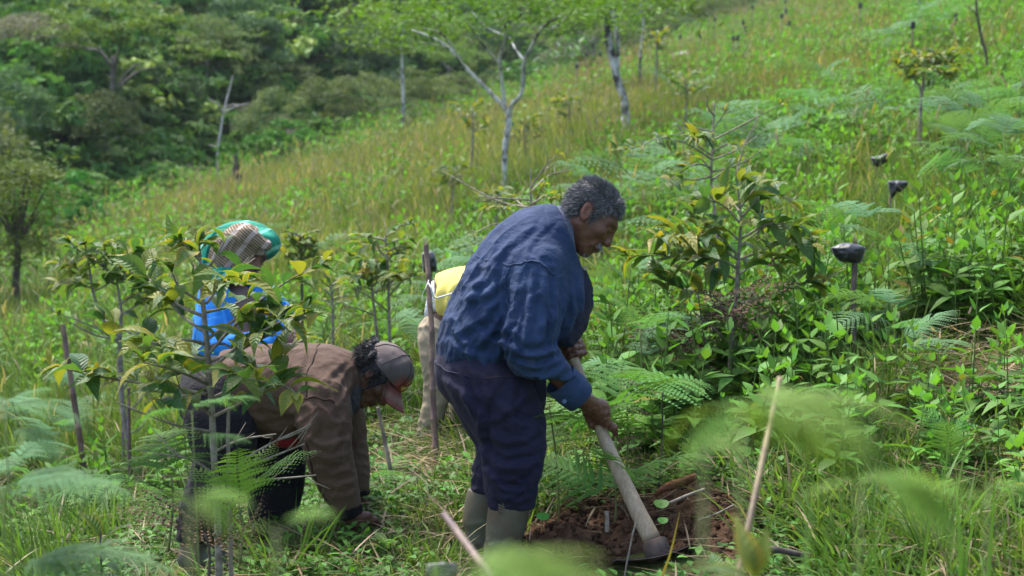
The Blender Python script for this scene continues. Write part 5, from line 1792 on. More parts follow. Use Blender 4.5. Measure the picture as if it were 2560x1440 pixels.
def lay_ground_cover():
    r = np.random.default_rng(77)
    G0, G1 = (0.055, 0.115, 0.022), (0.120, 0.195, 0.036)
    # short fresh grass round the people and towards the camera
    tm = [grass_clump(16, 0.07, 0.22, 0.10, 0.0042, 100 + i, G0, G1, 0.9, 0.12) for i in range(5)]
    x, D = wedge(60000, 2.0, 10.0, 0.7, 0.08, 1)
    z = GZ(x, D)
    w_ = bright_herb_weight(x, D)
    keep = visible(x, D, z, 0.05) & ~in_soil(x, D) & (r.uniform(size=len(x)) > 0.45 * w_) & people_clear(x, D)
    bare = ((x - 1.95) / 0.55) ** 2 + ((D - 5.9) / 0.45) ** 2 < 1
    keep &= ~(bare & (r.uniform(size=len(x)) < 0.85))
    x, D, z = x[keep], D[keep], z[keep]
    n = len(x)
    s = r.uniform(0.65, 1.25, n) * (1 + 0.35 * np.clip(patch_noise(x, D, 0.9, 3), -1, 1))
    s = s * np.where((x > -0.72) & (x < -0.28) & (D > 4.2) & (D < 5.5), 0.75, 1.0)
    s = s * np.where((x > 0.0) & (x < 0.95) & (D > 3.3) & (D < 4.45), 0.5, 1.0)
    s = s * np.where((x > -0.62) & (x < -0.2) & (D > 5.7) & (D < 6.9), 0.7, 1.0)
    scatter('short_grass', 'fresh green short grass on the slope round the workers', tm, np.stack([x, D, z], -1), r.uniform(0, 6.28, n), 0.12 * r.normal(size=(n, 2)), s, r.integers(0, 5, n), T3(r, n, (1.0, 1.0, 1.0), 0.28), M_GRASS)
    # taller tussocks
    tm = [grass_clump(22, 0.20, 0.46, 0.10, 0.0046, 120 + i, G0, G1, 0.8, 0.06, 0) for i in range(4)]
    x, D = wedge(12000, 2.6, 14.0, 0.8, 0.08, 2)
    z = GZ(x, D)
    a = patch_noise(x, D, 1.4, 12)
    leftw = smooth01((-x / D + 0.02) / 0.1)
    keep = visible(x, D, z, 0.05) & ~in_soil(x, D, 1.3) & (a + 0.45 * leftw * smooth01((D - 5.0) / 2) > 0.25 + 0.4 * smooth01((6.3 - D) / 1.5)) & people_clear(x, D)
    keep &= ~((np.abs(x - SOIL_C[0]) < 0.45) & (D < 4.9) & (D > 2.4))
    keep &= ~((x > -0.75) & (x < 0.2) & (D > 3.2) & (D < 5.6)) & ~((x > -0.1) & (x < 1.0) & (D > 3.0) & (D < 4.6)) & ~((x > -0.75) & (x < -0.1) & (D < 7.2))
    x, D, z = x[keep], D[keep], z[keep]
    n = len(x)
    scatter('tall_grass', 'taller green grass tufts growing through the short grass', tm, np.stack([x, D, z], -1), r.uniform(0, 6.28, n), 0.12 * r.normal(size=(n, 2)), r.uniform(0.6, 1.15, n), r.integers(0, 4, n), T3(r, n, (1.0, 1.0, 1.0), 0.25), M_GRASS)
    # the ripening meadow behind: yellow green with reddish seed heads
    tm = [grass_clump(30, 0.28, 0.62, 0.24, 0.0068, 140 + i, (0.078, 0.132, 0.022), (0.165, 0.210, 0.038), 0.75, 0.13, 1) for i in range(5)]
    x, D = wedge(40000, 7.5, 75.0, 0.62, 0.05, 3)
    z = GZ(x, D)
    w_ = bright_herb_weight(x, D)
    keep = visible(x, D, z, 0.04) & (edge_s(x, D) < 0.5) & (r.uniform(size=len(x)) > 0.72 * w_) & (r.uniform(size=len(x)) < smooth01((D - 6.5) / 3) + 0.1)
    x, D, z = x[keep], D[keep], z[keep]
    n = len(x)
    s = r.uniform(0.6, 1.1, n) * (0.8 + 0.012 * D)
    a = np.clip(patch_noise(x, D, 7, 21) + 0.25, -0.6, 1)[:, None]
    warm = np.clip(a, 0, 1) * smooth01((D[:, None] - 8) / 8)
    tint = T3(r, n, (1.0, 1.0, 1.0), 0.22) * (1 + warm * np.array([0.12, 0.0, 0.05])) * (1 - np.clip(-a, 0, 1) * np.array([0.35, 0.05, 0.0]))
    scatter('meadow_grass', 'yellow green ripening meadow grass with reddish seed heads on the hillside', tm, np.stack([x, D, z], -1), r.uniform(0, 6.28, n), 0.10 * r.normal(size=(n, 2)), s, r.integers(0, 5, n), tint, M_GRASS)
    # soft-leaved herbs among the grass
    tm = []
    for i in range(5):
        st, lv = herb_geo(160 + i, 0.36, 0.095, 6, (0.055, 0.16, 0.02), (0.12, 0.25, 0.035), branches=4)
        tm.append(join([st] + lv))
    x, D = wedge(17500, 4.2, 70.0, 0.42, 0.05, 4)
    z = GZ(x, D)
    w_ = bright_herb_weight(x, D)
    keep = visible(x, D, z, 0.05) & (edge_s(x, D) < 5) & (r.uniform(size=len(x)) < w_) & ~in_soil(x, D, 1.25) & people_clear(x, D)
    keep &= ~(((x - 1.95) / 0.55) ** 2 + ((D - 5.9) / 0.45) ** 2 < 1)
    keep &= ~((x < 0.55) & (D < 6.2)) & ~((x < 1.2) & (D < 5.2))
    keep &= ~((x > -0.75) & (x < -0.05) & (D < 7.0))
    for bx_, bd_ in ((P(2225, 480, 9.8)[0], 9.8), (P(2196, 400, 12.0)[0], 12.0), (P(2133, 700, 6.25)[0], 6.25)):
        keep &= ~((np.abs(x - bx_ * D / bd_) < 0.22) & (D < bd_ + 0.1) & (D > bd_ - 3.5) & (r.uniform(size=len(x)) < 0.93))
    x, D, z = x[keep], D[keep], z[keep]
    n = len(x)
    s = r.uniform(0.55, 1.2, n) * (0.8 + 0.035 * np.minimum(D, 40))
    scatter('leafy_undergrowth', 'bright green soft leaved undergrowth spread over the slope', tm, np.stack([x, D, z], -1), r.uniform(0, 6.28, n), 0.15 * r.normal(size=(n, 2)), s, r.integers(0, 5, n), T3(r, n, (0.95, 1.0, 0.9), 0.3), M_HERB_I)
    # low creeping leaves in the short grass
    tm = []
    for i in range(4):
        q = np.random.default_rng(180 + i)
        gs = []
        for j in range(26):
            a, rr = q.uniform(0, 6.28), 0.13 * math.sqrt(q.uniform())
            d = np.array([math.cos(a + q.normal()), math.sin(a + q.normal()), q.uniform(0.0, 0.7)])
            c = np.array([0.05, 0.13, 0.02]) * q.uniform(0.7, 1.7)
            gs.append(simple_leaf([math.cos(a) * rr, math.sin(a) * rr, q.uniform(0.0, 0.09)], d, q.uniform(0.025, 0.05), q.uniform(0.014, 0.028), np.array([0, 0, 1.0]), 0.2, c, 4))
        tm.append(join(gs))
    x, D = wedge(9800, 2.2, 9.0, 0.9, 0.08, 5)
    z = GZ(x, D)
    keep = visible(x, D, z, 0.05) & (patch_noise(x, D, 0.8, 41) > 0.12) & ~in_soil(x, D, 0.9) & people_clear(x, D)
    x, D, z = x[keep], D[keep], z[keep]
    n = len(x)
    scatter('creeping_leaves', 'small creeping leaves low in the cut grass', tm, np.stack([x, D, z], -1), r.uniform(0, 6.28, n), 0.1 * r.normal(size=(n, 2)), r.uniform(0.7, 1.3, n), r.integers(0, 4, n), T3(r, n, (1, 1, 1), 0.35), M_HERB_I)
    # dry stalks and dead leaves on the ground
    tm = []
    for i in range(4):
        q = np.random.default_rng(190 + i)
        gs = []
        for j in range(18):
            a = q.uniform(0, 6.28)
            b = np.array([q.normal() * 0.12, q.normal() * 0.12, q.uniform(0.0, 0.04)])
            c = np.array([0.24, 0.18, 0.11]) * q.uniform(0.35, 1.35)
            gs.append(blade(b, np.array([math.cos(a), math.sin(a), q.uniform(-0.05, 0.35)]), q.uniform(0.06, 0.24), q.uniform(0.0012, 0.0042), q.uniform(0, 0.3), 4, c))
        tm.append(join(gs))
    x, D = wedge(7200, 2.2, 9.0, 0.9, 0.08, 6)
    z = GZ(x, D)
    keep = visible(x, D, z, 0.05) & people_clear(x, D) & ~in_soil(x, D, 1.0)
    dens = 0.35 + 0.65 * (patch_noise(x, D, 0.9, 51) > 0.15)
    dens = np.where(((x - 1.95) / 0.65) ** 2 + ((D - 5.9) / 0.55) ** 2 < 1, 1.0, dens)
    keep &= r.uniform(size=len(x)) < dens
    x, D, z = x[keep], D[keep], z[keep]
    n = len(x)
    scatter('dry_litter', 'pale dry stalks and dead leaves lying in the grass', tm, np.stack([x, D, z + 0.01], -1), r.uniform(0, 6.28, n), 0.1 * r.normal(size=(n, 2)), r.uniform(0.7, 1.3, n), r.integers(0, 4, n), T3(r, n, (1, 1, 1), 0.4), M_GRASS)
    # understorey of the wooded slope
    tm = [bush_geo(200 + i, 1.0, 700, 0.10, ((0.022, 0.060, 0.018), (0.065, 0.125, 0.028)), flat=0.75) for i in range(4)]
    x, D = wedge(11000, 20, 150, 0.9, 0.06, 7)
    z = GZ(x, D)
    s_ = edge_s(x, D)
    keep = visible(x, D, z, 0.05) & (s_ > 1.5)
    x, D, z, s_ = x[keep], D[keep], z[keep], s_[keep]
    n = len(x)
    tint = T3(r, n, (1.45, 1.55, 1.45), 0.4)
    lime = smooth01((5 - s_) / 4)[:, None]
    tint = tint * (1 + lime * np.array([0.7, 1.0, 0.3]))
    grey = (r.uniform(size=(n, 1)) < 0.22) * (1 - lime)
    tint = tint * (1 + grey * np.array([1.6, 0.6, 1.2]))
    scatter('forest_understorey', 'dark mixed undergrowth covering the wooded slope', tm, np.stack([x, D, z - 0.1], -1), r.uniform(0, 6.28, n), 0.1 * r.normal(size=(n, 2)), r.uniform(0.7, 2.1, n) * np.where(lime[:, 0] > 0.5, 0.6, 1), r.integers(0, 4, n), tint, M_SHRUB_I)

def bush_geo(seed, R, nleaf, leaf, cols, flat=0.8, clumps=14, hollow=0.55, skirt=0.0):
    """rounded leafy mass made of leaf clumps: single leaf quads, gaps between the clumps"""
    r = np.random.default_rng(seed)
    cc = []
    for i in range(clumps):
        a, el = r.uniform(0, 6.28), math.asin(r.uniform(-0.15 - skirt, 1))
        rad = R * r.uniform(hollow, 0.95)
        cc.append((np.array([math.cos(a) * math.cos(el) * rad, math.sin(a) * math.cos(el) * rad, math.sin(el) * rad * flat + R * 0.25]), R * r.uniform(0.22, 0.40), r.uniform(0, 1)))
    per = nleaf // clumps
    V, C = [], []
    for c, cr, tt in cc:
        d = r.normal(size=(per, 3))
        d /= np.linalg.norm(d, axis=1)[:, None]
        d[:, 2] = np.abs(d[:, 2]) * 0.9 - 0.25
        p = c + d * cr * (r.uniform(0.45, 1.05, (per, 1))) * np.array([1, 1, 0.75])
        nrm = d + 0.7 * r.normal(size=(per, 3)) + np.array([0, 0, 0.6])
        nrm /= np.linalg.norm(nrm, axis=1)[:, None]
        a = np.cross(nrm, r.normal(size=(per, 3)))
        a /= np.linalg.norm(a, axis=1)[:, None]
        b = np.cross(nrm, a)
        L = leaf * R * r.uniform(0.6, 1.3, (per, 1))
        quad = np.stack([p - a * L, p - b * L * 0.42 + nrm * L * 0.1, p + a * L, p + b * L * 0.42 + nrm * L * 0.1], 1)
        V.append(quad.reshape(-1, 3))
        t = np.clip(tt * 0.6 + 0.4 * r.uniform(size=(per, 1)), 0, 1)
        C.append(np.repeat(np.asarray(cols[0]) * (1 - t) + np.asarray(cols[1]) * t, 4, axis=0))
    V = np.concatenate(V)
    Q = np.arange(len(V)).reshape(-1, 4)
    return V, Q, None, np.concatenate(C)
lay_ground_cover()
# ------------------------------------------------------------------ coffee bushes: stem, branches, every leaf a piece of its own
def coffee_leaf_mesh(seed, L=0.12, W=0.05, curl=0.3):
    r = np.random.default_rng(seed)
    k = 7
    t = np.linspace(0, 1, k)
    prof = np.array([0.06, 0.55, 0.92, 1.0, 0.80, 0.38, 0.03])
    x = L * t
    z = L * (0.10 * np.sin(t * 3.1) - curl * t ** 2)
    y = 0.04 * L * np.sin(t * 3 + r.uniform(0, 6))
    c = np.stack([x, y, z], -1)
    cols = np.array([-1, -0.5, 0, 0.5, 1.0])
    V, luv = [], []
    fold = r.uniform(0.15, 0.5)
    for i in range(k):
        for u in cols:
            wv = 0.05 * L * math.sin(t[i] * 16 + u * 2) * abs(u) * 0.35
            V.append(c[i] + np.array([0, u * W * 0.5 * prof[i], abs(u) ** 1.3 * W * 0.5 * prof[i] * fold + wv]))
            luv.append((u, t[i], 0))
    n = len(cols)
    i = np.arange(k - 1)[:, None] * n + np.arange(n - 1)[None]
    Q = np.stack([i, i + 1, i + n + 1, i + n], -1).reshape(-1, 4)
    return mesh_np('coffee_leaf', np.array(V), Q, None, None, M_CLEAF, True, {'luv': ('FLOAT_VECTOR', np.array(luv, np.float32))})
LEAVES = [coffee_leaf_mesh(i, 1.0, (0.41, 0.45, 0.38, 0.46, 0.37, 0.43)[i], (0.12, 0.30, 0.02, 0.42, 0.2, 0.55)[i]) for i in range(6)]

def put_leaf(root, L0, pos, d, up, size, r, yel=0.0, name='leaf'):
    d = unit(d)
    s = unit(np.cross(up, d) + 1e-5)
    u = np.cross(d, s)
    M = Matrix([[d[0] * size, s[0] * size, u[0] * size, pos[0] - L0[0]], [d[1] * size, s[1] * size, u[1] * size, pos[1] - L0[1]],
                [d[2] * size, s[2] * size, u[2] * size, pos[2] - L0[2]], [0, 0, 0, 1]])
    o = bpy.data.objects.new(name, LEAVES[r.integers(0, 6)])
    COL.objects.link(o)
    o.parent = root
    o.matrix_local = M
    if yel:
        o['yel'] = float(yel)
    return o

def coffee_bush(label, stems, branches, D, seed, leaf=0.115, group=None, leaf_from=0.45, dens=1.0, spread=0.25, yel=0.12, twigs=True, name='coffee_bush', maxleaf=290, basepx=None, mat=None, tip=6):
    """stems and branches as picture columns/rows traced at distance D, given real depth by spread"""
    r = np.random.default_rng(seed)
    b0 = stems[0][0]
    base = ground_at(b0[0], D)
    root = thing(name, label, 'coffee plant', base, group)
    mat = mat or M_TWIG
    for st in stems:
        pts = [P(q[0], q[1], D + (q[3] if len(q) > 3 else 0)) for q in st]
        rad = [q[2] * 0.8 for q in st]
        gp = ground_at(st[0][0], D)
        if pts[0][2] > gp[2] - 0.02:
            pts = [np.array([pts[0][0], pts[0][1], gp[2] - 0.03])] + pts
            rad = [rad[0] * 1.1] + rad
        part('stem', root, tube(pts, rad, 8, 8 * len(pts), True, 0.12, seed), mat)
    nl = 0
    L0 = np.array(base)
    for br in branches:
        bare = br[0] == 'bare'
        pts = br[1:] if isinstance(br[0], str) else br
        dz = r.normal() * spread
        k = len(pts)
        W = [P(q[0], q[1], D + dz * i / (k - 1)) for i, q in enumerate(pts)]
        sp_ = spline(np.array(W), 10)
        r0 = 0.0055 if bare else 0.0062
        part('branch', root, tube(sp_, np.linspace(r0, 0.0022, 10), 5, 14, True, 0.1, seed), mat)
        if bare:
            if twigs:
                for j in range(3):
                    q = sp_[r.integers(3, 9)]
                    d = unit(sp_[-1] - sp_[0]) + 0.6 * r.normal(size=3)
                    part('twig', root, tube([q, q + d * 0.03, q + d * 0.07 + [0, 0, 0.01]], [0.0022, 0.0018, 0.001], 4), mat)
            if r.uniform() < 0.6:
                continue
            nn = 1
        else:
            length = np.linalg.norm(np.diff(sp_, axis=0), axis=1).sum()
            nn = max(3, int(dens * length * (1 - leaf_from) / (leaf * 0.30)))
        for j in range(nn):
            f = 1.0 if nn == 1 else leaf_from + (1 - leaf_from) * (j / (nn - 1)) ** 0.85
            q = sp_[min(9, int(f * 9))]
            T = unit(sp_[min(9, int(f * 9) + 1)] - sp_[max(0, int(f * 9) - 1)])
            side = unit(np.cross(T, [0, 0, 1.0]) + 0.25 * r.normal(size=3))
            if nl >= maxleaf:
                break
            for s in (-1, 1):
                if r.uniform() < 0.14:
                    continue
                d = side * s * r.uniform(0.5, 1.0) + T * r.uniform(0.3, 0.9) + np.array([0, 0, r.uniform(-0.35, 0.55)]) + 0.25 * r.normal(size=3)
                up = np.array([0, 0, 1.0]) + 0.35 * r.normal(size=3)
                sz = leaf * r.uniform(0.75, 1.2) * (0.72 if f > 0.92 else 1)
                put_leaf(root, L0, q, d, up, sz, r, (r.uniform(0.1, 0.8) if r.uniform() < yel * 0.7 + 0.2 * (f > 0.85) else 0))
                nl += 1
            if f > 0.97 and nl < maxleaf:
                for e in range(max(0, tip - 4)):
                    d = T * 0.8 + 0.6 * r.normal(size=3) + np.array([0, 0, 0.35])
                    put_leaf(root, L0, q, d, np.array([0, 0, 1.0]), leaf * r.uniform(0.4, 0.75), r, r.uniform(0.2, 0.8) if r.uniform() < 0.5 else 0)
                    nl += 1
    return root

def fan(cx, cy, n, r0, r1, seed, a0=-170, a1=-10, k=0.25, rise=0.0):
    """n branches leaving an upright stem (cx from cy[0] to cy[1]) outward and up"""
    q = np.random.default_rng(seed)
    out = []
    for i in range(n):
        y = cy[0] + (cy[1] - cy[0]) * (i + 0.5) / n
        s = -1 if i % 2 else 1
        L = q.uniform(r0, r1)
        up = q.uniform(0.15, 0.75) + rise
        x0 = cx(y) if callable(cx) else cx
        out.append([(x0, y), (x0 + s * L * 0.5, y - L * up * 0.6), (x0 + s * L, y - L * up * 0.75)])
    return out

def coffee_bushes():
    # the big bush before the stooping man
    coffee_bush('large coffee bush with yellow edged leaves in front of the man in the brown jacket',
        [[(545, 1330, 0.0145), (538, 1200, 0.0135), (528, 1000, 0.0125), (516, 850, 0.0115), (506, 740, 0.0085), (500, 640, 0.005)],
         [(575, 1300, 0.009, .03), (570, 1120, 0.008, .03), (572, 1010, 0.006, .03)]],
        [[(515, 850), (600, 790), (700, 715), (770, 675), (812, 655)], [(520, 885), (610, 795), (690, 785), (770, 770)], [(520, 930), (600, 862), (690, 810), (762, 785)],
         [(525, 905), (590, 880), (660, 845), (720, 815)], [(512, 830), (455, 790), (405, 730), (378, 690)], [(508, 790), (440, 760), (385, 710), (335, 655)],
         [(516, 900), (440, 880), (340, 838), (262, 800)], [(518, 985), (400, 965), (250, 942), (125, 912)], [(522, 1000), (600, 960), (680, 905), (745, 850)],
         [(526, 1045), (620, 1000), (700, 962), (740, 985)], [(502, 700), (478, 655), (440, 612)], [(503, 690), (535, 650), (560, 606)], [(500, 650), (470, 620), (455, 605)], [(500, 640), (498, 615)],
         [(512, 860), (470, 850), (410, 850), (370, 870)], [(518, 950), (470, 905), (440, 880)], [(512, 780), (560, 770), (620, 745)], [(510, 760), (450, 720), (430, 680)],
         [(524, 1020), (470, 990), (400, 1000)], [(515, 870), (560, 860), (600, 890)], [(516, 930), (575, 935), (640, 950)], [(504, 720), (560, 705), (610, 715)], [(520, 960), (450, 930), (360, 905)],
         ['bare', (515, 760), (560, 705), (638, 645)], ['bare', (540, 1210), (640, 1130), (775, 1062)], ['bare', (545, 1240), (640, 1205), (790, 1188)], ['bare', (540, 1190), (480, 1150), (400, 1135)],
         ['bare', (530, 1080), (430, 1060), (290, 1005)], ['bare', (575, 1180), (660, 1150), (760, 1110)], ['bare', (535, 1130), (600, 1100), (690, 1085)], ['bare', (528, 1040), (480, 1000), (440, 960)]],
        4.55, 301, 0.118, None, 0.34, 1.2, 0.14, 0.30, True, maxleaf=299)
    coffee_bush('taller coffee bush with dark lower stem standing behind the cane stake',
        [[(322, 1130, 0.018), (303, 985, 0.017), (298, 880, 0.014), (302, 780, 0.010), (292, 700, 0.007), (290, 660, 0.005)], [(300, 870, 0.011), (268, 820, 0.010), (235, 740, 0.009), (222, 660, 0.007), (216, 625, 0.005)]],
        [[(225, 690), (190, 670), (150, 660)], [(228, 720), (185, 705), (150, 712)], [(220, 650), (255, 625), (280, 615)], [(218, 640), (190, 620), (175, 606)], [(222, 660), (250, 650), (275, 660)],
         [(230, 730), (262, 715), (300, 690)], [(292, 700), (340, 680), (385, 668)], [(290, 670), (320, 640), (350, 632)], [(298, 760), (345, 735), (400, 715)], [(290, 690), (260, 670), (235, 650)], [(300, 790), (350, 760), (420, 745)],
         [(296, 700), (325, 700), (350, 712)], [(291, 665), (270, 640), (262, 628)], [(216, 630), (212, 612)], [(290, 665), (300, 640)], [(226, 700), (205, 690), (180, 690)],
         ['bare', (298, 860), (240, 820), (112, 770)], ['bare', (300, 850), (230, 835), (150, 790)], ['bare', (303, 980), (340, 930), (370, 905)], ['bare', (310, 1040), (350, 1000), (380, 960)], ['bare', (315, 1090), (360, 1060), (372, 1010)]],
        7.5, 302, 0.130, None, 0.22, 1.4, 0.15, 0.22)
    # the bush with big drooping leaves to the right of the digging man
    coffee_bush('coffee bush with large drooping olive leaves beside the digging man',
        [[(1824, 965, 0.0175), (1828, 870, 0.015), (1838, 760, 0.013), (1846, 650, 0.011), (1852, 560, 0.008), (1850, 500, 0.005)]],
        [[(1846, 640), (1790, 580), (1740, 545), (1700, 560)], [(1846, 650), (1780, 610), (1700, 590), (1650, 600)], [(1842, 700), (1760, 660), (1660, 640), (1570, 640)], [(1852, 560), (1810, 515), (1770, 500), (1740, 520)],
         [(1851, 545), (1900, 500), (1950, 490), (1975, 505)], [(1848, 600), (1920, 560), (1980, 570), (2020, 610)], [(1846, 650), (1920, 620), (1990, 600), (2035, 620)], [(1840, 760), (1930, 740), (2020, 705), (2060, 705)],
         [(1838, 780), (1780, 740), (1700, 720), (1650, 690)], [(1850, 520), (1845, 480), (1850, 455)], [(1850, 520), (1880, 480), (1890, 465)], [(1850, 530), (1815, 490), (1800, 480)], [(1846, 620), (1880, 590), (1940, 550)],
         [(1843, 690), (1890, 660), (1950, 660)], [(1845, 670), (1800, 650), (1750, 640)], [(1838, 800), (1880, 770), (1930, 780)], [(1836, 800), (1790, 790), (1740, 800)], [(1848, 600), (1810, 570), (1780, 575)],
         ['bare', (1832, 850), (1880, 800), (1965, 770)], ['bare', (1830, 900), (1900, 850), (1990, 750)], ['bare', (1828, 930), (1900, 880), (1960, 805)], ['bare', (1826, 860), (1760, 800), (1670, 730)], ['bare', (1828, 820), (1790, 760), (1740, 740)], ['bare', (1825, 960), (1870, 930), (1905, 900)]],
        6.45, 303, 0.150, None, 0.32, 1.45, 0.22, 0.34, True, maxleaf=299)
    coffee_bush('half bare coffee bush with thin upright stem rising above the olive leaved bush',
        [[(1800, 700, 0.012), (1790, 560, 0.011), (1778, 450, 0.010), (1782, 360, 0.009), (1784, 300, 0.006), (1786, 255, 0.004)]],
        [[(1780, 400), (1720, 360), (1650, 345), (1585, 370), (1540, 375)], [(1780, 420), (1740, 410), (1690, 440), (1650, 470)], [(1782, 380), (1820, 360), (1850, 365)], [(1778, 440), (1740, 450), (1700, 445)],
         [(1780, 450), (1820, 420), (1860, 390)], [(1779, 430), (1750, 395), (1705, 385)], [(1783, 370), (1760, 345), (1735, 345)], [(1785, 480), (1740, 490), (1690, 510)], [(1786, 500), (1830, 470), (1880, 450)],
         ['bare', (1783, 350), (1860, 310), (1950, 262)], ['bare', (1781, 400), (1850, 370), (1905, 330)], ['bare', (1784, 330), (1740, 320), (1685, 310)], ['bare', (1780, 430), (1850, 410), (1910, 372)], ['bare', (1784, 320), (1800, 300), (1812, 280)],
         ['bare', (1786, 290), (1770, 270), (1768, 252)], ['bare', (1840, 440), (1858, 370), (1898, 290)], ['bare', (1782, 390), (1725, 350), (1690, 312)]],
        7.6, 304, 0.085, None, 0.45, 0.9, 0.3, 0.35)
    coffee_bush('sparse twiggy coffee bush with small yellow leaves behind the grey haired man',
        [[(1325, 700, 0.011), (1330, 600, 0.010), (1328, 520, 0.008), (1326, 460, 0.005), (1327, 420, 0.003)]],
        [[(1330, 540), (1290, 500), (1262, 490)], [(1330, 560), (1270, 560), (1225, 590)], [(1328, 510), (1370, 490), (1400, 500)], [(1330, 570), (1280, 530), (1240, 515)], [(1329, 530), (1350, 480), (1362, 455)], [(1330, 590), (1260, 610), (1205, 640)],
         ['bare', (1328, 500), (1250, 495), (1195, 492)], ['bare', (1330, 520), (1240, 500), (1110, 430)], ['bare', (1328, 480), (1370, 440), (1428, 425)], ['bare', (1327, 470), (1360, 420), (1395, 385)], ['bare', (1330, 540), (1390, 500), (1420, 470)], ['bare', (1330, 600), (1250, 560), (1180, 585)]],
        7.4, 305, 0.065, None, 0.4, 1.0, 0.25, 0.75)
    coffee_bush('slim two stemmed coffee bush in the grass behind the capped man',
        [[(947, 890, 0.011), (938, 800, 0.010), (930, 720, 0.008), (926, 650, 0.005)], [(975, 880, 0.011), (972, 760, 0.010), (968, 650, 0.008), (962, 590, 0.005)]],
        fan(966, (720, 585), 13, 30, 75, 5) + fan(930, (740, 660), 8, 30, 60, 6) + [['bare', (972, 780), (920, 740), (880, 720)], ['bare', (940, 790), (890, 770), (860, 765)], ['bare', (972, 740), (1010, 700), (1040, 690)]],
        7.6, 306, 0.095, None, 0.3, 1.0, 0.2, 0.3)
    coffee_bush('small dense coffee bush with yellow top leaves right of the headcloth',
        [[(755, 740, 0.012), (752, 670, 0.010), (750, 620, 0.007), (751, 590, 0.004)]],
        fan(751, (660, 590), 14, 22, 42, 15), 9.5, 307, 0.085, None, 0.2, 1.3, 0.12, 0.4, mat=M_DKTWIG)
    coffee_bush('yellowing coffee bush with low drooping twigs behind the woman',
        [[(832, 800, 0.010), (830, 740, 0.008), (828, 700, 0.004)]], fan(830, (770, 700), 8, 28, 60, 16), 8.6, 308, 0.075, None, 0.3, 1.0, 0.15, 0.6)
    coffee_bush('umbrella shaped coffee tree with bare pale stem high on the slope',
        [[(2300, 315, 0.022), (2302, 260, 0.020), (2308, 210, 0.016), (2312, 170, 0.010)], [(2302, 250, 0.014), (2325, 205, 0.010), (2350, 175, 0.006)], [(2303, 240, 0.012), (2285, 200, 0.009), (2272, 175, 0.006)]],
        fan(2310, (210, 150), 12, 35, 75, 17) + fan(2350, (190, 140), 10, 25, 65, 18) + fan(2275, (200, 160), 6, 15, 40, 19), 12.5, 309, 0.125, None, 0.25, 1.15, 0.35, 0.45)
    # small coffee plants scattered over the meadow
    for i, (x, y0, y1, D, w_, lb) in enumerate([
            (1180, 370, 265, 20, 55, 'small dark coffee shrub near the forked white barked tree, farther from its trunk'),
            (1130, 500, 425, 16, 60, 'low bushy coffee shrub in the meadow below the forked tree'),
            (1310, 400, 300, 22, 50, 'coffee shrub close behind the forked white barked trunk'),
            (1420, 330, 240, 26, 45, 'coffee shrub on the meadow between the two white barked trunks'),
            (1715, 270, 195, 17, 48, 'coffee shrub above the half bare coffee bush'),
            (1640, 150, 90, 30, 40, 'tiny coffee shrub beside the thin pale tree on the slope'),
            (1240, 560, 480, 12, 45, 'thin coffee shrub in the meadow below the forked trunk')]):
        coffee_bush(lb, [[(x, y0 + 20, 0.0010 * D), (x + 3, (y0 + y1) / 2, 0.0008 * D), (x, y1, 0.0003 * D)]], fan(x, (y0 - 0.35 * (y0 - y1), y1), 9, w_ * 0.4, w_, 60 + i), D, 320 + i, 0.0060 * D + 0.03, None, 0.2, 0.8, 0.3, 0.6, False, mat=M_TWIG)

# ------------------------------------------------------------------ seedlings set out in the grass
def seedling(label, px, py, D, seed, n=8, leaf=0.11, yel=0.0, name='coffee_seedling'):
    r = np.random.default_rng(seed)
    b = P(px, py, D)
    g = gz(b[0], b[1])
    base = np.array([b[0], b[1], min(g, b[2])])
    root = thing(name, label, 'seedling', base)
    top = b
    part('stem', root, tube([base - [0, 0, .02], (base + top) / 2, top], [0.004, 0.0035, 0.003], 5), M_DKTWIG)
    for i in range(n):
        a = i * 2.4 + r.uniform(-.3, .3)
        el = 0.9 - 0.9 * (1 - i / n) + r.uniform(-0.2, 0.2)
        q = base + (top - base) * (0.55 + 0.45 * i / n)
        put_leaf(root, base, q, np.array([math.cos(a) * math.cos(el), math.sin(a) * math.cos(el), math.sin(el)]), np.array([0, 0, 1.0]), leaf * r.uniform(0.75, 1.15), r, yel)

# ------------------------------------------------------------------ ferns: stalk and fronds
FRONDS = [mesh_np('frond', *frond_geo(400 + i, 1.0, 15, (0.06, 0.155, 0.035), (0.12, 0.235, 0.055), arch=a, pin=13), M_FERN) for i, a in enumerate((0.35, 0.6, 0.85, 0.15))]
FRONDS_PALE = [mesh_np('frond', *frond_geo(410 + i, 1.0, 17, (0.075, 0.17, 0.070), (0.14, 0.25, 0.11), arch=a, pin=13), M_FERN) for i, a in enumerate((0.5, 0.75, 0.3))]
FRONDS_FAR = [mesh_np('frond', *frond_geo(420 + i, 1.0, 12, (0.07, 0.16, 0.065), (0.13, 0.24, 0.10), arch=a, pin=5), M_FERN) for i, a in enumerate((0.5, 0.75, 0.3))]
FRONDS_LIGHT = [mesh_np('frond', *frond_geo(440 + i, 1.0, 16, (0.13, 0.245, 0.045), (0.22, 0.335, 0.075), arch=a, pin=9), M_FERN) for i, a in enumerate((0.5, 0.8, 0.3))]
M_DEAD = foliage_mat('dead_fern', False, 0.8, 0.1, 0.2, 0.2)
FRONDS_DEAD = [mesh_np('frond', *frond_geo(430 + i, 1.0, 14, (0.055, 0.032, 0.022), (0.15, 0.095, 0.06), arch=a, dead=True, pin=6), M_DEAD) for i, a in enumerate((0.2, -0.5))]
M_FSTEM = plain_mat('fern_stalk', (0.10, 0.14, 0.04), (0.15, 0.17, 0.06), 20, 0.6, 0.2)

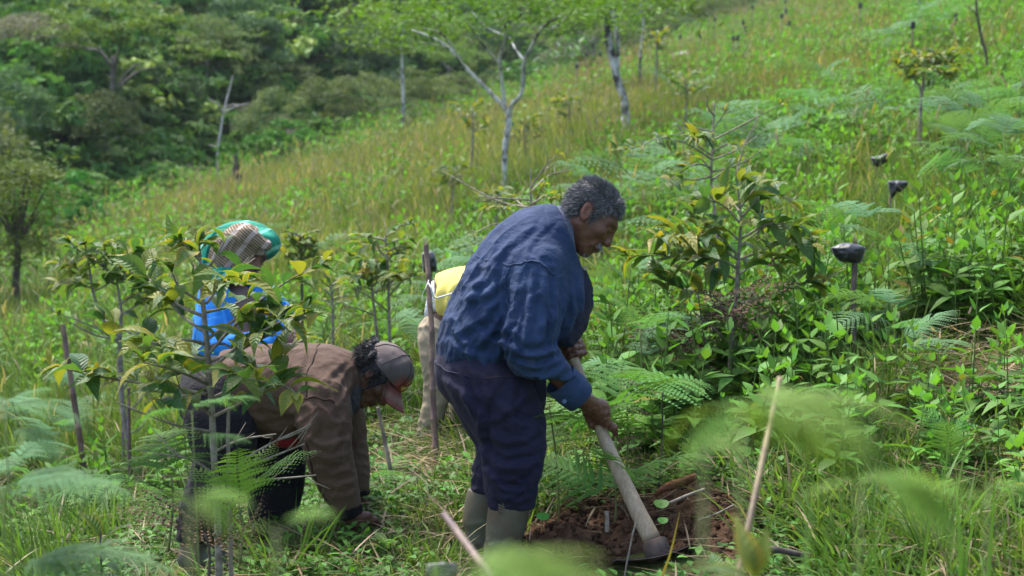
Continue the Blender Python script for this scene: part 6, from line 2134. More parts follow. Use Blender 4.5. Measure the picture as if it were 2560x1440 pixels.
def fern(label, base, height, n, size, seed, meshes=None, group=None, face=None, fan_=6.28, name='bracken_fern', elev=(0.1, 0.7), stalk=True, lean=None):
    """bracken: one stalk with fronds leaving it near the top"""
    r = np.random.default_rng(seed)
    meshes = meshes or FRONDS
    base = np.asarray(base, float)
    root = thing(name, label, 'fern', base, group)
    ln = np.array([r.normal() * 0.08, r.normal() * 0.08, 1.0]) * height if lean is None else np.asarray(lean, float)
    pts = spline(np.array([base - [0, 0, .05], base + ln * 0.5 + [0.01, 0, 0], base + ln]), 8)
    if stalk:
        part('stalk', root, tube(pts, np.linspace(0.005, 0.003, 8), 5), M_FSTEM if meshes is not FRONDS_DEAD else M_DKTWIG)
    a0 = r.uniform(0, 6.28) if face is None else face
    for i in range(n):
        f = 1 - 0.45 * (i / max(1, n - 1)) * (1 if n > 1 else 0)
        q = base + ln * f
        a = a0 + (i / max(1, n)) * fan_ - fan_ * 0.5 * (face is not None) + r.normal() * 0.2
        el = r.uniform(*elev)
        o = bpy.data.objects.new('frond', meshes[r.integers(0, len(meshes))])
        COL.objects.link(o)
        o.parent = root
        s = size * r.uniform(0.75, 1.15) * (1.0 - 0.25 * (f > 0.98))
        o.location = q - base
        o.rotation_euler = (r.normal() * 0.25, -el, a)
        o.scale = (s, s, s)
    return root

def ferns():
    g = ground_at
    # sharp ferns near the workers
    fern('green bracken fern with spread fronds beneath the digging man, beside his knee', g(1400, 5.15), 0.46, 6, 0.52, 501)
    fern('broad yellow green bracken fern between the hoe handle and the herbs', g(1560, 5.3), 0.46, 7, 0.48, 502)
    fern('low bracken fern at the foot of the hoe handle', g(1530, 5.0), 0.22, 4, 0.45, 503)
    fern('upright young bracken fern in front of the stooping man', P(600, 1370, 4.45), 0.14, 5, 0.33, 504, FRONDS_LIGHT, elev=(0.4, 1.1))
    fern('bracken fern low beneath the stooping man, at the bush stem', P(420, 1340, 4.5), 0.20, 4, 0.40, 505)
    fern('small bracken fern on the grass under the cap brim', g(945, 5.9), 0.14, 3, 0.30, 506)
    fern('pale bracken fern with two tiers of fronds beside the stooping jacket front', g(1530, 6.6), 0.72, 6, 0.42, 508, FRONDS_PALE)
    fern('pale bracken fern in the grass between the man and the olive leaved bush', g(1600, 6.0), 0.50, 5, 0.44, 509, FRONDS_PALE)
    fern('bracken fern behind the stake with the crumpled bag', g(2170, 7.0), 0.60, 7, 0.55, 510, FRONDS_PALE)
    fern('bracken fern with pale fronds low among the herbs below the bagged stake', g(2235, 5.8), 0.40, 6, 0.42, 511, FRONDS_PALE)
    fern('young yellow green fern in the cut grass at the bare patch', P(2365, 1250, 4.6), 0.16, 3, 0.24, 512, elev=(0.9, 1.3))
    # a bank of ferns up the right of the slope, thinning out above
    spots = [(2400, 8.5, .72, .48), (2480, 9.0, .75, .5), (2540, 8.2, .7, .5), (2400, 10.0, .75, .5), (2440, 10.5, .8, .52), (2520, 11.0, .8, .55), (2380, 12.0, .75, .55), (2375, 11.2, .75, .5), (2480, 13.0, .55, .6), (2550, 12.2, .55, .6),
             (1510, 10.5, .5, .8), (1580, 12, .5, .9), (1480, 12.5, .5, .8), (1440, 11.0, .4, .7), (1620, 13.5, .5, .9), (1880, 13.0, .5, .9), (1960, 13.5, .5, .9), (1830, 15, .5, .9), (2010, 16, .5, .9), (1750, 11.5, .4, .8),
             (1240, 9.4, .4, .7), (1190, 10.2, .4, .6), (1130, 9.2, .35, .6), (2260, 22, .8, 1.2), (2330, 24, .8, 1.2), (790, 14, .3, .7), (650, 17, .4, .8), (1700, 26, .5, 1.0), (2070, 20, .5, 1.0), (2200, 14, .5, .9), (1050, 8.6, .3, .6),
             (60, 9.0, .4, .5), (130, 8.0, .3, .42), (20, 7.2, .35, .45), (205, 9.6, .3, .42), (90, 6.9, .25, .4)]
    fmarks = [(2300, 230, 'the umbrella shaped coffee tree'), (2243, 470, 'the pointed bag'), (2199, 399, 'the sagging bag'), (2133, 700, 'the crumpled bag'), (1790, 330, 'the half bare coffee bush'), (1562, 230, 'the twin trunked white tree'),
              (1262, 420, 'the forked tree\'s foot'), (1500, 470, 'the grey haired head'), (620, 600, 'the headcloth'), (200, 700, 'the taller coffee bush'), (165, 850, 'the leaning cane'), (1075, 650, 'the frayed cane top'), (2282, 62, 'the tilted far bag')]
    for i, (px, D, h, s) in enumerate(spots):
        b = g(px, D)
        fern(described('pale bracken fern' if D < 10 else ('feathery fern' if i % 2 else 'spreading fern'), b + [0, 0, h], fmarks), b, h, 6, s, 540 + i, FRONDS_PALE if D < 10 else FRONDS_FAR, 'bracken ferns on the slope')
    # dead brown fern under the olive leaved bush
    fern('dead brown fern hanging about the stem of the olive leaved bush', g(1775, 6.2), 0.55, 14, 0.50, 590, FRONDS_DEAD, name='dead_fern', elev=(-0.2, 0.5))
    fern('withered dark fern curled on the herbs right of the hoe handle', g(1640, 5.3), 0.42, 3, 0.34, 591, FRONDS_DEAD, name='dead_fern', face=3.3, fan_=1.2, elev=(-0.2, 0.3))
    fern('dry brown fern litter at the foot of the large coffee bush', P(520, 1420, 4.1), 0.10, 6, 0.30, 592, FRONDS_DEAD, name='dead_fern', elev=(0.3, 1.0))
    fern('dry reddish fern in the cut grass under the herbs', P(2340, 1290, 4.6), 0.10, 3, 0.25, 593, FRONDS_DEAD, name='dead_fern', elev=(0.2, 0.8))
    # tall ferns close to the camera, out of focus
    def close(lb, px, py, D, fronds, m=None):
        """a tall stalk close to the lens: fronds (turn, size, rise, place on the stalk)"""
        m = m or FRONDS_LIGHT
        top = P(px, py, D)
        b = np.array([top[0], top[1] + 0.02, gz(top[0], top[1])])
        root = thing('bracken_fern', lb, 'fern', b)
        part('stalk', root, tube(spline(np.array([b - [0, 0, .05], (b + top) / 2 + [.008, 0, 0], top]), 10), np.linspace(0.0035, 0.0013, 10), 5), M_FSTEM)
        for i, (yaw, s_, el, f) in enumerate(fronds):
            o = link('frond', m[i % len(m)], root)
            o.location = (top - b) * f
            o.rotation_euler = (0.25 * math.sin(i * 2.1), -el, yaw)
            o.scale = (s_, s_, s_)
    close('tall bracken fern out of focus, its fronds arching over the dug soil\'s edge', 1855, 1020, 0.95, [(0.0, 0.14, 0.05, 1), (0.35, 0.13, -0.15, 1), (-0.3, 0.14, -0.35, 1), (-0.1, 0.12, -0.6, 1), (2.9, 0.07, -0.3, 1), (3.5, 0.06, -0.6, 1), (0.15, 0.13, -0.4, .995), (-0.5, 0.12, -0.1, 1), (0.6, 0.11, -0.4, 1), (1.2, 0.08, -0.2, 1)])
    close('blurred fern tip with its crosier bending before the herbs', 1760, 1130, 0.85, [(3.0, 0.030, -0.7, 1), (0.2, 0.035, 0.2, 1)])
    close('very blurred pale green fern below the dug soil', 1135, 1436, 0.80, [(0.05, 0.12, 0.0, 1), (-0.3, 0.12, -0.2, 1), (0.5, 0.11, 0.1, 1), (0.1, 0.11, -0.4, 1), (0.25, 0.11, -0.15, 1), (-0.6, 0.10, 0.0, 1), (2.6, 0.03, 0.0, 1)])
    close('blurred fern crown low beside the wide pale grass blade', 2150, 1210, 1.1, [(0.1, 0.12, -0.15, 1), (-0.4, 0.12, -0.4, 1), (0.7, 0.10, 0.0, 1), (2.8, 0.06, -0.2, 1), (0.3, 0.12, -0.3, 1), (-0.15, 0.12, 0.0, 1)])
    close('blurred fern with curling yellow tips before the stooping man', 470, 1240, 1.0, [(0.0, 0.055, 0.0, 1), (-0.5, 0.05, -0.4, 1), (2.9, 0.012, 0.0, 1)])
    close('second blurred fern with a drooping tip under the brown sleeve', 690, 1320, 1.0, [(0.1, 0.052, 0.35, 1), (3.0, 0.03, 0.0, 1)])
    close('pale bracken frond lying across the lower corner', 20, 1430, 2.3, [(0.1, 0.31, 0.15, 1), (-0.3, 0.22, 0.0, 1), (0.6, 0.2, 0.2, 1)], FRONDS_PALE)
    close('bracken fern with a long frond reaching over the grass towards the coffee bush', 5, 1230, 2.3, [(0.0, 0.25, 0.15, 1), (0.4, 0.17, 0.0, 1), (-0.4, 0.15, 0.0, 1)], FRONDS_PALE)
    close('bracken fern with arched fronds at the picture edge', 10, 1015, 2.4, [(0.2, 0.16, -0.1, 1), (-0.4, 0.15, -0.3, .97), (1.2, 0.13, 0.2, 1), (2.8, 0.12, 0.1, 1), (0.1, 0.19, 0.0, 0.9)], FRONDS_PALE)
    close('tall thin bracken fern before the large coffee bush', 480, 1030, 2.9, [(0.15, 0.16, 0.3, 1), (2.9, 0.16, -0.1, 1), (0.9, 0.12, 0.2, 1), (-0.3, 0.15, 0.0, .96), (3.4, 0.13, -0.2, .95)], FRONDS)
    close('blurred fern sprays over the lower right grass', 2470, 1210, 1.5, [(0.2, 0.10, -0.2, 1), (2.7, 0.10, -0.2, 1), (-0.6, 0.08, -0.3, 1)])

# ------------------------------------------------------------------ herbs beside the dug ground, leaf by leaf where they show large
def herbs():
    r = np.random.default_rng(700)
    kinds = []
    for i in range(6):
        st, lv = herb_geo(700 + i, 0.40, 0.090, 8, branches=1 if i % 2 else 2)
        kinds.append((mesh_np('stem', *st, M_HERB), [mesh_np('leaf', *l, M_HERB) for l in lv]))
    kinds_far = []
    for i in range(5):
        st, lv = herb_geo(720 + i, 0.42, 0.085, 9, branches=4)
        kinds_far.append((mesh_np('stem', *st, M_HERB), mesh_np('foliage', *join(lv), M_HERB)))
    near = []
    for k in range(4000):
        px, D = r.uniform(1500, 2880), r.uniform(4.7, 8.2)
        p = ground_at(px, D)
        if in_soil(np.array([p[0]]), np.array([p[1]]), 1.35)[0] or (p[0] < 0.75 and D < 5.6):
            continue
        if ((p[0] - 1.95) / 0.6) ** 2 + ((p[1] - 5.9) / 0.5) ** 2 < 1 or (p[1] < 5.1 and p[0] > 0.9 and r.uniform() < 0.75):
            continue
        if D > 6.6 and 2140 < px < 2300:
            continue
        if min([((p[0] - q[0]) ** 2 + (p[1] - q[1]) ** 2) for q in near] or [9]) < 0.155 ** 2:
            continue
        near.append(p)
        if len(near) >= 275:
            break
    near.sort(key=lambda p: p[1])
    hm = [(2133, 800, 'the bag stake'), (1825, 880, 'the olive leaved bush\'s stem'), (1560, 1150, 'the hoe handle'), (2440, 1120, 'the bare patch'), (1900, 1180, 'the bamboo stake'), (1620, 1300, 'the dug soil'), (1790, 500, 'the half bare bush'),
          (2225, 500, 'the pointed bag'), (1500, 650, 'the grey haired man\'s chin'), (2300, 900, 'the herb bank\'s middle'), (2520, 800, 'the herb bank\'s outer end'), (2050, 1080, 'the yellowing herb stems')]
    for i, p in enumerate(near):
        s = r.uniform(0.75, 1.25) * (1.0 + 0.3 * min(1, max(0, (p[1] - 5.0) / 1.2)) * (p[1] < 7))
        fine = i < 75
        kind = ('tall ' if s > 1.3 else 'low ' if s < 1.0 else '') + ('pointed leaved herb' if fine else 'bushy herb')
        root = thing('leafy_herb', described(kind, p + np.array([0, 0, 0.25]), hm), 'herb', p, 'leafy herbs on the bank')
        root.rotation_euler = (r.normal() * 0.12, r.normal() * 0.12, r.uniform(0, 6.28))
        root.scale = (s, s, s)
        if fine:
            st, lv = kinds[r.integers(0, 6)]
            link('stem', st, root)
            for l in lv:
                link('leaf', l, root)
        else:
            st, fo = kinds_far[r.integers(0, 5)]
            link('stem', st, root)
            link('foliage', fo, root)

# ------------------------------------------------------------------ stakes and black planting bags
def cane_mat():
    m, n, o = newmat('dry_cane')
    b = nd(n, 'ShaderNodeBsdfPrincipled', Roughness=0.6)
    nz = noise_node(n, 5, 4, 0.7, scl=(1, 1, 1.0))
    n2 = noise_node(n, 60, 3, 0.7, scl=(1, 1, 0.12))
    c = mixc(n, maprange(n, nz.outputs[0], 0.4, 0.62), (0.085, 0.05, 0.045), (0.22, 0.16, 0.11))
    c = mixc(n, maprange(n, n2.outputs[0], 0.45, 0.7, 0, 0.7), c, (0.04, 0.022, 0.022))
    a = nd(n, 'ShaderNodeAttribute', attribute_name='col')
    c = mixc(n, 1.0, c, a.outputs['Color'], 'MULTIPLY')
    n.links.new(c, b.inputs['Base Color'])
    n.links.new(bump(n, n2.outputs[0], 0.4, 0.003), b.inputs['Normal'])
    n.links.new(b.outputs[0], o.inputs[0])
    return m
M_CANE = cane_mat()
M_PLASTIC = plain_mat('black_polythene', (0.010, 0.010, 0.012), (0.022, 0.022, 0.025), 20, 0.42, 0.5, 60, 0.006, 0.5)

def cane_stake(label, top, bot, D, r0, seed, tint=(1, 1, 1), joints=5, dz=0.0, name='cane_stake', cat='stake', frayed=False):
    a, b = P(top[0], top[1], D + dz), P(bot[0], bot[1], D)
    g = gz(b[0], b[1])
    d = unit(b - a)
    if b[2] > g:
        b = b + d * ((b[2] - g) / max(0.2, -d[2]) + 0.05)
    base = np.array([b[0], b[1], gz(b[0], b[1])])
    root = thing(name, label, cat, base)
    pts, rad = [], []
    rr = np.random.default_rng(seed)
    n = joints
    for i in range(n + 1):
        f = i / n
        q = a + (b - a) * f + rr.normal(size=3) * 0.003
        for e, k in ((-0.006, 1.0), (0, 1.16), (0.006, 1.02)):
            if (i == 0 and e < 0) or (i == n and e > 0):
                continue
            pts.append(q + d * e)
            rad.append(r0 * k * (0.85 + 0.3 * f))
    part('cane', root, tube(pts, rad, 10, None, True, 0.08, seed, np.asarray(tint, float)), M_CANE)
    if frayed:
        for j in range(4):
            q = a + 0.6 * r0 * np.array([math.cos(j * 1.6), math.sin(j * 1.6), 0])
            part('splinter', root, tube([q + d * 0.01, q - d * 0.018, q - d * 0.035 * (1 + .3 * j / 3)], [0.003, 0.002, 0.0006], 4, None, True, 0, 0, np.array([1.6, 1.5, 1.4])), M_CANE)
    return root

def bag_geo(c, ax_, up, L, R, seed, flat=0.6, pinch=0.3, amp=0.012, nu=26, nv=15):
    """crumpled plastic sleeve: a squashed tube along ax_, one end gathered"""
    ax_ = unit(ax_)
    up = unit(up - (up @ ax_) * ax_)
    s = np.cross(ax_, up)
    u = np.linspace(0, 2 * np.pi, nu, endpoint=False)
    V = []
    prof = np.interp(np.linspace(0, 1, nv), [0, 0.06, 0.3, 0.7, 0.96, 1.0], [pinch * 0.2, pinch, 0.85, 1.0, 0.97, 0.90])
    for j in range(nv):
        t = j / (nv - 1) - 0.5
        sq = np.sign(np.cos(u)) * np.abs(np.cos(u)) ** 0.8
        sp_ = np.sign(np.sin(u)) * np.abs(np.sin(u)) ** 0.8
        V.append(c + ax_ * L * t + np.outer(sq * R * prof[j], up) + np.outer(sp_ * R * flat * prof[j], s))
    V = np.array(V).reshape(-1, 3)
    rel = (V - c) / R
    nz = np.stack([1 - 2 * np.abs(vnoise(rel * 1.7 + 5 * k, seed + k)) for k in range(3)], -1)
    V = V + amp * nz + amp * 0.4 * np.stack([vnoise(rel * 4 + k, seed + 9 + k) for k in range(3)], -1)
    i = np.arange(nv - 1)[:, None] * nu
    j = np.arange(nu)[None]
    Q = np.stack([i + j, i + (j + 1) % nu, i + nu + (j + 1) % nu, i + nu + j], -1).reshape(-1, 4)
    return V, Q, None, None

def bag(label, px, py, D, ax_, up, L, R, seed, group=None, **kw):
    c = P(px, py, D)
    root = thing('planting_bag', label, 'bag', c, group)
    k = dict(kw)
    small = D > 16
    part('sleeve', root, bag_geo(c, ax_, up, L, R, seed, nu=14 if small else 26, nv=8 if small else 15, **k), M_PLASTIC)
    return root

def pillow_bag(label, outline, D, depth, seed, group=None, fold=0.012, open_side=None):
    """flattened plastic sleeve: outline (picture columns, rows at D) swelling to its real thickness, with creases"""
    o2 = spline(np.array([(x, y, 0) for x, y in outline + outline[:1]], float), 40)[:-1, :2]
    c2 = o2.mean(0)
    c = P(c2[0], c2[1], D)
    root = thing('planting_bag', label, 'bag', c, group)
    n, m = len(o2), 9
    V = []
    for side in (-1, 1):
        for j in range(m):
            s = 1 - j / (m - 1) * 0.985
            q = c2 + (o2 - c2) * s
            th = depth * math.sqrt(max(0.0, 1 - s ** 2.2))
            for k in range(n):
                V.append(P(q[k][0], q[k][1], D + side * th))
    V = np.array(V)
    rel = (V - c) / 0.05
    nz = 1 - 2.2 * np.abs(vnoise(rel * np.array([1.2, 1, 1.6]), seed)) + 0.5 * (1 - 2 * np.abs(vnoise(rel * 2.6, seed + 3)))
    V = V + np.outer(nz * fold * 0.6, FWD) + np.outer(vnoise(rel * 1.5, seed + 5) * fold * 0.35, UPV)
    Q = []
    for h in range(2):
        for j in range(m - 1):
            for k in range(n):
                a_, b_ = h * m * n + j * n + k, h * m * n + j * n + (k + 1) % n
                q = [a_, b_, b_ + n, a_ + n]
                Q.append(q if h else q[::-1])
    for k in range(n):
        Q.append([k, (k + 1) % n, m * n + (k + 1) % n, m * n + k])
    part('sleeve', root, (V, np.array(Q), None, None), M_PLASTIC)
    return root

def stakes_and_bags():
    cane_stake('tall broken cane stake with a frayed top between the two stooping men', (1066, 615), (1094, 1195), 6.2, 0.0128, 801, (1.15, 1.0, 0.95), 8, 0.15, frayed=True)
    cane_stake('leaning brown cane stake in the grass left of the large coffee bush', (158, 812), (212, 1190), 6.9, 0.0145, 802, (1.1, 0.95, 0.9), 6)
    cane_stake('short cane stake behind the dark stem of the taller coffee bush', (322, 968), (325, 1150), 6.6, 0.0085, 803, (0.9, 0.8, 0.8), 3)
    cane_stake('pale bamboo stake close to the camera beside the yellow spotted leaf', (1946, 955), (1838, 1440), 2.3, 0.0062, 804, (1.35, 1.5, 0.9), 5, 0.25)
    cane_stake('short blurred purplish cut stake in the grass near the rubber boots', (1113, 1284), (1170, 1360), 2.1, 0.0062, 805, (1.0, 0.98, 1.0), 2, 0.2)
    cane_stake('small grey tube marker in the grass beneath the cap brim', (942, 1018), (952, 1062), 5.9, 0.0085, 806, (1.9, 2.1, 2.4), 2)
    cane_stake('dark weathered stake that carries the crumpled bag', (2137, 608), (2132, 955), 6.25, 0.0125, 807, (0.62, 0.6, 0.58), 3, name='wooden_stake', frayed=True)
    pillow_bag('crumpled black plastic bag hung sideways on the dark stake', [(2077, 617), (2100, 610), (2128, 607), (2152, 612), (2164, 617), (2160, 640), (2150, 656), (2126, 658), (2098, 650), (2085, 636)], 6.23, 0.045, 811)
    cane_stake('thin pale stake leaning under the pointed bag', (2228, 490), (2214, 620), 9.8, 0.010, 808, (2.0, 2.0, 1.8), 3)
    pillow_bag('folded black plastic bag with a pointed corner on the thin pale stake', [(2219, 452), (2240, 451), (2262, 452), (2272, 456), (2262, 472), (2244, 484), (2228, 494), (2222, 475)], 9.75, 0.05, 812)
    cane_stake('thin stake under the bag that sags open to one side', (2192, 408), (2186, 475), 12.0, 0.010, 809, (1.6, 1.5, 1.3), 3)
    pillow_bag('black plastic bag sagging open to one side, second up the slope', [(2177, 392), (2195, 390), (2212, 384), (2222, 384), (2221, 400), (2210, 410), (2196, 417), (2184, 412)], 11.95, 0.06, 813)
    cane_stake('stake half hidden by the olive leaved coffee bush', (1693, 610), (1690, 730), 8.3, 0.010, 810, (0.9, 0.8, 0.8), 3)
    bag('dark blue black bag half hidden by the olive leaves', 1692, 622, 8.25, img(0.1, -1, 0), img(1, 0.1, 0.2), 0.11, 0.040, 814, pinch=0.8)
    cane_stake('stake of the bag that peeps out at the top of the olive leaves', (1896, 520), (1893, 640), 9.2, 0.010, 815, (0.9, 0.8, 0.8), 3)
    bag('black bag peeping out at the top of the olive leaves', 1895, 530, 9.15, img(0.1, -1, 0), img(1, 0.1, 0.2), 0.085, 0.033, 816, pinch=0.8)
    cane_stake('stake of the upright bag beside the frayed cane', (1076, 640), (1080, 790), 8.2, 0.010, 817, (0.9, 0.8, 0.8), 3)
    pillow_bag('upright black bag with a brown rim beside the frayed cane top', [(1054, 634), (1070, 626), (1086, 634), (1092, 660), (1090, 678), (1074, 678), (1060, 684), (1055, 660)], 8.15, 0.05, 818)
    bag('black bag lying in the grass at the lower edge', 1100, 1434, 2.5, img(1, 0.1, 0.1), img(0, -1, 0), 0.055, 0.018, 819, pinch=0.8, amp=0.004)
    far = [(2282, 62, 22, 'tilted black bag on a stick, larger than the other far bags'), (2390, 42, 24, 'dark bag right of the tilted one at the top of the slope'), (2298, 8, 30, 'black bag cut off at the top edge of the picture'),
           (1973, 58, 36, 'small black bag lying tilted on the upper slope'), (1954, 40, 37, 'small upright black bag just above the tilted one on the upper slope'), (1833, 96, 34, 'left one of two black bags standing close together'), (1844, 94, 34, 'right one of two black bags standing close together'),
           (1863, 72, 38, 'lower of two black bags one above the other'), (1858, 56, 40, 'upper of two black bags one above the other'), (1750, 89, 42, 'squat black bag on the ridge side of the slope'), (1700, 92, 42, 'leftmost far black bag on the upper slope'),
           (1787, 48, 46, 'tiny dark bag above the squat one'), (1965, 26, 44, 'dim greyish bag near the top of the slope'), (1881, 18, 48, 'tiny bag near the top edge, left of the dim one'), (1772, 14, 50, 'faintest far bag at the top of the ridge'), (1963, 4, 48, 'bag at the very top edge above the dim one'),
           (1465, 135, 40, 'pale grey bag left of the twin white barked trunk'), (1500, 136, 40, 'darker grey bag close to the twin white barked trunk'), (1442, 165, 38, 'grey bag lower down beside the maize leaves'), (2150, 14, 30, 'small bag on the grass under the top edge')]
    for i, (px, py, D, lb) in enumerate(far):
        R = 0.042 if D < 31 else 0.046
        t = random.uniform(-0.35, 0.35)
        c = P(px, py, D)
        g = gz(c[0], c[1])
        bag(lb, px, py, D, img(t, 1, 0.1), img(1, -t, 0.2), R * 3.0, R, 830 + i, 'far black bags on sticks', pinch=0.8, amp=0.006)
        st = thing('bag_stick', 'thin stick under the ' + ' '.join(lb.replace('black ', '').split(',')[0].split()[:10]), 'stick', (c[0], c[1], min(g, c[2] - 0.1)))
        part('stick', st, tube([np.array([c[0], c[1], min(g, c[2] - 0.1) - 0.05]), c + [0, 0, 0.03]], 0.012, 5, None, True, 0, 0, np.array([0.8, 0.7, 0.7])), M_CANE)

def white_string():
    root = thing('string', 'white strip of string tied to the frayed cane and trailing over the yellow shirt', 'string', P(1076, 730, 6.2))
    m = plain_mat('white_string', (0.62, 0.60, 0.58), None, 10, 0.7, 0.1)
    part('strand', root, tube([P(1070, 706, 6.24), P(1078, 720, 6.2), P(1086, 744, 6.22), P(1110, 740, 6.26), P(1138, 731, 6.3)], [0.0026, 0.0038, 0.0038, 0.0044, 0.0038], 5, 18), m)
    part('strand', root, tube([P(1072, 700, 6.24), P(1064, 720, 6.2), P(1056, 738, 6.22), P(1055, 752, 6.22)], 0.0018, 4, 10), m)

# ------------------------------------------------------------------ dug soil: loose red brown earth with clods and roots
def dug_soil():
    r = np.random.default_rng(900)
    xs, ys = np.meshgrid(np.linspace(-0.62, 0.66, 110), np.linspace(-0.62, 0.85, 110))
    X, Y = xs + SOIL_C[0], ys + SOIL_C[1]
    p = np.stack([X, Y, 0 * X], -1).reshape(-1, 3)
    rad = np.sqrt((xs / 0.56) ** 2 + ((ys - 0.1) / 0.68) ** 2) + 0.16 * vnoise(p * 5, 2).reshape(X.shape)
    m = smooth01((1.08 - rad) / 0.35)
    hump = 0.09 * np.exp(-(((xs + 0.28) / 0.12) ** 2 + ((ys - 0.12) / 0.16) ** 2)) + 0.07 * np.exp(-(((xs - 0.12) / 0.2) ** 2 + ((ys - 0.28) / 0.16) ** 2)) + 0.06 * np.exp(-(((xs - 0.34) / 0.2) ** 2 + ((ys - 0.1) / 0.2) ** 2)) - 0.07 * np.exp(-(((xs - 0.10) / 0.18) ** 2 + ((ys + 0.10) / 0.16) ** 2))
    n = 0.030 * fbm(p * 9, 4, 3).reshape(X.shape) + 0.014 * np.abs(vnoise(p * 40, 9)).reshape(X.shape)
    Z = GZ(X, Y) - 0.06 + m * (0.075 + hump + n)
    V = np.stack([X, Y, Z], -1).reshape(-1, 3)
    k = X.shape[1]
    i = np.arange(X.shape[0] - 1)[:, None] * k + np.arange(k - 1)[None]
    Q = np.stack([i, i + 1, i + k + 1, i + k], -1).reshape(-1, 4)
    gs = [(V, Q, None, np.array([1.0, 1, 1]))]
    ph = (1 + 5 ** 0.5) / 2
    ico = np.array([(-1, ph, 0), (1, ph, 0), (-1, -ph, 0), (1, -ph, 0), (0, -1, ph), (0, 1, ph), (0, -1, -ph), (0, 1, -ph), (ph, 0, -1), (ph, 0, 1), (-ph, 0, -1), (-ph, 0, 1)]) / 1.9
    fc = np.array([(0, 11, 5), (0, 5, 1), (0, 1, 7), (0, 7, 10), (0, 10, 11), (1, 5, 9), (5, 11, 4), (11, 10, 2), (10, 7, 6), (7, 1, 8), (3, 9, 4), (3, 4, 2), (3, 2, 6), (3, 6, 8), (3, 8, 9), (4, 9, 5), (2, 4, 11), (6, 2, 10), (8, 6, 7), (9, 8, 1)])
    flat = np.where((m > 0.4).ravel())[0]
    for j in range(2600):
        c = V[r.choice(flat)] + np.array([r.normal() * 0.01, r.normal() * 0.01, r.uniform(-0.004, 0.008)])
        s = min(0.032, 0.004 + r.exponential(0.0045))
        g = ico * s * r.uniform(0.6, 1.2, (12, 1)) * np.array([1, 1, 0.8])
        gs.append((g + c, None, fc, np.array([1, 1, 1.0]) * r.uniform(0.55, 1.5)))
    m_ = plain_mat('red_brown_earth', (0.048, 0.026, 0.016), (0.112, 0.064, 0.040), 16, 0.98, 1.0, 90, 0.012, 0.05, attr=True)
    g = join(gs)
    o = link('dug_soil', mesh_np('dug_soil', g[0], g[1], g[2], g[3], m_))
    o['kind'] = 'stuff'
    o['label'] = 'freshly dug red brown soil heaped before the hoe'
    gs = []
    for j in range(420):
        c = V[r.choice(flat)] + np.array([r.normal() * 0.05, r.normal() * 0.05, 0.004])
        a = r.uniform(0, 6.28)
        L = r.uniform(0.02, 0.11)
        d = np.array([math.cos(a), math.sin(a), r.uniform(-0.1, 0.6)])
        e = np.array([math.cos(a + 1), math.sin(a + 1), r.uniform(-0.6, 0.2)])
        cc = (np.array([0.19, 0.11, 0.055]) if r.uniform() < 0.7 else np.array([0.30, 0.24, 0.15])) * r.uniform(0.5, 1.3)
        gs.append(tube([c, c + d * L * 0.5, c + d * L * 0.8 + e * L * 0.3], [0.0010, 0.0010, 0.0004], 3, 5, False, 0, 0, cc))
    g = join(gs)
    o = link('root_fibres', mesh_np('root_fibres', g[0], g[1], g[2], g[3], plain_mat('root_fibre', (1, 1, 1), (0.8, 0.8, 0.8), 20, 0.9, 0, attr=True)))
    o['kind'] = 'stuff'
    o['label'] = 'pale and brown root fibres sticking out of the dug soil'
    def stick(lb, pts, rad, mat, name='dead_stick'):
        root = thing(name, lb, 'stick', pts[-1])
        part('wood', root, tube(pts, rad, 7, 16, True, 0.2, 5), mat)
    M_RR = plain_mat('red_root_bark', (0.10, 0.045, 0.022), (0.05, 0.022, 0.012), 40, 0.95, 0.9, 150, 0.006, 0.1)
    D = 4.85
    stick('thick hairy brown root sticking out of the dug soil', [P(1742, 1190, D), P(1700, 1207, D), P(1660, 1222, D), P(1638, 1240, D)], [0.012, 0.016, 0.014, 0.006], M_RR)
    stick('pale dry stalk lying slanted on the dug soil beyond the hoe', [P(1762, 1222, D - .05), P(1720, 1238, D - .05), P(1672, 1258, D - .05)], [0.004, 0.005, 0.005], M_TWIG)
    stick('thin pale stalk lying at the far side of the dug soil', [P(1835, 1262, D - .1), P(1790, 1285, D - .12), P(1745, 1300, D - .15)], [0.003, 0.0035, 0.003], M_TWIG)
    stick('short split stump with a charred foot in the dug soil', [P(1517, 1278, 4.72), P(1518, 1300, 4.72), P(1517, 1330, 4.72)], [0.006, 0.0075, 0.0075], M_TWIG)
    stick('pale bent twig standing before the hoe blade', [P(1590, 1305, 4.5), P(1580, 1345, 4.5), P(1565, 1420, 4.5), P(1560, 1460, 4.5)], [0.0025, 0.003, 0.0032, 0.003], M_TWIG)
    stick('dark fallen branch in the grass right of the dug soil', [P(2010, 1388, 4.1), P(1960, 1378, 4.1), P(1890, 1365, 4.1)], [0.007, 0.010, 0.008], M_DKTWIG)
    # round leaves on the soil
    for (px, py, D_, s, lb) in ((1357, 1290, 4.72, 0.022, 'small round green leaf lying on the soil near the boot'), (1653, 1258, 4.78, 0.026, 'round bright green leaf standing on the dug soil behind the hoe'), (1657, 1300, 4.7, 0.018, 'small heart shaped leaf on the soil beside the hoe handle')):
        c = P(px, py, D_)
        root = thing('pennywort_leaf', lb, 'leaf', c)
        th = np.linspace(0, 2 * np.pi, 15)[:-1]
        nrm = unit(unit(CAM - c) + np.array([0.1, 0.3, 1.3]))
        e1 = unit(np.cross(nrm, [0, 0, 1.0]))
        e2 = np.cross(nrm, e1)
        ring_ = c + np.outer(np.cos(th) * s * (1 - 0.25 * (np.sin(th) > .9)), e1) + np.outer(np.sin(th) * s * 0.95, e2) + np.outer(0.12 * s * np.cos(2 * th), nrm)
        V = np.vstack([c - nrm * 0.004, ring_])
        T = np.array([[0, 1 + j, 1 + (j + 1) % 14] for j in range(14)])
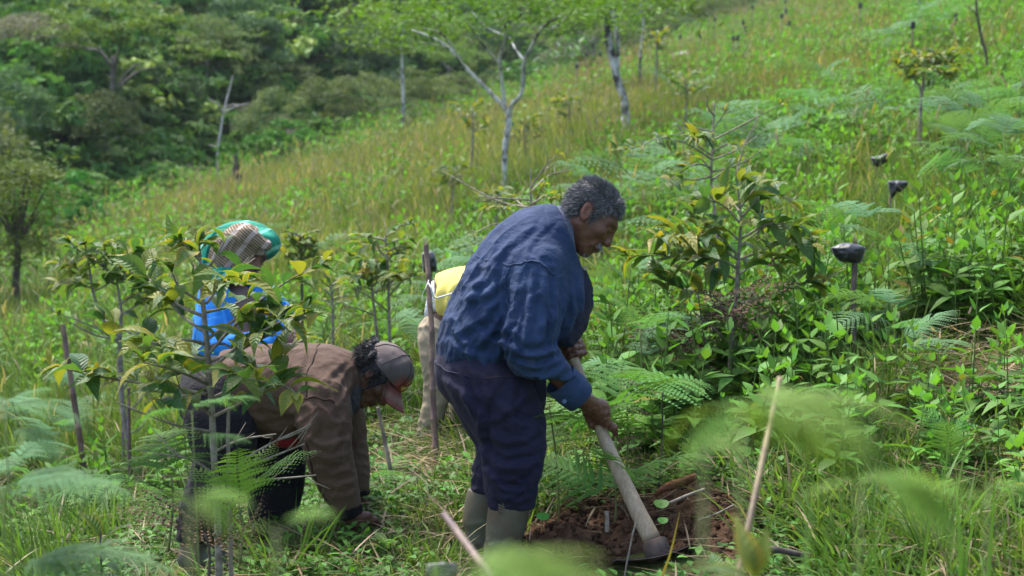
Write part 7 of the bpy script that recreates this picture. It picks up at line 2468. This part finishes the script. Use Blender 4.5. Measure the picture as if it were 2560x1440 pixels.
        part('leaf', root, (V, None, T, np.array([0.07, 0.21, 0.03])), M_HERB)
        part('stalk', root, tube([c, c - [0, 0, 0.05]], 0.0012, 4, None, True, 0, 0, np.array([0.06, 0.13, 0.03])), M_HERB)

# ------------------------------------------------------------------ single leaves and blades close to the camera
def close_plants():
    r = np.random.default_rng(950)
    def close_blade(lb, px, py, D, h, wd, lean, col, seed):
        top = P(px, py, D)
        b = np.array([top[0] - lean, top[1], top[2] - h])
        g = gz(b[0], b[1])
        root = thing('grass_blade', lb, 'grass blade', (b[0], b[1], g))
        cpts = spline(np.array([[b[0] - lean * .2, b[1], g - 0.02], b, (b + top) / 2 + [lean * 0.15, 0, 0.02], top]), 14)
        t = np.linspace(0, 1, 14)
        w_ = wd * np.clip(np.sin(np.pi * (0.35 + 0.64 * t)), 0.04, 1)
        part('blade', root, strip(cpts, w_, np.array([0.96, 0.25, 0.1]), np.asarray(col), 0.25, np.array([0, -1.0, 0])), M_HERB)
    close_blade('wide pale grass blade standing out of focus before the dug soil', 2028, 1250, 1.5, 0.16, 0.0085, 0.008, (0.12, 0.21, 0.09), 1)
    close_blade('fresh green grass blade rising beside the purplish stake', 1092, 1335, 1.7, 0.14, 0.006, 0.003, (0.09, 0.20, 0.04), 2)
    for i in range(13):
        close_blade('green grass blade of the thin blurred tuft, ' + ('first', 'second', 'third', 'fourth', 'fifth', 'sixth', 'seventh', 'eighth', 'ninth', 'tenth', 'eleventh', 'twelfth', 'last')[i] + ' from the wide pale blade', 2060 + i * 14 + r.uniform(-8, 8), r.uniform(1215, 1340), 2.3 + r.uniform(0, .3), 0.2, 0.0038, r.uniform(-0.03, 0.03), (0.07, 0.16, 0.03), 3)
    for i, (px, py) in enumerate(((395, 1330), (470, 1345), (780, 1325), (350, 1400), (1700, 1275), (2330, 1230), (2390, 1160), (2440, 1235), (2490, 1180))):
        close_blade(['long strap leaf slanting before the stooping man', 'second strap leaf slanting before the stooping man', 'arched strap leaf under the brown sleeve', 'strap leaf at the foot of the large coffee bush', 'reddish tipped blade rising before the hoe blade', 'stiff green blade in the cut grass', 'stiff green blade beside the bare patch', 'grass blade in front of the bare patch', 'tall blade right of the bare patch'][i],
                    px, py, 3.2 if i < 4 else 3.6, 0.25, 0.008 if i < 4 else 0.007, (-0.08, -0.09, -0.07, -0.05, 0.06, 0.02, -0.02, 0.03, 0.01)[i], (0.08, 0.17, 0.03) if i != 4 else (0.16, 0.12, 0.03), 5 + i)
    # a coffee leaf shoot right before the lens, yellow spotted
    base = P(1890, 1600, 1.75)
    base[2] = gz(base[0], base[1])
    root = thing('coffee_shoot', 'blurred yellow green coffee leaf standing before the dug soil', 'coffee plant', base)
    part('stem', root, tube([base, P(1880, 1560, 1.75), P(1878, 1450, 1.75)], [0.006, 0.005, 0.003], 6, 12), M_TWIG)
    for (px, py, d, up, s, ye) in ((1880, 1445, img(-0.15, -1, -0.1), img(0.1, 0, -1), 0.072, 0.30), (1895, 1450, img(0.15, -0.9, 0.1), img(-0.3, 0, -1), 0.066, 0.25), (1880, 1450, img(-1, -0.2, -0.1), img(0, -1, -.3), 0.07, 0.15), (1860, 1450, img(-0.8, 0.1, -0.1), img(0, -1, -.3), 0.075, 0.1)):
        put_leaf(root, base, P(px, py, 1.75), d, up, s, r, ye)
    seedling('dark glossy coffee seedling in the grass at the fern\'s foot', 250, 1330, 4.3, 951, 10, 0.125)
    seedling('coffee seedling being set into the ground under the man\'s hand', 965, 1368, 5.0, 952, 8, 0.10)
    seedling('dark coffee seedling leaf tuft at the edge of the dug soil', 1800, 1430, 3.7, 953, 7, 0.105)

def held_bag(at):
    root = thing('seedling_bag', 'black seedling bag full of soil held by the woman in blue', 'bag', at)
    part('sleeve', root, bag_geo(at, img(0.05, 1, 0), img(1, 0, 0), 0.14, 0.052, 970, pinch=0.95, flat=0.9, amp=0.006), M_PLASTIC)
    g = tube([at + img(-0.0, -0.068), at + img(0.0, -0.050)], [0.046, 0.047], 14)
    part('soil', root, g, plain_mat('potting_soil', (0.03, 0.02, 0.014), (0.05, 0.032, 0.022), 40, 0.95, 0.8))

coffee_bushes()
ferns()
herbs()
stakes_and_bags()
white_string()
dug_soil()
close_plants()
held_bag(BAG_AT)
# ------------------------------------------------------------------ trees on the meadow and the wooded slope
def white_bark_mat():
    m, n, o = newmat('white_mottled_bark')
    b = nd(n, 'ShaderNodeBsdfPrincipled', Roughness=0.85)
    b.inputs['Specular IOR Level'].default_value = 0.15
    n1 = noise_node(n, 5, 5, 0.7, scl=(1, 1, 0.5))
    n2 = noise_node(n, 18, 4, 0.7)
    a = nd(n, 'ShaderNodeAttribute', attribute_name='col')
    sp = n.nodes.new('ShaderNodeSeparateColor')
    n.links.new(a.outputs['Color'], sp.inputs[0])
    ad = nd(n, 'ShaderNodeMath', operation='ADD')
    n.links.new(n1.outputs[0], ad.inputs[0])
    n.links.new(sp.outputs[0], ad.inputs[1])
    f = maprange(n, ad.outputs[0], 0.98, 1.10)
    c = mixc(n, f, (0.030, 0.026, 0.024), (0.56, 0.55, 0.53))
    c = mixc(n, maprange(n, n2.outputs[0], 0.42, 0.65, 0, 0.5), c, (0.16, 0.155, 0.14))
    n.links.new(c, b.inputs['Base Color'])
    n.links.new(bump(n, n2.outputs[0], 0.6, 0.02), b.inputs['Normal'])
    n.links.new(b.outputs[0], o.inputs[0])
    return m
M_WBARK = white_bark_mat()
M_PALE = plain_mat('bleached_wood', (0.30, 0.28, 0.26), (0.42, 0.40, 0.37), 6, 0.9, 0.4, 30, 0.02, 0.1)
M_TRUNK = plain_mat('forest_bark', (0.10, 0.085, 0.075), (0.26, 0.235, 0.21), 3, 0.9, 0.6, 20, 0.03, 0.1)
M_OCHRE = plain_mat('ochre_bark', (0.22, 0.13, 0.07), (0.12, 0.075, 0.045), 3, 0.9, 0.6, 20, 0.03, 0.1)

def spray_crown(points, seed, n, leaf, cols, thick=0.35, spread=1.3):
    """flat feathery foliage layers round the given points (world)"""
    r = np.random.default_rng(seed)
    P0 = np.asarray(points)
    k = r.integers(0, len(P0), n)
    # clump centres, leaves about them
    nc = len(P0) * 5
    cc = P0[r.integers(0, len(P0), nc)] + r.normal(size=(nc, 3)) * np.array([spread, spread, thick]) * 0.75
    j = r.integers(0, nc, n)
    p = cc[j] + r.normal(size=(n, 3)) * np.array([0.42, 0.42, 0.11]) * spread * 0.6
    nrm = r.normal(size=(n, 3)) * 0.45 + np.array([0, 0, 1.0])
    nrm /= np.linalg.norm(nrm, axis=1)[:, None]
    a = np.cross(nrm, r.normal(size=(n, 3)))
    a /= np.linalg.norm(a, axis=1)[:, None]
    b = np.cross(nrm, a)
    L = leaf * r.uniform(0.5, 1.3, (n, 1))
    V = np.stack([p - a * L, p - b * L * 0.35, p + a * L, p + b * L * 0.35], 1).reshape(-1, 3)
    t = np.clip(0.5 * (r.uniform(size=(nc, 1))[j]) + 0.5 * r.uniform(size=(n, 1)), 0, 1)
    c = np.repeat(np.asarray(cols[0]) * (1 - t) + np.asarray(cols[1]) * t, 4, axis=0)
    return V, np.arange(len(V)).reshape(-1, 4), None, c

def traced_tree(name, label, base_px, D, limbs, mat, crown_at=None, seed=0, crown_n=9000, leaf=0.07, cols=((0.06, 0.13, 0.015), (0.13, 0.22, 0.03)), cspread=1.0, deep=1.6, white=(0.62, 0.40), cat='tree', thick=0.3, thin=1.0):
    r = np.random.default_rng(seed)
    base = ground_at(base_px, D)
    root = thing(name, label, cat, base)
    for i, lb in enumerate(limbs):
        lb = [(q[0], q[1], q[2] * thin) for q in lb]
        dz = 0 if i == 0 else r.uniform(-deep, deep)
        k = len(lb)
        pts = [P(q[0], q[1], D + dz * (j / (k - 1)) ** 1.3) for j, q in enumerate(lb)]
        rad = [q[2] for q in lb]
        if i == 0:
            pts = [base - [0, 0, 0.1]] + pts
            rad = [rad[0] * 1.15] + rad
        g = tube(pts, rad, 9, 10 * len(pts), True, 0.16, seed + i)
        h = np.clip((g[0][:, 2] - base[2]) / 4.5, 0, 1)[:, None]
        c = (white[0] * (1 - h) + white[1] * h) * np.ones((1, 3))
        part('trunk' if i == 0 else 'limb', root, (g[0], g[1], g[2], c), mat)
    if crown_at:
        pts = [P(q[0], q[1], D + r.uniform(-deep, deep) * 1.3) for q in crown_at for _ in range(3)]
        part('crown', root, spray_crown(pts, seed + 7, crown_n, leaf, cols, thick, cspread), M_CROWN)
    return root

def meadow_trees():
    cr = [(x, y) for x in range(1010, 1560, 55) for y in (-120, -70, -25, 10, 36)] + [(960, 30), (985, 62), (1030, 78), (1120, 72), (1180, 60), (1380, 70), (1440, 56), (1500, 40)]
    traced_tree('white_barked_tree', 'forked tree with mottled white bark and feathery crown standing in the meadow', 1262, 17.8,
        [[(1262, 440, 0.062), (1262, 380, 0.066), (1270, 320, 0.070), (1272, 295, 0.078)],
         [(1272, 300, 0.060), (1262, 270, 0.050), (1210, 215, 0.046), (1165, 170, 0.042), (1120, 118, 0.036), (1070, 90, 0.028), (1030, 75, 0.020)],
         [(1262, 275, 0.050), (1256, 210, 0.044), (1250, 155, 0.042), (1262, 90, 0.036), (1265, 60, 0.028), (1300, 40, 0.024), (1320, 10, 0.016)],
         [(1273, 300, 0.058), (1278, 265, 0.050), (1305, 230, 0.046), (1310, 160, 0.044), (1330, 115, 0.040), (1355, 70, 0.032), (1400, 40, 0.024)],
         [(1310, 150, 0.036), (1290, 125, 0.028), (1275, 95, 0.022)], [(1245, 155, 0.030), (1215, 120, 0.026), (1190, 90, 0.020), (1160, 40, 0.014)],
         [(1165, 170, 0.026), (1110, 90, 0.020), (1060, 70, 0.014)], [(1265, 90, 0.03), (1220, 70, 0.022), (1180, 30, 0.016)], [(1355, 70, 0.03), (1390, 65, 0.02), (1430, 30, 0.012)], [(1120, 118, 0.022), (1080, 110, 0.014), (1045, 105, 0.008)]],
        M_WBARK, cr, 1001, 5200, 0.055, cspread=0.70, deep=1.3, white=(0.64, 0.46), thick=0.2, thin=0.55)
    cr2 = [(x, y) for x in range(1380, 1720, 60) for y in (-160, -110, -60, -10)]
    traced_tree('white_barked_tree', 'slanting white barked tree with twin trunks higher on the slope', 1562, 23.0,
        [[(1562, 262, 0.105), (1545, 205, 0.105), (1532, 150, 0.110), (1520, 90, 0.100), (1522, 40, 0.095), (1530, -30, 0.08)],
         [(1545, 170, 0.05), (1545, 110, 0.05), (1538, 60, 0.05), (1540, 0, 0.04), (1560, -50, 0.03)], [(1520, 60, 0.05), (1500, 10, 0.04), (1470, -30, 0.03)], [(1522, 45, 0.03), (1480, 40, 0.022), (1440, 30, 0.014)]],
        M_WBARK, cr2, 1002, 3200, 0.075, cspread=0.9, white=(0.60, 0.48), thick=0.25, thin=0.6)
    traced_tree('white_barked_tree', 'thin pale tree with few leaves near the ridge', 1600, 34.0,
        [[(1600, 160, 0.055), (1604, 110, 0.05), (1608, 70, 0.05), (1606, 30, 0.045), (1600, -10, 0.03)], [(1606, 60, 0.03), (1590, 20, 0.025), (1570, 8, 0.02)], [(1607, 40, 0.03), (1630, 15, 0.025), (1650, -10, 0.02)]],
        M_WBARK, [(1560, -20), (1600, -40), (1640, -25), (1580, 10), (1650, 10)], 1003, 1400, 0.10, cspread=1.0, white=(0.56, 0.44), thin=0.6)
    traced_tree('pale_tree', 'slim grey white tree before the dark wood left of the forked tree', 1008, 44.0,
        [[(1008, 240, 0.085), (1006, 190, 0.08), (1004, 140, 0.07), (1000, 115, 0.065), (1006, 90, 0.05), (1012, 40, 0.04)], [(1003, 200, 0.04), (990, 190, 0.03), (975, 180, 0.02)], [(1004, 105, 0.03), (985, 80, 0.025), (975, 60, 0.02)]],
        M_WBARK, [(990, 60), (1020, 30), (980, 100), (1030, 80)], 1004, 1500, 0.13, cspread=1.2, white=(0.60, 0.54), thin=0.6)
    traced_tree('dead_tree', 'bleached dead tree with bare branches at the wood edge', 545, 40.0,
        [[(545, 415, 0.058), (545, 375, 0.056), (553, 320, 0.052), (560, 275, 0.050), (572, 230, 0.040), (582, 190, 0.025)], [(558, 285, 0.05), (545, 262, 0.045), (522, 248, 0.03)], [(560, 280, 0.03), (590, 266, 0.025), (622, 258, 0.016)], [(562, 268, 0.03), (580, 262, 0.02), (605, 262, 0.012)], [(548, 370, 0.03), (535, 365, 0.02), (522, 362, 0.012)]],
        M_PALE, None, 1005, thin=0.6)
    traced_tree('bare_sapling', 'thin dark leaning sapling without leaves high on the slope', 2466, 17.0,
        [[(2467, 150, 0.016), (2455, 100, 0.016), (2445, 50, 0.015), (2440, 0, 0.013), (2438, -60, 0.010)], [(2443, 40, 0.008), (2425, 20, 0.006), (2410, 16, 0.004)]], M_DKTWIG, None, 1006)
    # leafy shrub tree at the picture's left edge
    r = np.random.default_rng(1010)
    limbs = [[(40, 700, 0.045), (44, 640, 0.042), (46, 590, 0.036), (50, 540, 0.026), (55, 480, 0.016)]]
    for (x, y) in ((-20, 470), (10, 440), (80, 450), (110, 480), (95, 530), (-10, 530), (65, 420), (30, 410)):
        limbs.append([(45, 620, 0.026), (45 + (x - 45) * 0.5, (620 + y) / 2 - 5, 0.018), (x, y, 0.008)])
    traced_tree('shrub_tree', 'many stemmed yellow green shrub tree at the wood edge by the meadow', 40, 17.0, limbs, M_DKTWIG,
                [(x, y) for x in (-30, 5, 40, 75, 105) for y in (425, 460, 500, 545, 590, 630)], 1011, 4600, 0.042, ((0.04, 0.075, 0.015), (0.115, 0.145, 0.03)), 0.30, 0.5, thick=0.22)
    # burnt stump
    D = 33.0
    b = ground_at(598, D)
    root = thing('stump', 'dark burnt stump standing at the edge of the meadow', 'stump', b)
    part('wood', root, tube([b - [0, 0, .1], b + [0, 0, .15], b + [-.05, 0, .38], b + [-.07, 0, .95]], [0.24, 0.20, 0.13, 0.03], 9, 14, True, 0.5, 6), plain_mat('charred_wood', (0.03, 0.024, 0.02), (0.08, 0.065, 0.055), 6, 0.95, 0.8))
    part('snag', root, tube([b + [.1, 0, .05], b + [.16, .0, .3], b + [.18, 0, .36]], [0.09, 0.06, 0.02], 7, 8, True, 0.5, 7), M_TRUNK)
    # pale boulder up by the ridge
    c = ground_at(1708, 46.0)
    f = Field(c - 0.9, c + 0.9, 0.06)
    f.ell(c + [0, 0, .2], (0.45, 0.4, 0.35), 0)
    f.ell(c + [.3, 0, .12], (0.35, 0.3, 0.22), 0.1)
    V, Q = f.mesh()
    V = V + vnormals(V, Q) * (0.06 * vnoise(V * 4, 3))[:, None]
    root = thing('boulder', 'pale boulder lying by the ridge among the grass', 'rock', c)
    part('rock', root, (V, Q, None, None), plain_mat('pale_rock', (0.38, 0.36, 0.34), (0.25, 0.24, 0.22), 3, 0.9, 0.5))
    # maize patch behind the forked tree
    M_MZ = foliage_mat('maize_leaf', False, 0.5, 0.35, 0.4, 0.2)
    meshes = []
    for k in range(3):
        q = np.random.default_rng(1100 + k)
        gs = [tube([np.array([0, 0, -.1]), np.array([0, 0, 0.9]), np.array([0.02, 0, 1.7])], [0.014, 0.012, 0.006], 5, None, True, 0, 0, np.array([0.10, 0.16, 0.05]))]
        lv = []
        for j in range(9):
            a = j * 3.14 + q.normal() * 0.5
            lv.append(blade([0, 0, 0.3 + 0.15 * j], np.array([math.cos(a), math.sin(a), 1.0]), q.uniform(0.7, 1.0), 0.045, 0.75, 6, np.array([0.07, 0.17, 0.05]) * q.uniform(0.7, 1.5)))
        meshes.append((mesh_np('stem', *gs[0], M_MZ), mesh_np('foliage', *join(lv), M_MZ)))
    for i in range(46):
        px = r.uniform(1215, 1450)
        D = r.uniform(57, 66)
        b = ground_at(px, D)
        y = b[1]
        t = thing('maize_plant', 'maize plant with long arching leaves at the wood edge behind the forked tree', 'maize', b, 'maize plants behind the forked tree')
        s = r.uniform(0.9, 1.4)
        t.scale = (s, s, s)
        t.rotation_euler = (0, 0, r.uniform(0, 6.28))
        k = r.integers(0, 3)
        link('stem', meshes[k][0], t)
        link('foliage', meshes[k][1], t)

def forest():
    r = np.random.default_rng(1200)
    def trunk_geo(seed, H, r0, forks=4, spread=0.5, R=1.0):
        q = np.random.default_rng(seed)
        gs = [tube([np.array([0, 0, -0.3]), np.array([q.normal() * .08, q.normal() * .08, H * 0.5]), np.array([q.normal() * .15, q.normal() * .15, H])], [r0, r0 * 0.8, r0 * 0.5], 7, 10, True, 0.15, seed)]
        for j in range(forks):
            a = j * 6.28 / forks + q.uniform(0, 1)
            e = np.array([math.cos(a), math.sin(a), 0]) * R * q.uniform(0.5, 0.85)
            h0 = H * q.uniform(0.45, 0.95)
            gs.append(tube([np.array([0, 0, h0]), e * 0.5 + [0, 0, h0 + R * 0.3], e + [0, 0, h0 + R * q.uniform(0.3, 0.6)]], [r0 * 0.5, r0 * 0.35, r0 * 0.12], 5, 7, True, 0.1, seed + j))
        return join([(g[0], g[1], g[2], None) for g in gs])
    def umbrella(seed, R, n, leaf, cols, H):
        q = np.random.default_rng(seed)
        pts = []
        for j in range(16):
            a, rr = q.uniform(0, 6.28), R * math.sqrt(q.uniform()) * 0.9
            pts.append([math.cos(a) * rr, math.sin(a) * rr, H + R * 0.42 * (1 - (rr / R) ** 2) + q.uniform(-0.25, 0.15) * R])
        return spray_crown(pts, seed + 1, n, leaf, cols, R * 0.13, R * 0.30)
    def lifted(g, dz, k=1.0):
        return (g[0] * k + np.array([0, 0, dz]), g[1], g[2], g[3])
    K = {}
    dk = ((0.036, 0.080, 0.040), (0.095, 0.165, 0.068))
    ol = ((0.062, 0.118, 0.022), (0.135, 0.210, 0.040))
    gr = ((0.100, 0.102, 0.074), (0.185, 0.185, 0.130))
    og = ((0.075, 0.110, 0.046), (0.155, 0.190, 0.075))
    lm = ((0.035, 0.115, 0.018), (0.075, 0.190, 0.030))
    for i in range(3):
        K['dark round bushy tree', i] = (trunk_geo(1300 + i, 1.5, 0.09, 5, R=1.6), lifted(bush_geo(1310 + i, 2.0, 3200, 0.048, dk, 0.85, 28, 0.5, 0.3), 1.7), M_TRUNK)
        K['flat topped olive green tree', i] = (trunk_geo(1320 + i, 3.0, 0.12, 6, R=2.2), umbrella(1330 + i, 2.9, 3200, 0.12, ol, 3.2), M_TRUNK)
        K['grey brown twiggy shrub tree', i] = (trunk_geo(1340 + i, 1.3, 0.07, 6, R=1.4), lifted(bush_geo(1350 + i, 1.8, 2800, 0.042, gr, 0.62, 26, 0.6, 0.1), 1.5), M_TRUNK)
        K['dull olive bushy tree', i] = (trunk_geo(1360 + i, 1.6, 0.08, 5, R=1.6), lifted(bush_geo(1370 + i, 2.0, 3200, 0.045, og, 0.75, 30, 0.55, 0.2), 1.7), M_TRUNK)
        K['bright green shrub', i] = (trunk_geo(1380 + i, 0.5, 0.05, 5, R=0.8), lifted(bush_geo(1390 + i, 1.1, 1500, 0.085, lm, 0.8, 18, 0.45, 0.3), 0.45), M_TRUNK)
    ME = {k: (mesh_np('trunk', v[0][0], v[0][1], v[0][2], None, v[2]), mesh_np('crown', *v[1], M_CROWN)) for k, v in K.items()}
    marks = [(560, 300, 'the bleached dead tree'), (1005, 160, 'the slim grey white tree'), (1262, 300, 'the forked white barked tree'), (40, 560, 'the shrub tree'), (1330, 140, 'the maize plants'), (365, 60, 'the tall twin pale trunks'), (380, 200, 'the ochre trunked tree'), (1540, 60, 'the twin trunked tree')]
    def place(kind, x, y, s):
        i = r.integers(0, 3)
        z = gz(x, y)
        d = (np.array([x, y, z + 2]) - CAM)
        D = d @ FWD
        px, py = 1280 + FPX * x / D, 720 - FPX * (d @ UPV) / D
        size = 'small ' if s < 0.68 else ('big ' if s > 0.86 else '')
        lb = described(size + kind, np.array([x, y, z + 1.5]), marks)
        t = thing('forest_tree' if 'shrub' not in kind else 'forest_shrub', lb, 'tree' if 'bright' not in kind else 'shrub', (x, y, z), 'trees and shrubs of the wooded slope')
        t.scale = (s, s, s * r.uniform(0.85, 1.2))
        t.rotation_euler = (0, 0, r.uniform(0, 6.28))
        link('trunk', ME[kind, i][0], t)
        link('crown', ME[kind, i][1], t)
    placed = []
    n = 0
    for tries in range(16000):
        first = n < 105 and tries < 9000
        y = r.uniform(16, 62) if first else r.uniform(20, 135)
        x = r.uniform(-0.44, 0.2) * y
        s_ = float(edge_s(x, y))
        if (first and not -4.0 < s_ < 3.0) or (not first and s_ < 3.0) or s_ > 105:
            continue
        z = gz(x, y)
        if not visible(np.array([x]), np.array([y]), np.array([z + 1.5]), 0.02)[0]:
            continue
        rim = s_ < 3.0
        sp_ = 1.05 if rim else 2.4
        if any((x - a) ** 2 + (y - b) ** 2 < sp_ ** 2 for a, b in placed):
            continue
        if s_ < 0 and r.uniform() < -0.2 * s_:
            continue
        px = 1280 + FPX * x / y
        if (1210 < px < 1460 and 55 < y < 70) or (485 < px < 640 and y < 42) or (575 < px < 625 and y < 36):
            continue
        placed.append((x, y))
        u = r.uniform()
        if rim:
            kind = 'bright green shrub' if u < 0.75 else 'dull olive bushy tree'
        else:
            kind = 'dark round bushy tree' if u < 0.34 else 'dull olive bushy tree' if u < 0.60 else 'grey brown twiggy shrub tree' if u < 0.80 else 'flat topped olive green tree'
        place(kind, x, y, r.uniform(0.5, 0.98) if not rim else r.uniform(0.45, 0.95) * (0.7 if 'olive' in kind else 1))
        n += 1
        if n >= 295:
            break
    # landmark trees of the wood
    traced_tree('forest_tree', 'flat topped yellow green tree with an ochre trunk on the wooded slope', 380, 60.0,
        [[(380, 265, 0.14), (382, 215, 0.13), (378, 180, 0.12), (380, 140, 0.08)], [(380, 215, 0.07), (350, 195, 0.06), (300, 170, 0.04)], [(380, 190, 0.06), (420, 160, 0.05), (460, 140, 0.03)]],
        M_OCHRE, [(x, y) for x in range(230, 500, 34) for y in (112, 130, 150)] + [(300, 168), (340, 100), (400, 98), (270, 170)], 1401, 5200, 0.16, ((0.055, 0.105, 0.015), (0.12, 0.19, 0.025)), 1.0, 2.0, thick=0.35)
    traced_tree('forest_tree', 'broad yellow green tree crown in the upper corner of the wood', 110, 66.0,
        [[(110, 160, 0.14), (112, 100, 0.12), (110, 60, 0.08)], [(110, 120, 0.07), (60, 90, 0.05), (20, 70, 0.03)], [(110, 110, 0.07), (170, 80, 0.05), (210, 60, 0.03)]],
        M_TRUNK, [(x, y) for x in range(0, 235, 32) for y in (40, 62, 84, 100)], 1402, 5200, 0.17, ((0.045, 0.09, 0.015), (0.10, 0.17, 0.025)), 1.1, 2.0, thick=0.4)
    traced_tree('pale_tree', 'tall twin pale trunks rising out of the wood to the top edge', 365, 64.0,
        [[(365, 95, 0.15), (372, 60, 0.14), (374, 20, 0.13), (372, -30, 0.12)], [(355, 100, 0.12), (338, 65, 0.11), (322, 25, 0.10), (300, -10, 0.07)], [(374, 30, 0.06), (390, 20, 0.05), (395, 0, 0.04)]], M_PALE, None, 1403)
    traced_tree('pale_tree', 'thin pale forked trunk among the grey shrubs at the top of the wood', 768, 84.0,
        [[(768, 85, 0.09), (768, 55, 0.09), (765, 35, 0.07), (750, 18, 0.05)], [(768, 45, 0.06), (780, 25, 0.05), (790, 12, 0.03)]], M_PALE, None, 1404)
    traced_tree('forest_tree', 'leaning pale trunked olive tree in the middle of the wood', 770, 66.0,
        [[(778, 225, 0.11), (785, 190, 0.10), (780, 160, 0.09), (760, 130, 0.06)], [(782, 180, 0.06), (810, 140, 0.05), (830, 110, 0.03)]],
        M_PALE, [(x, y) for x in range(710, 860, 30) for y in (85, 110, 135)], 1405, 3000, 0.14, ((0.065, 0.075, 0.03), (0.13, 0.13, 0.055)), 0.9, 1.6, thick=0.45)

def haze():
    """thin hill air round the whole scene"""
    lo, hi = np.array([-230., -75., -75.]), np.array([230., 345., 130.])
    V = np.array([(x, y, z) for x in (lo[0], hi[0]) for y in (lo[1], hi[1]) for z in (lo[2], hi[2])])
    Q = np.array([(0, 1, 3, 2), (4, 6, 7, 5), (0, 4, 5, 1), (2, 3, 7, 6), (0, 2, 6, 4), (1, 5, 7, 3)])
    m, n, o = newmat('haze_air')
    v = nd(n, 'ShaderNodeVolumePrincipled', Density=0.00025)
    v.inputs['Color'].default_value = (0.82, 0.89, 1.0, 1)
    n.links.new(v.outputs[0], o.inputs['Volume'])
    ob = link('haze', mesh_np('haze', V, Q, None, None, m, False))
    ob['kind'] = 'stuff'
    ob['label'] = 'thin pale air over the hillside'

meadow_trees()
forest()
haze()
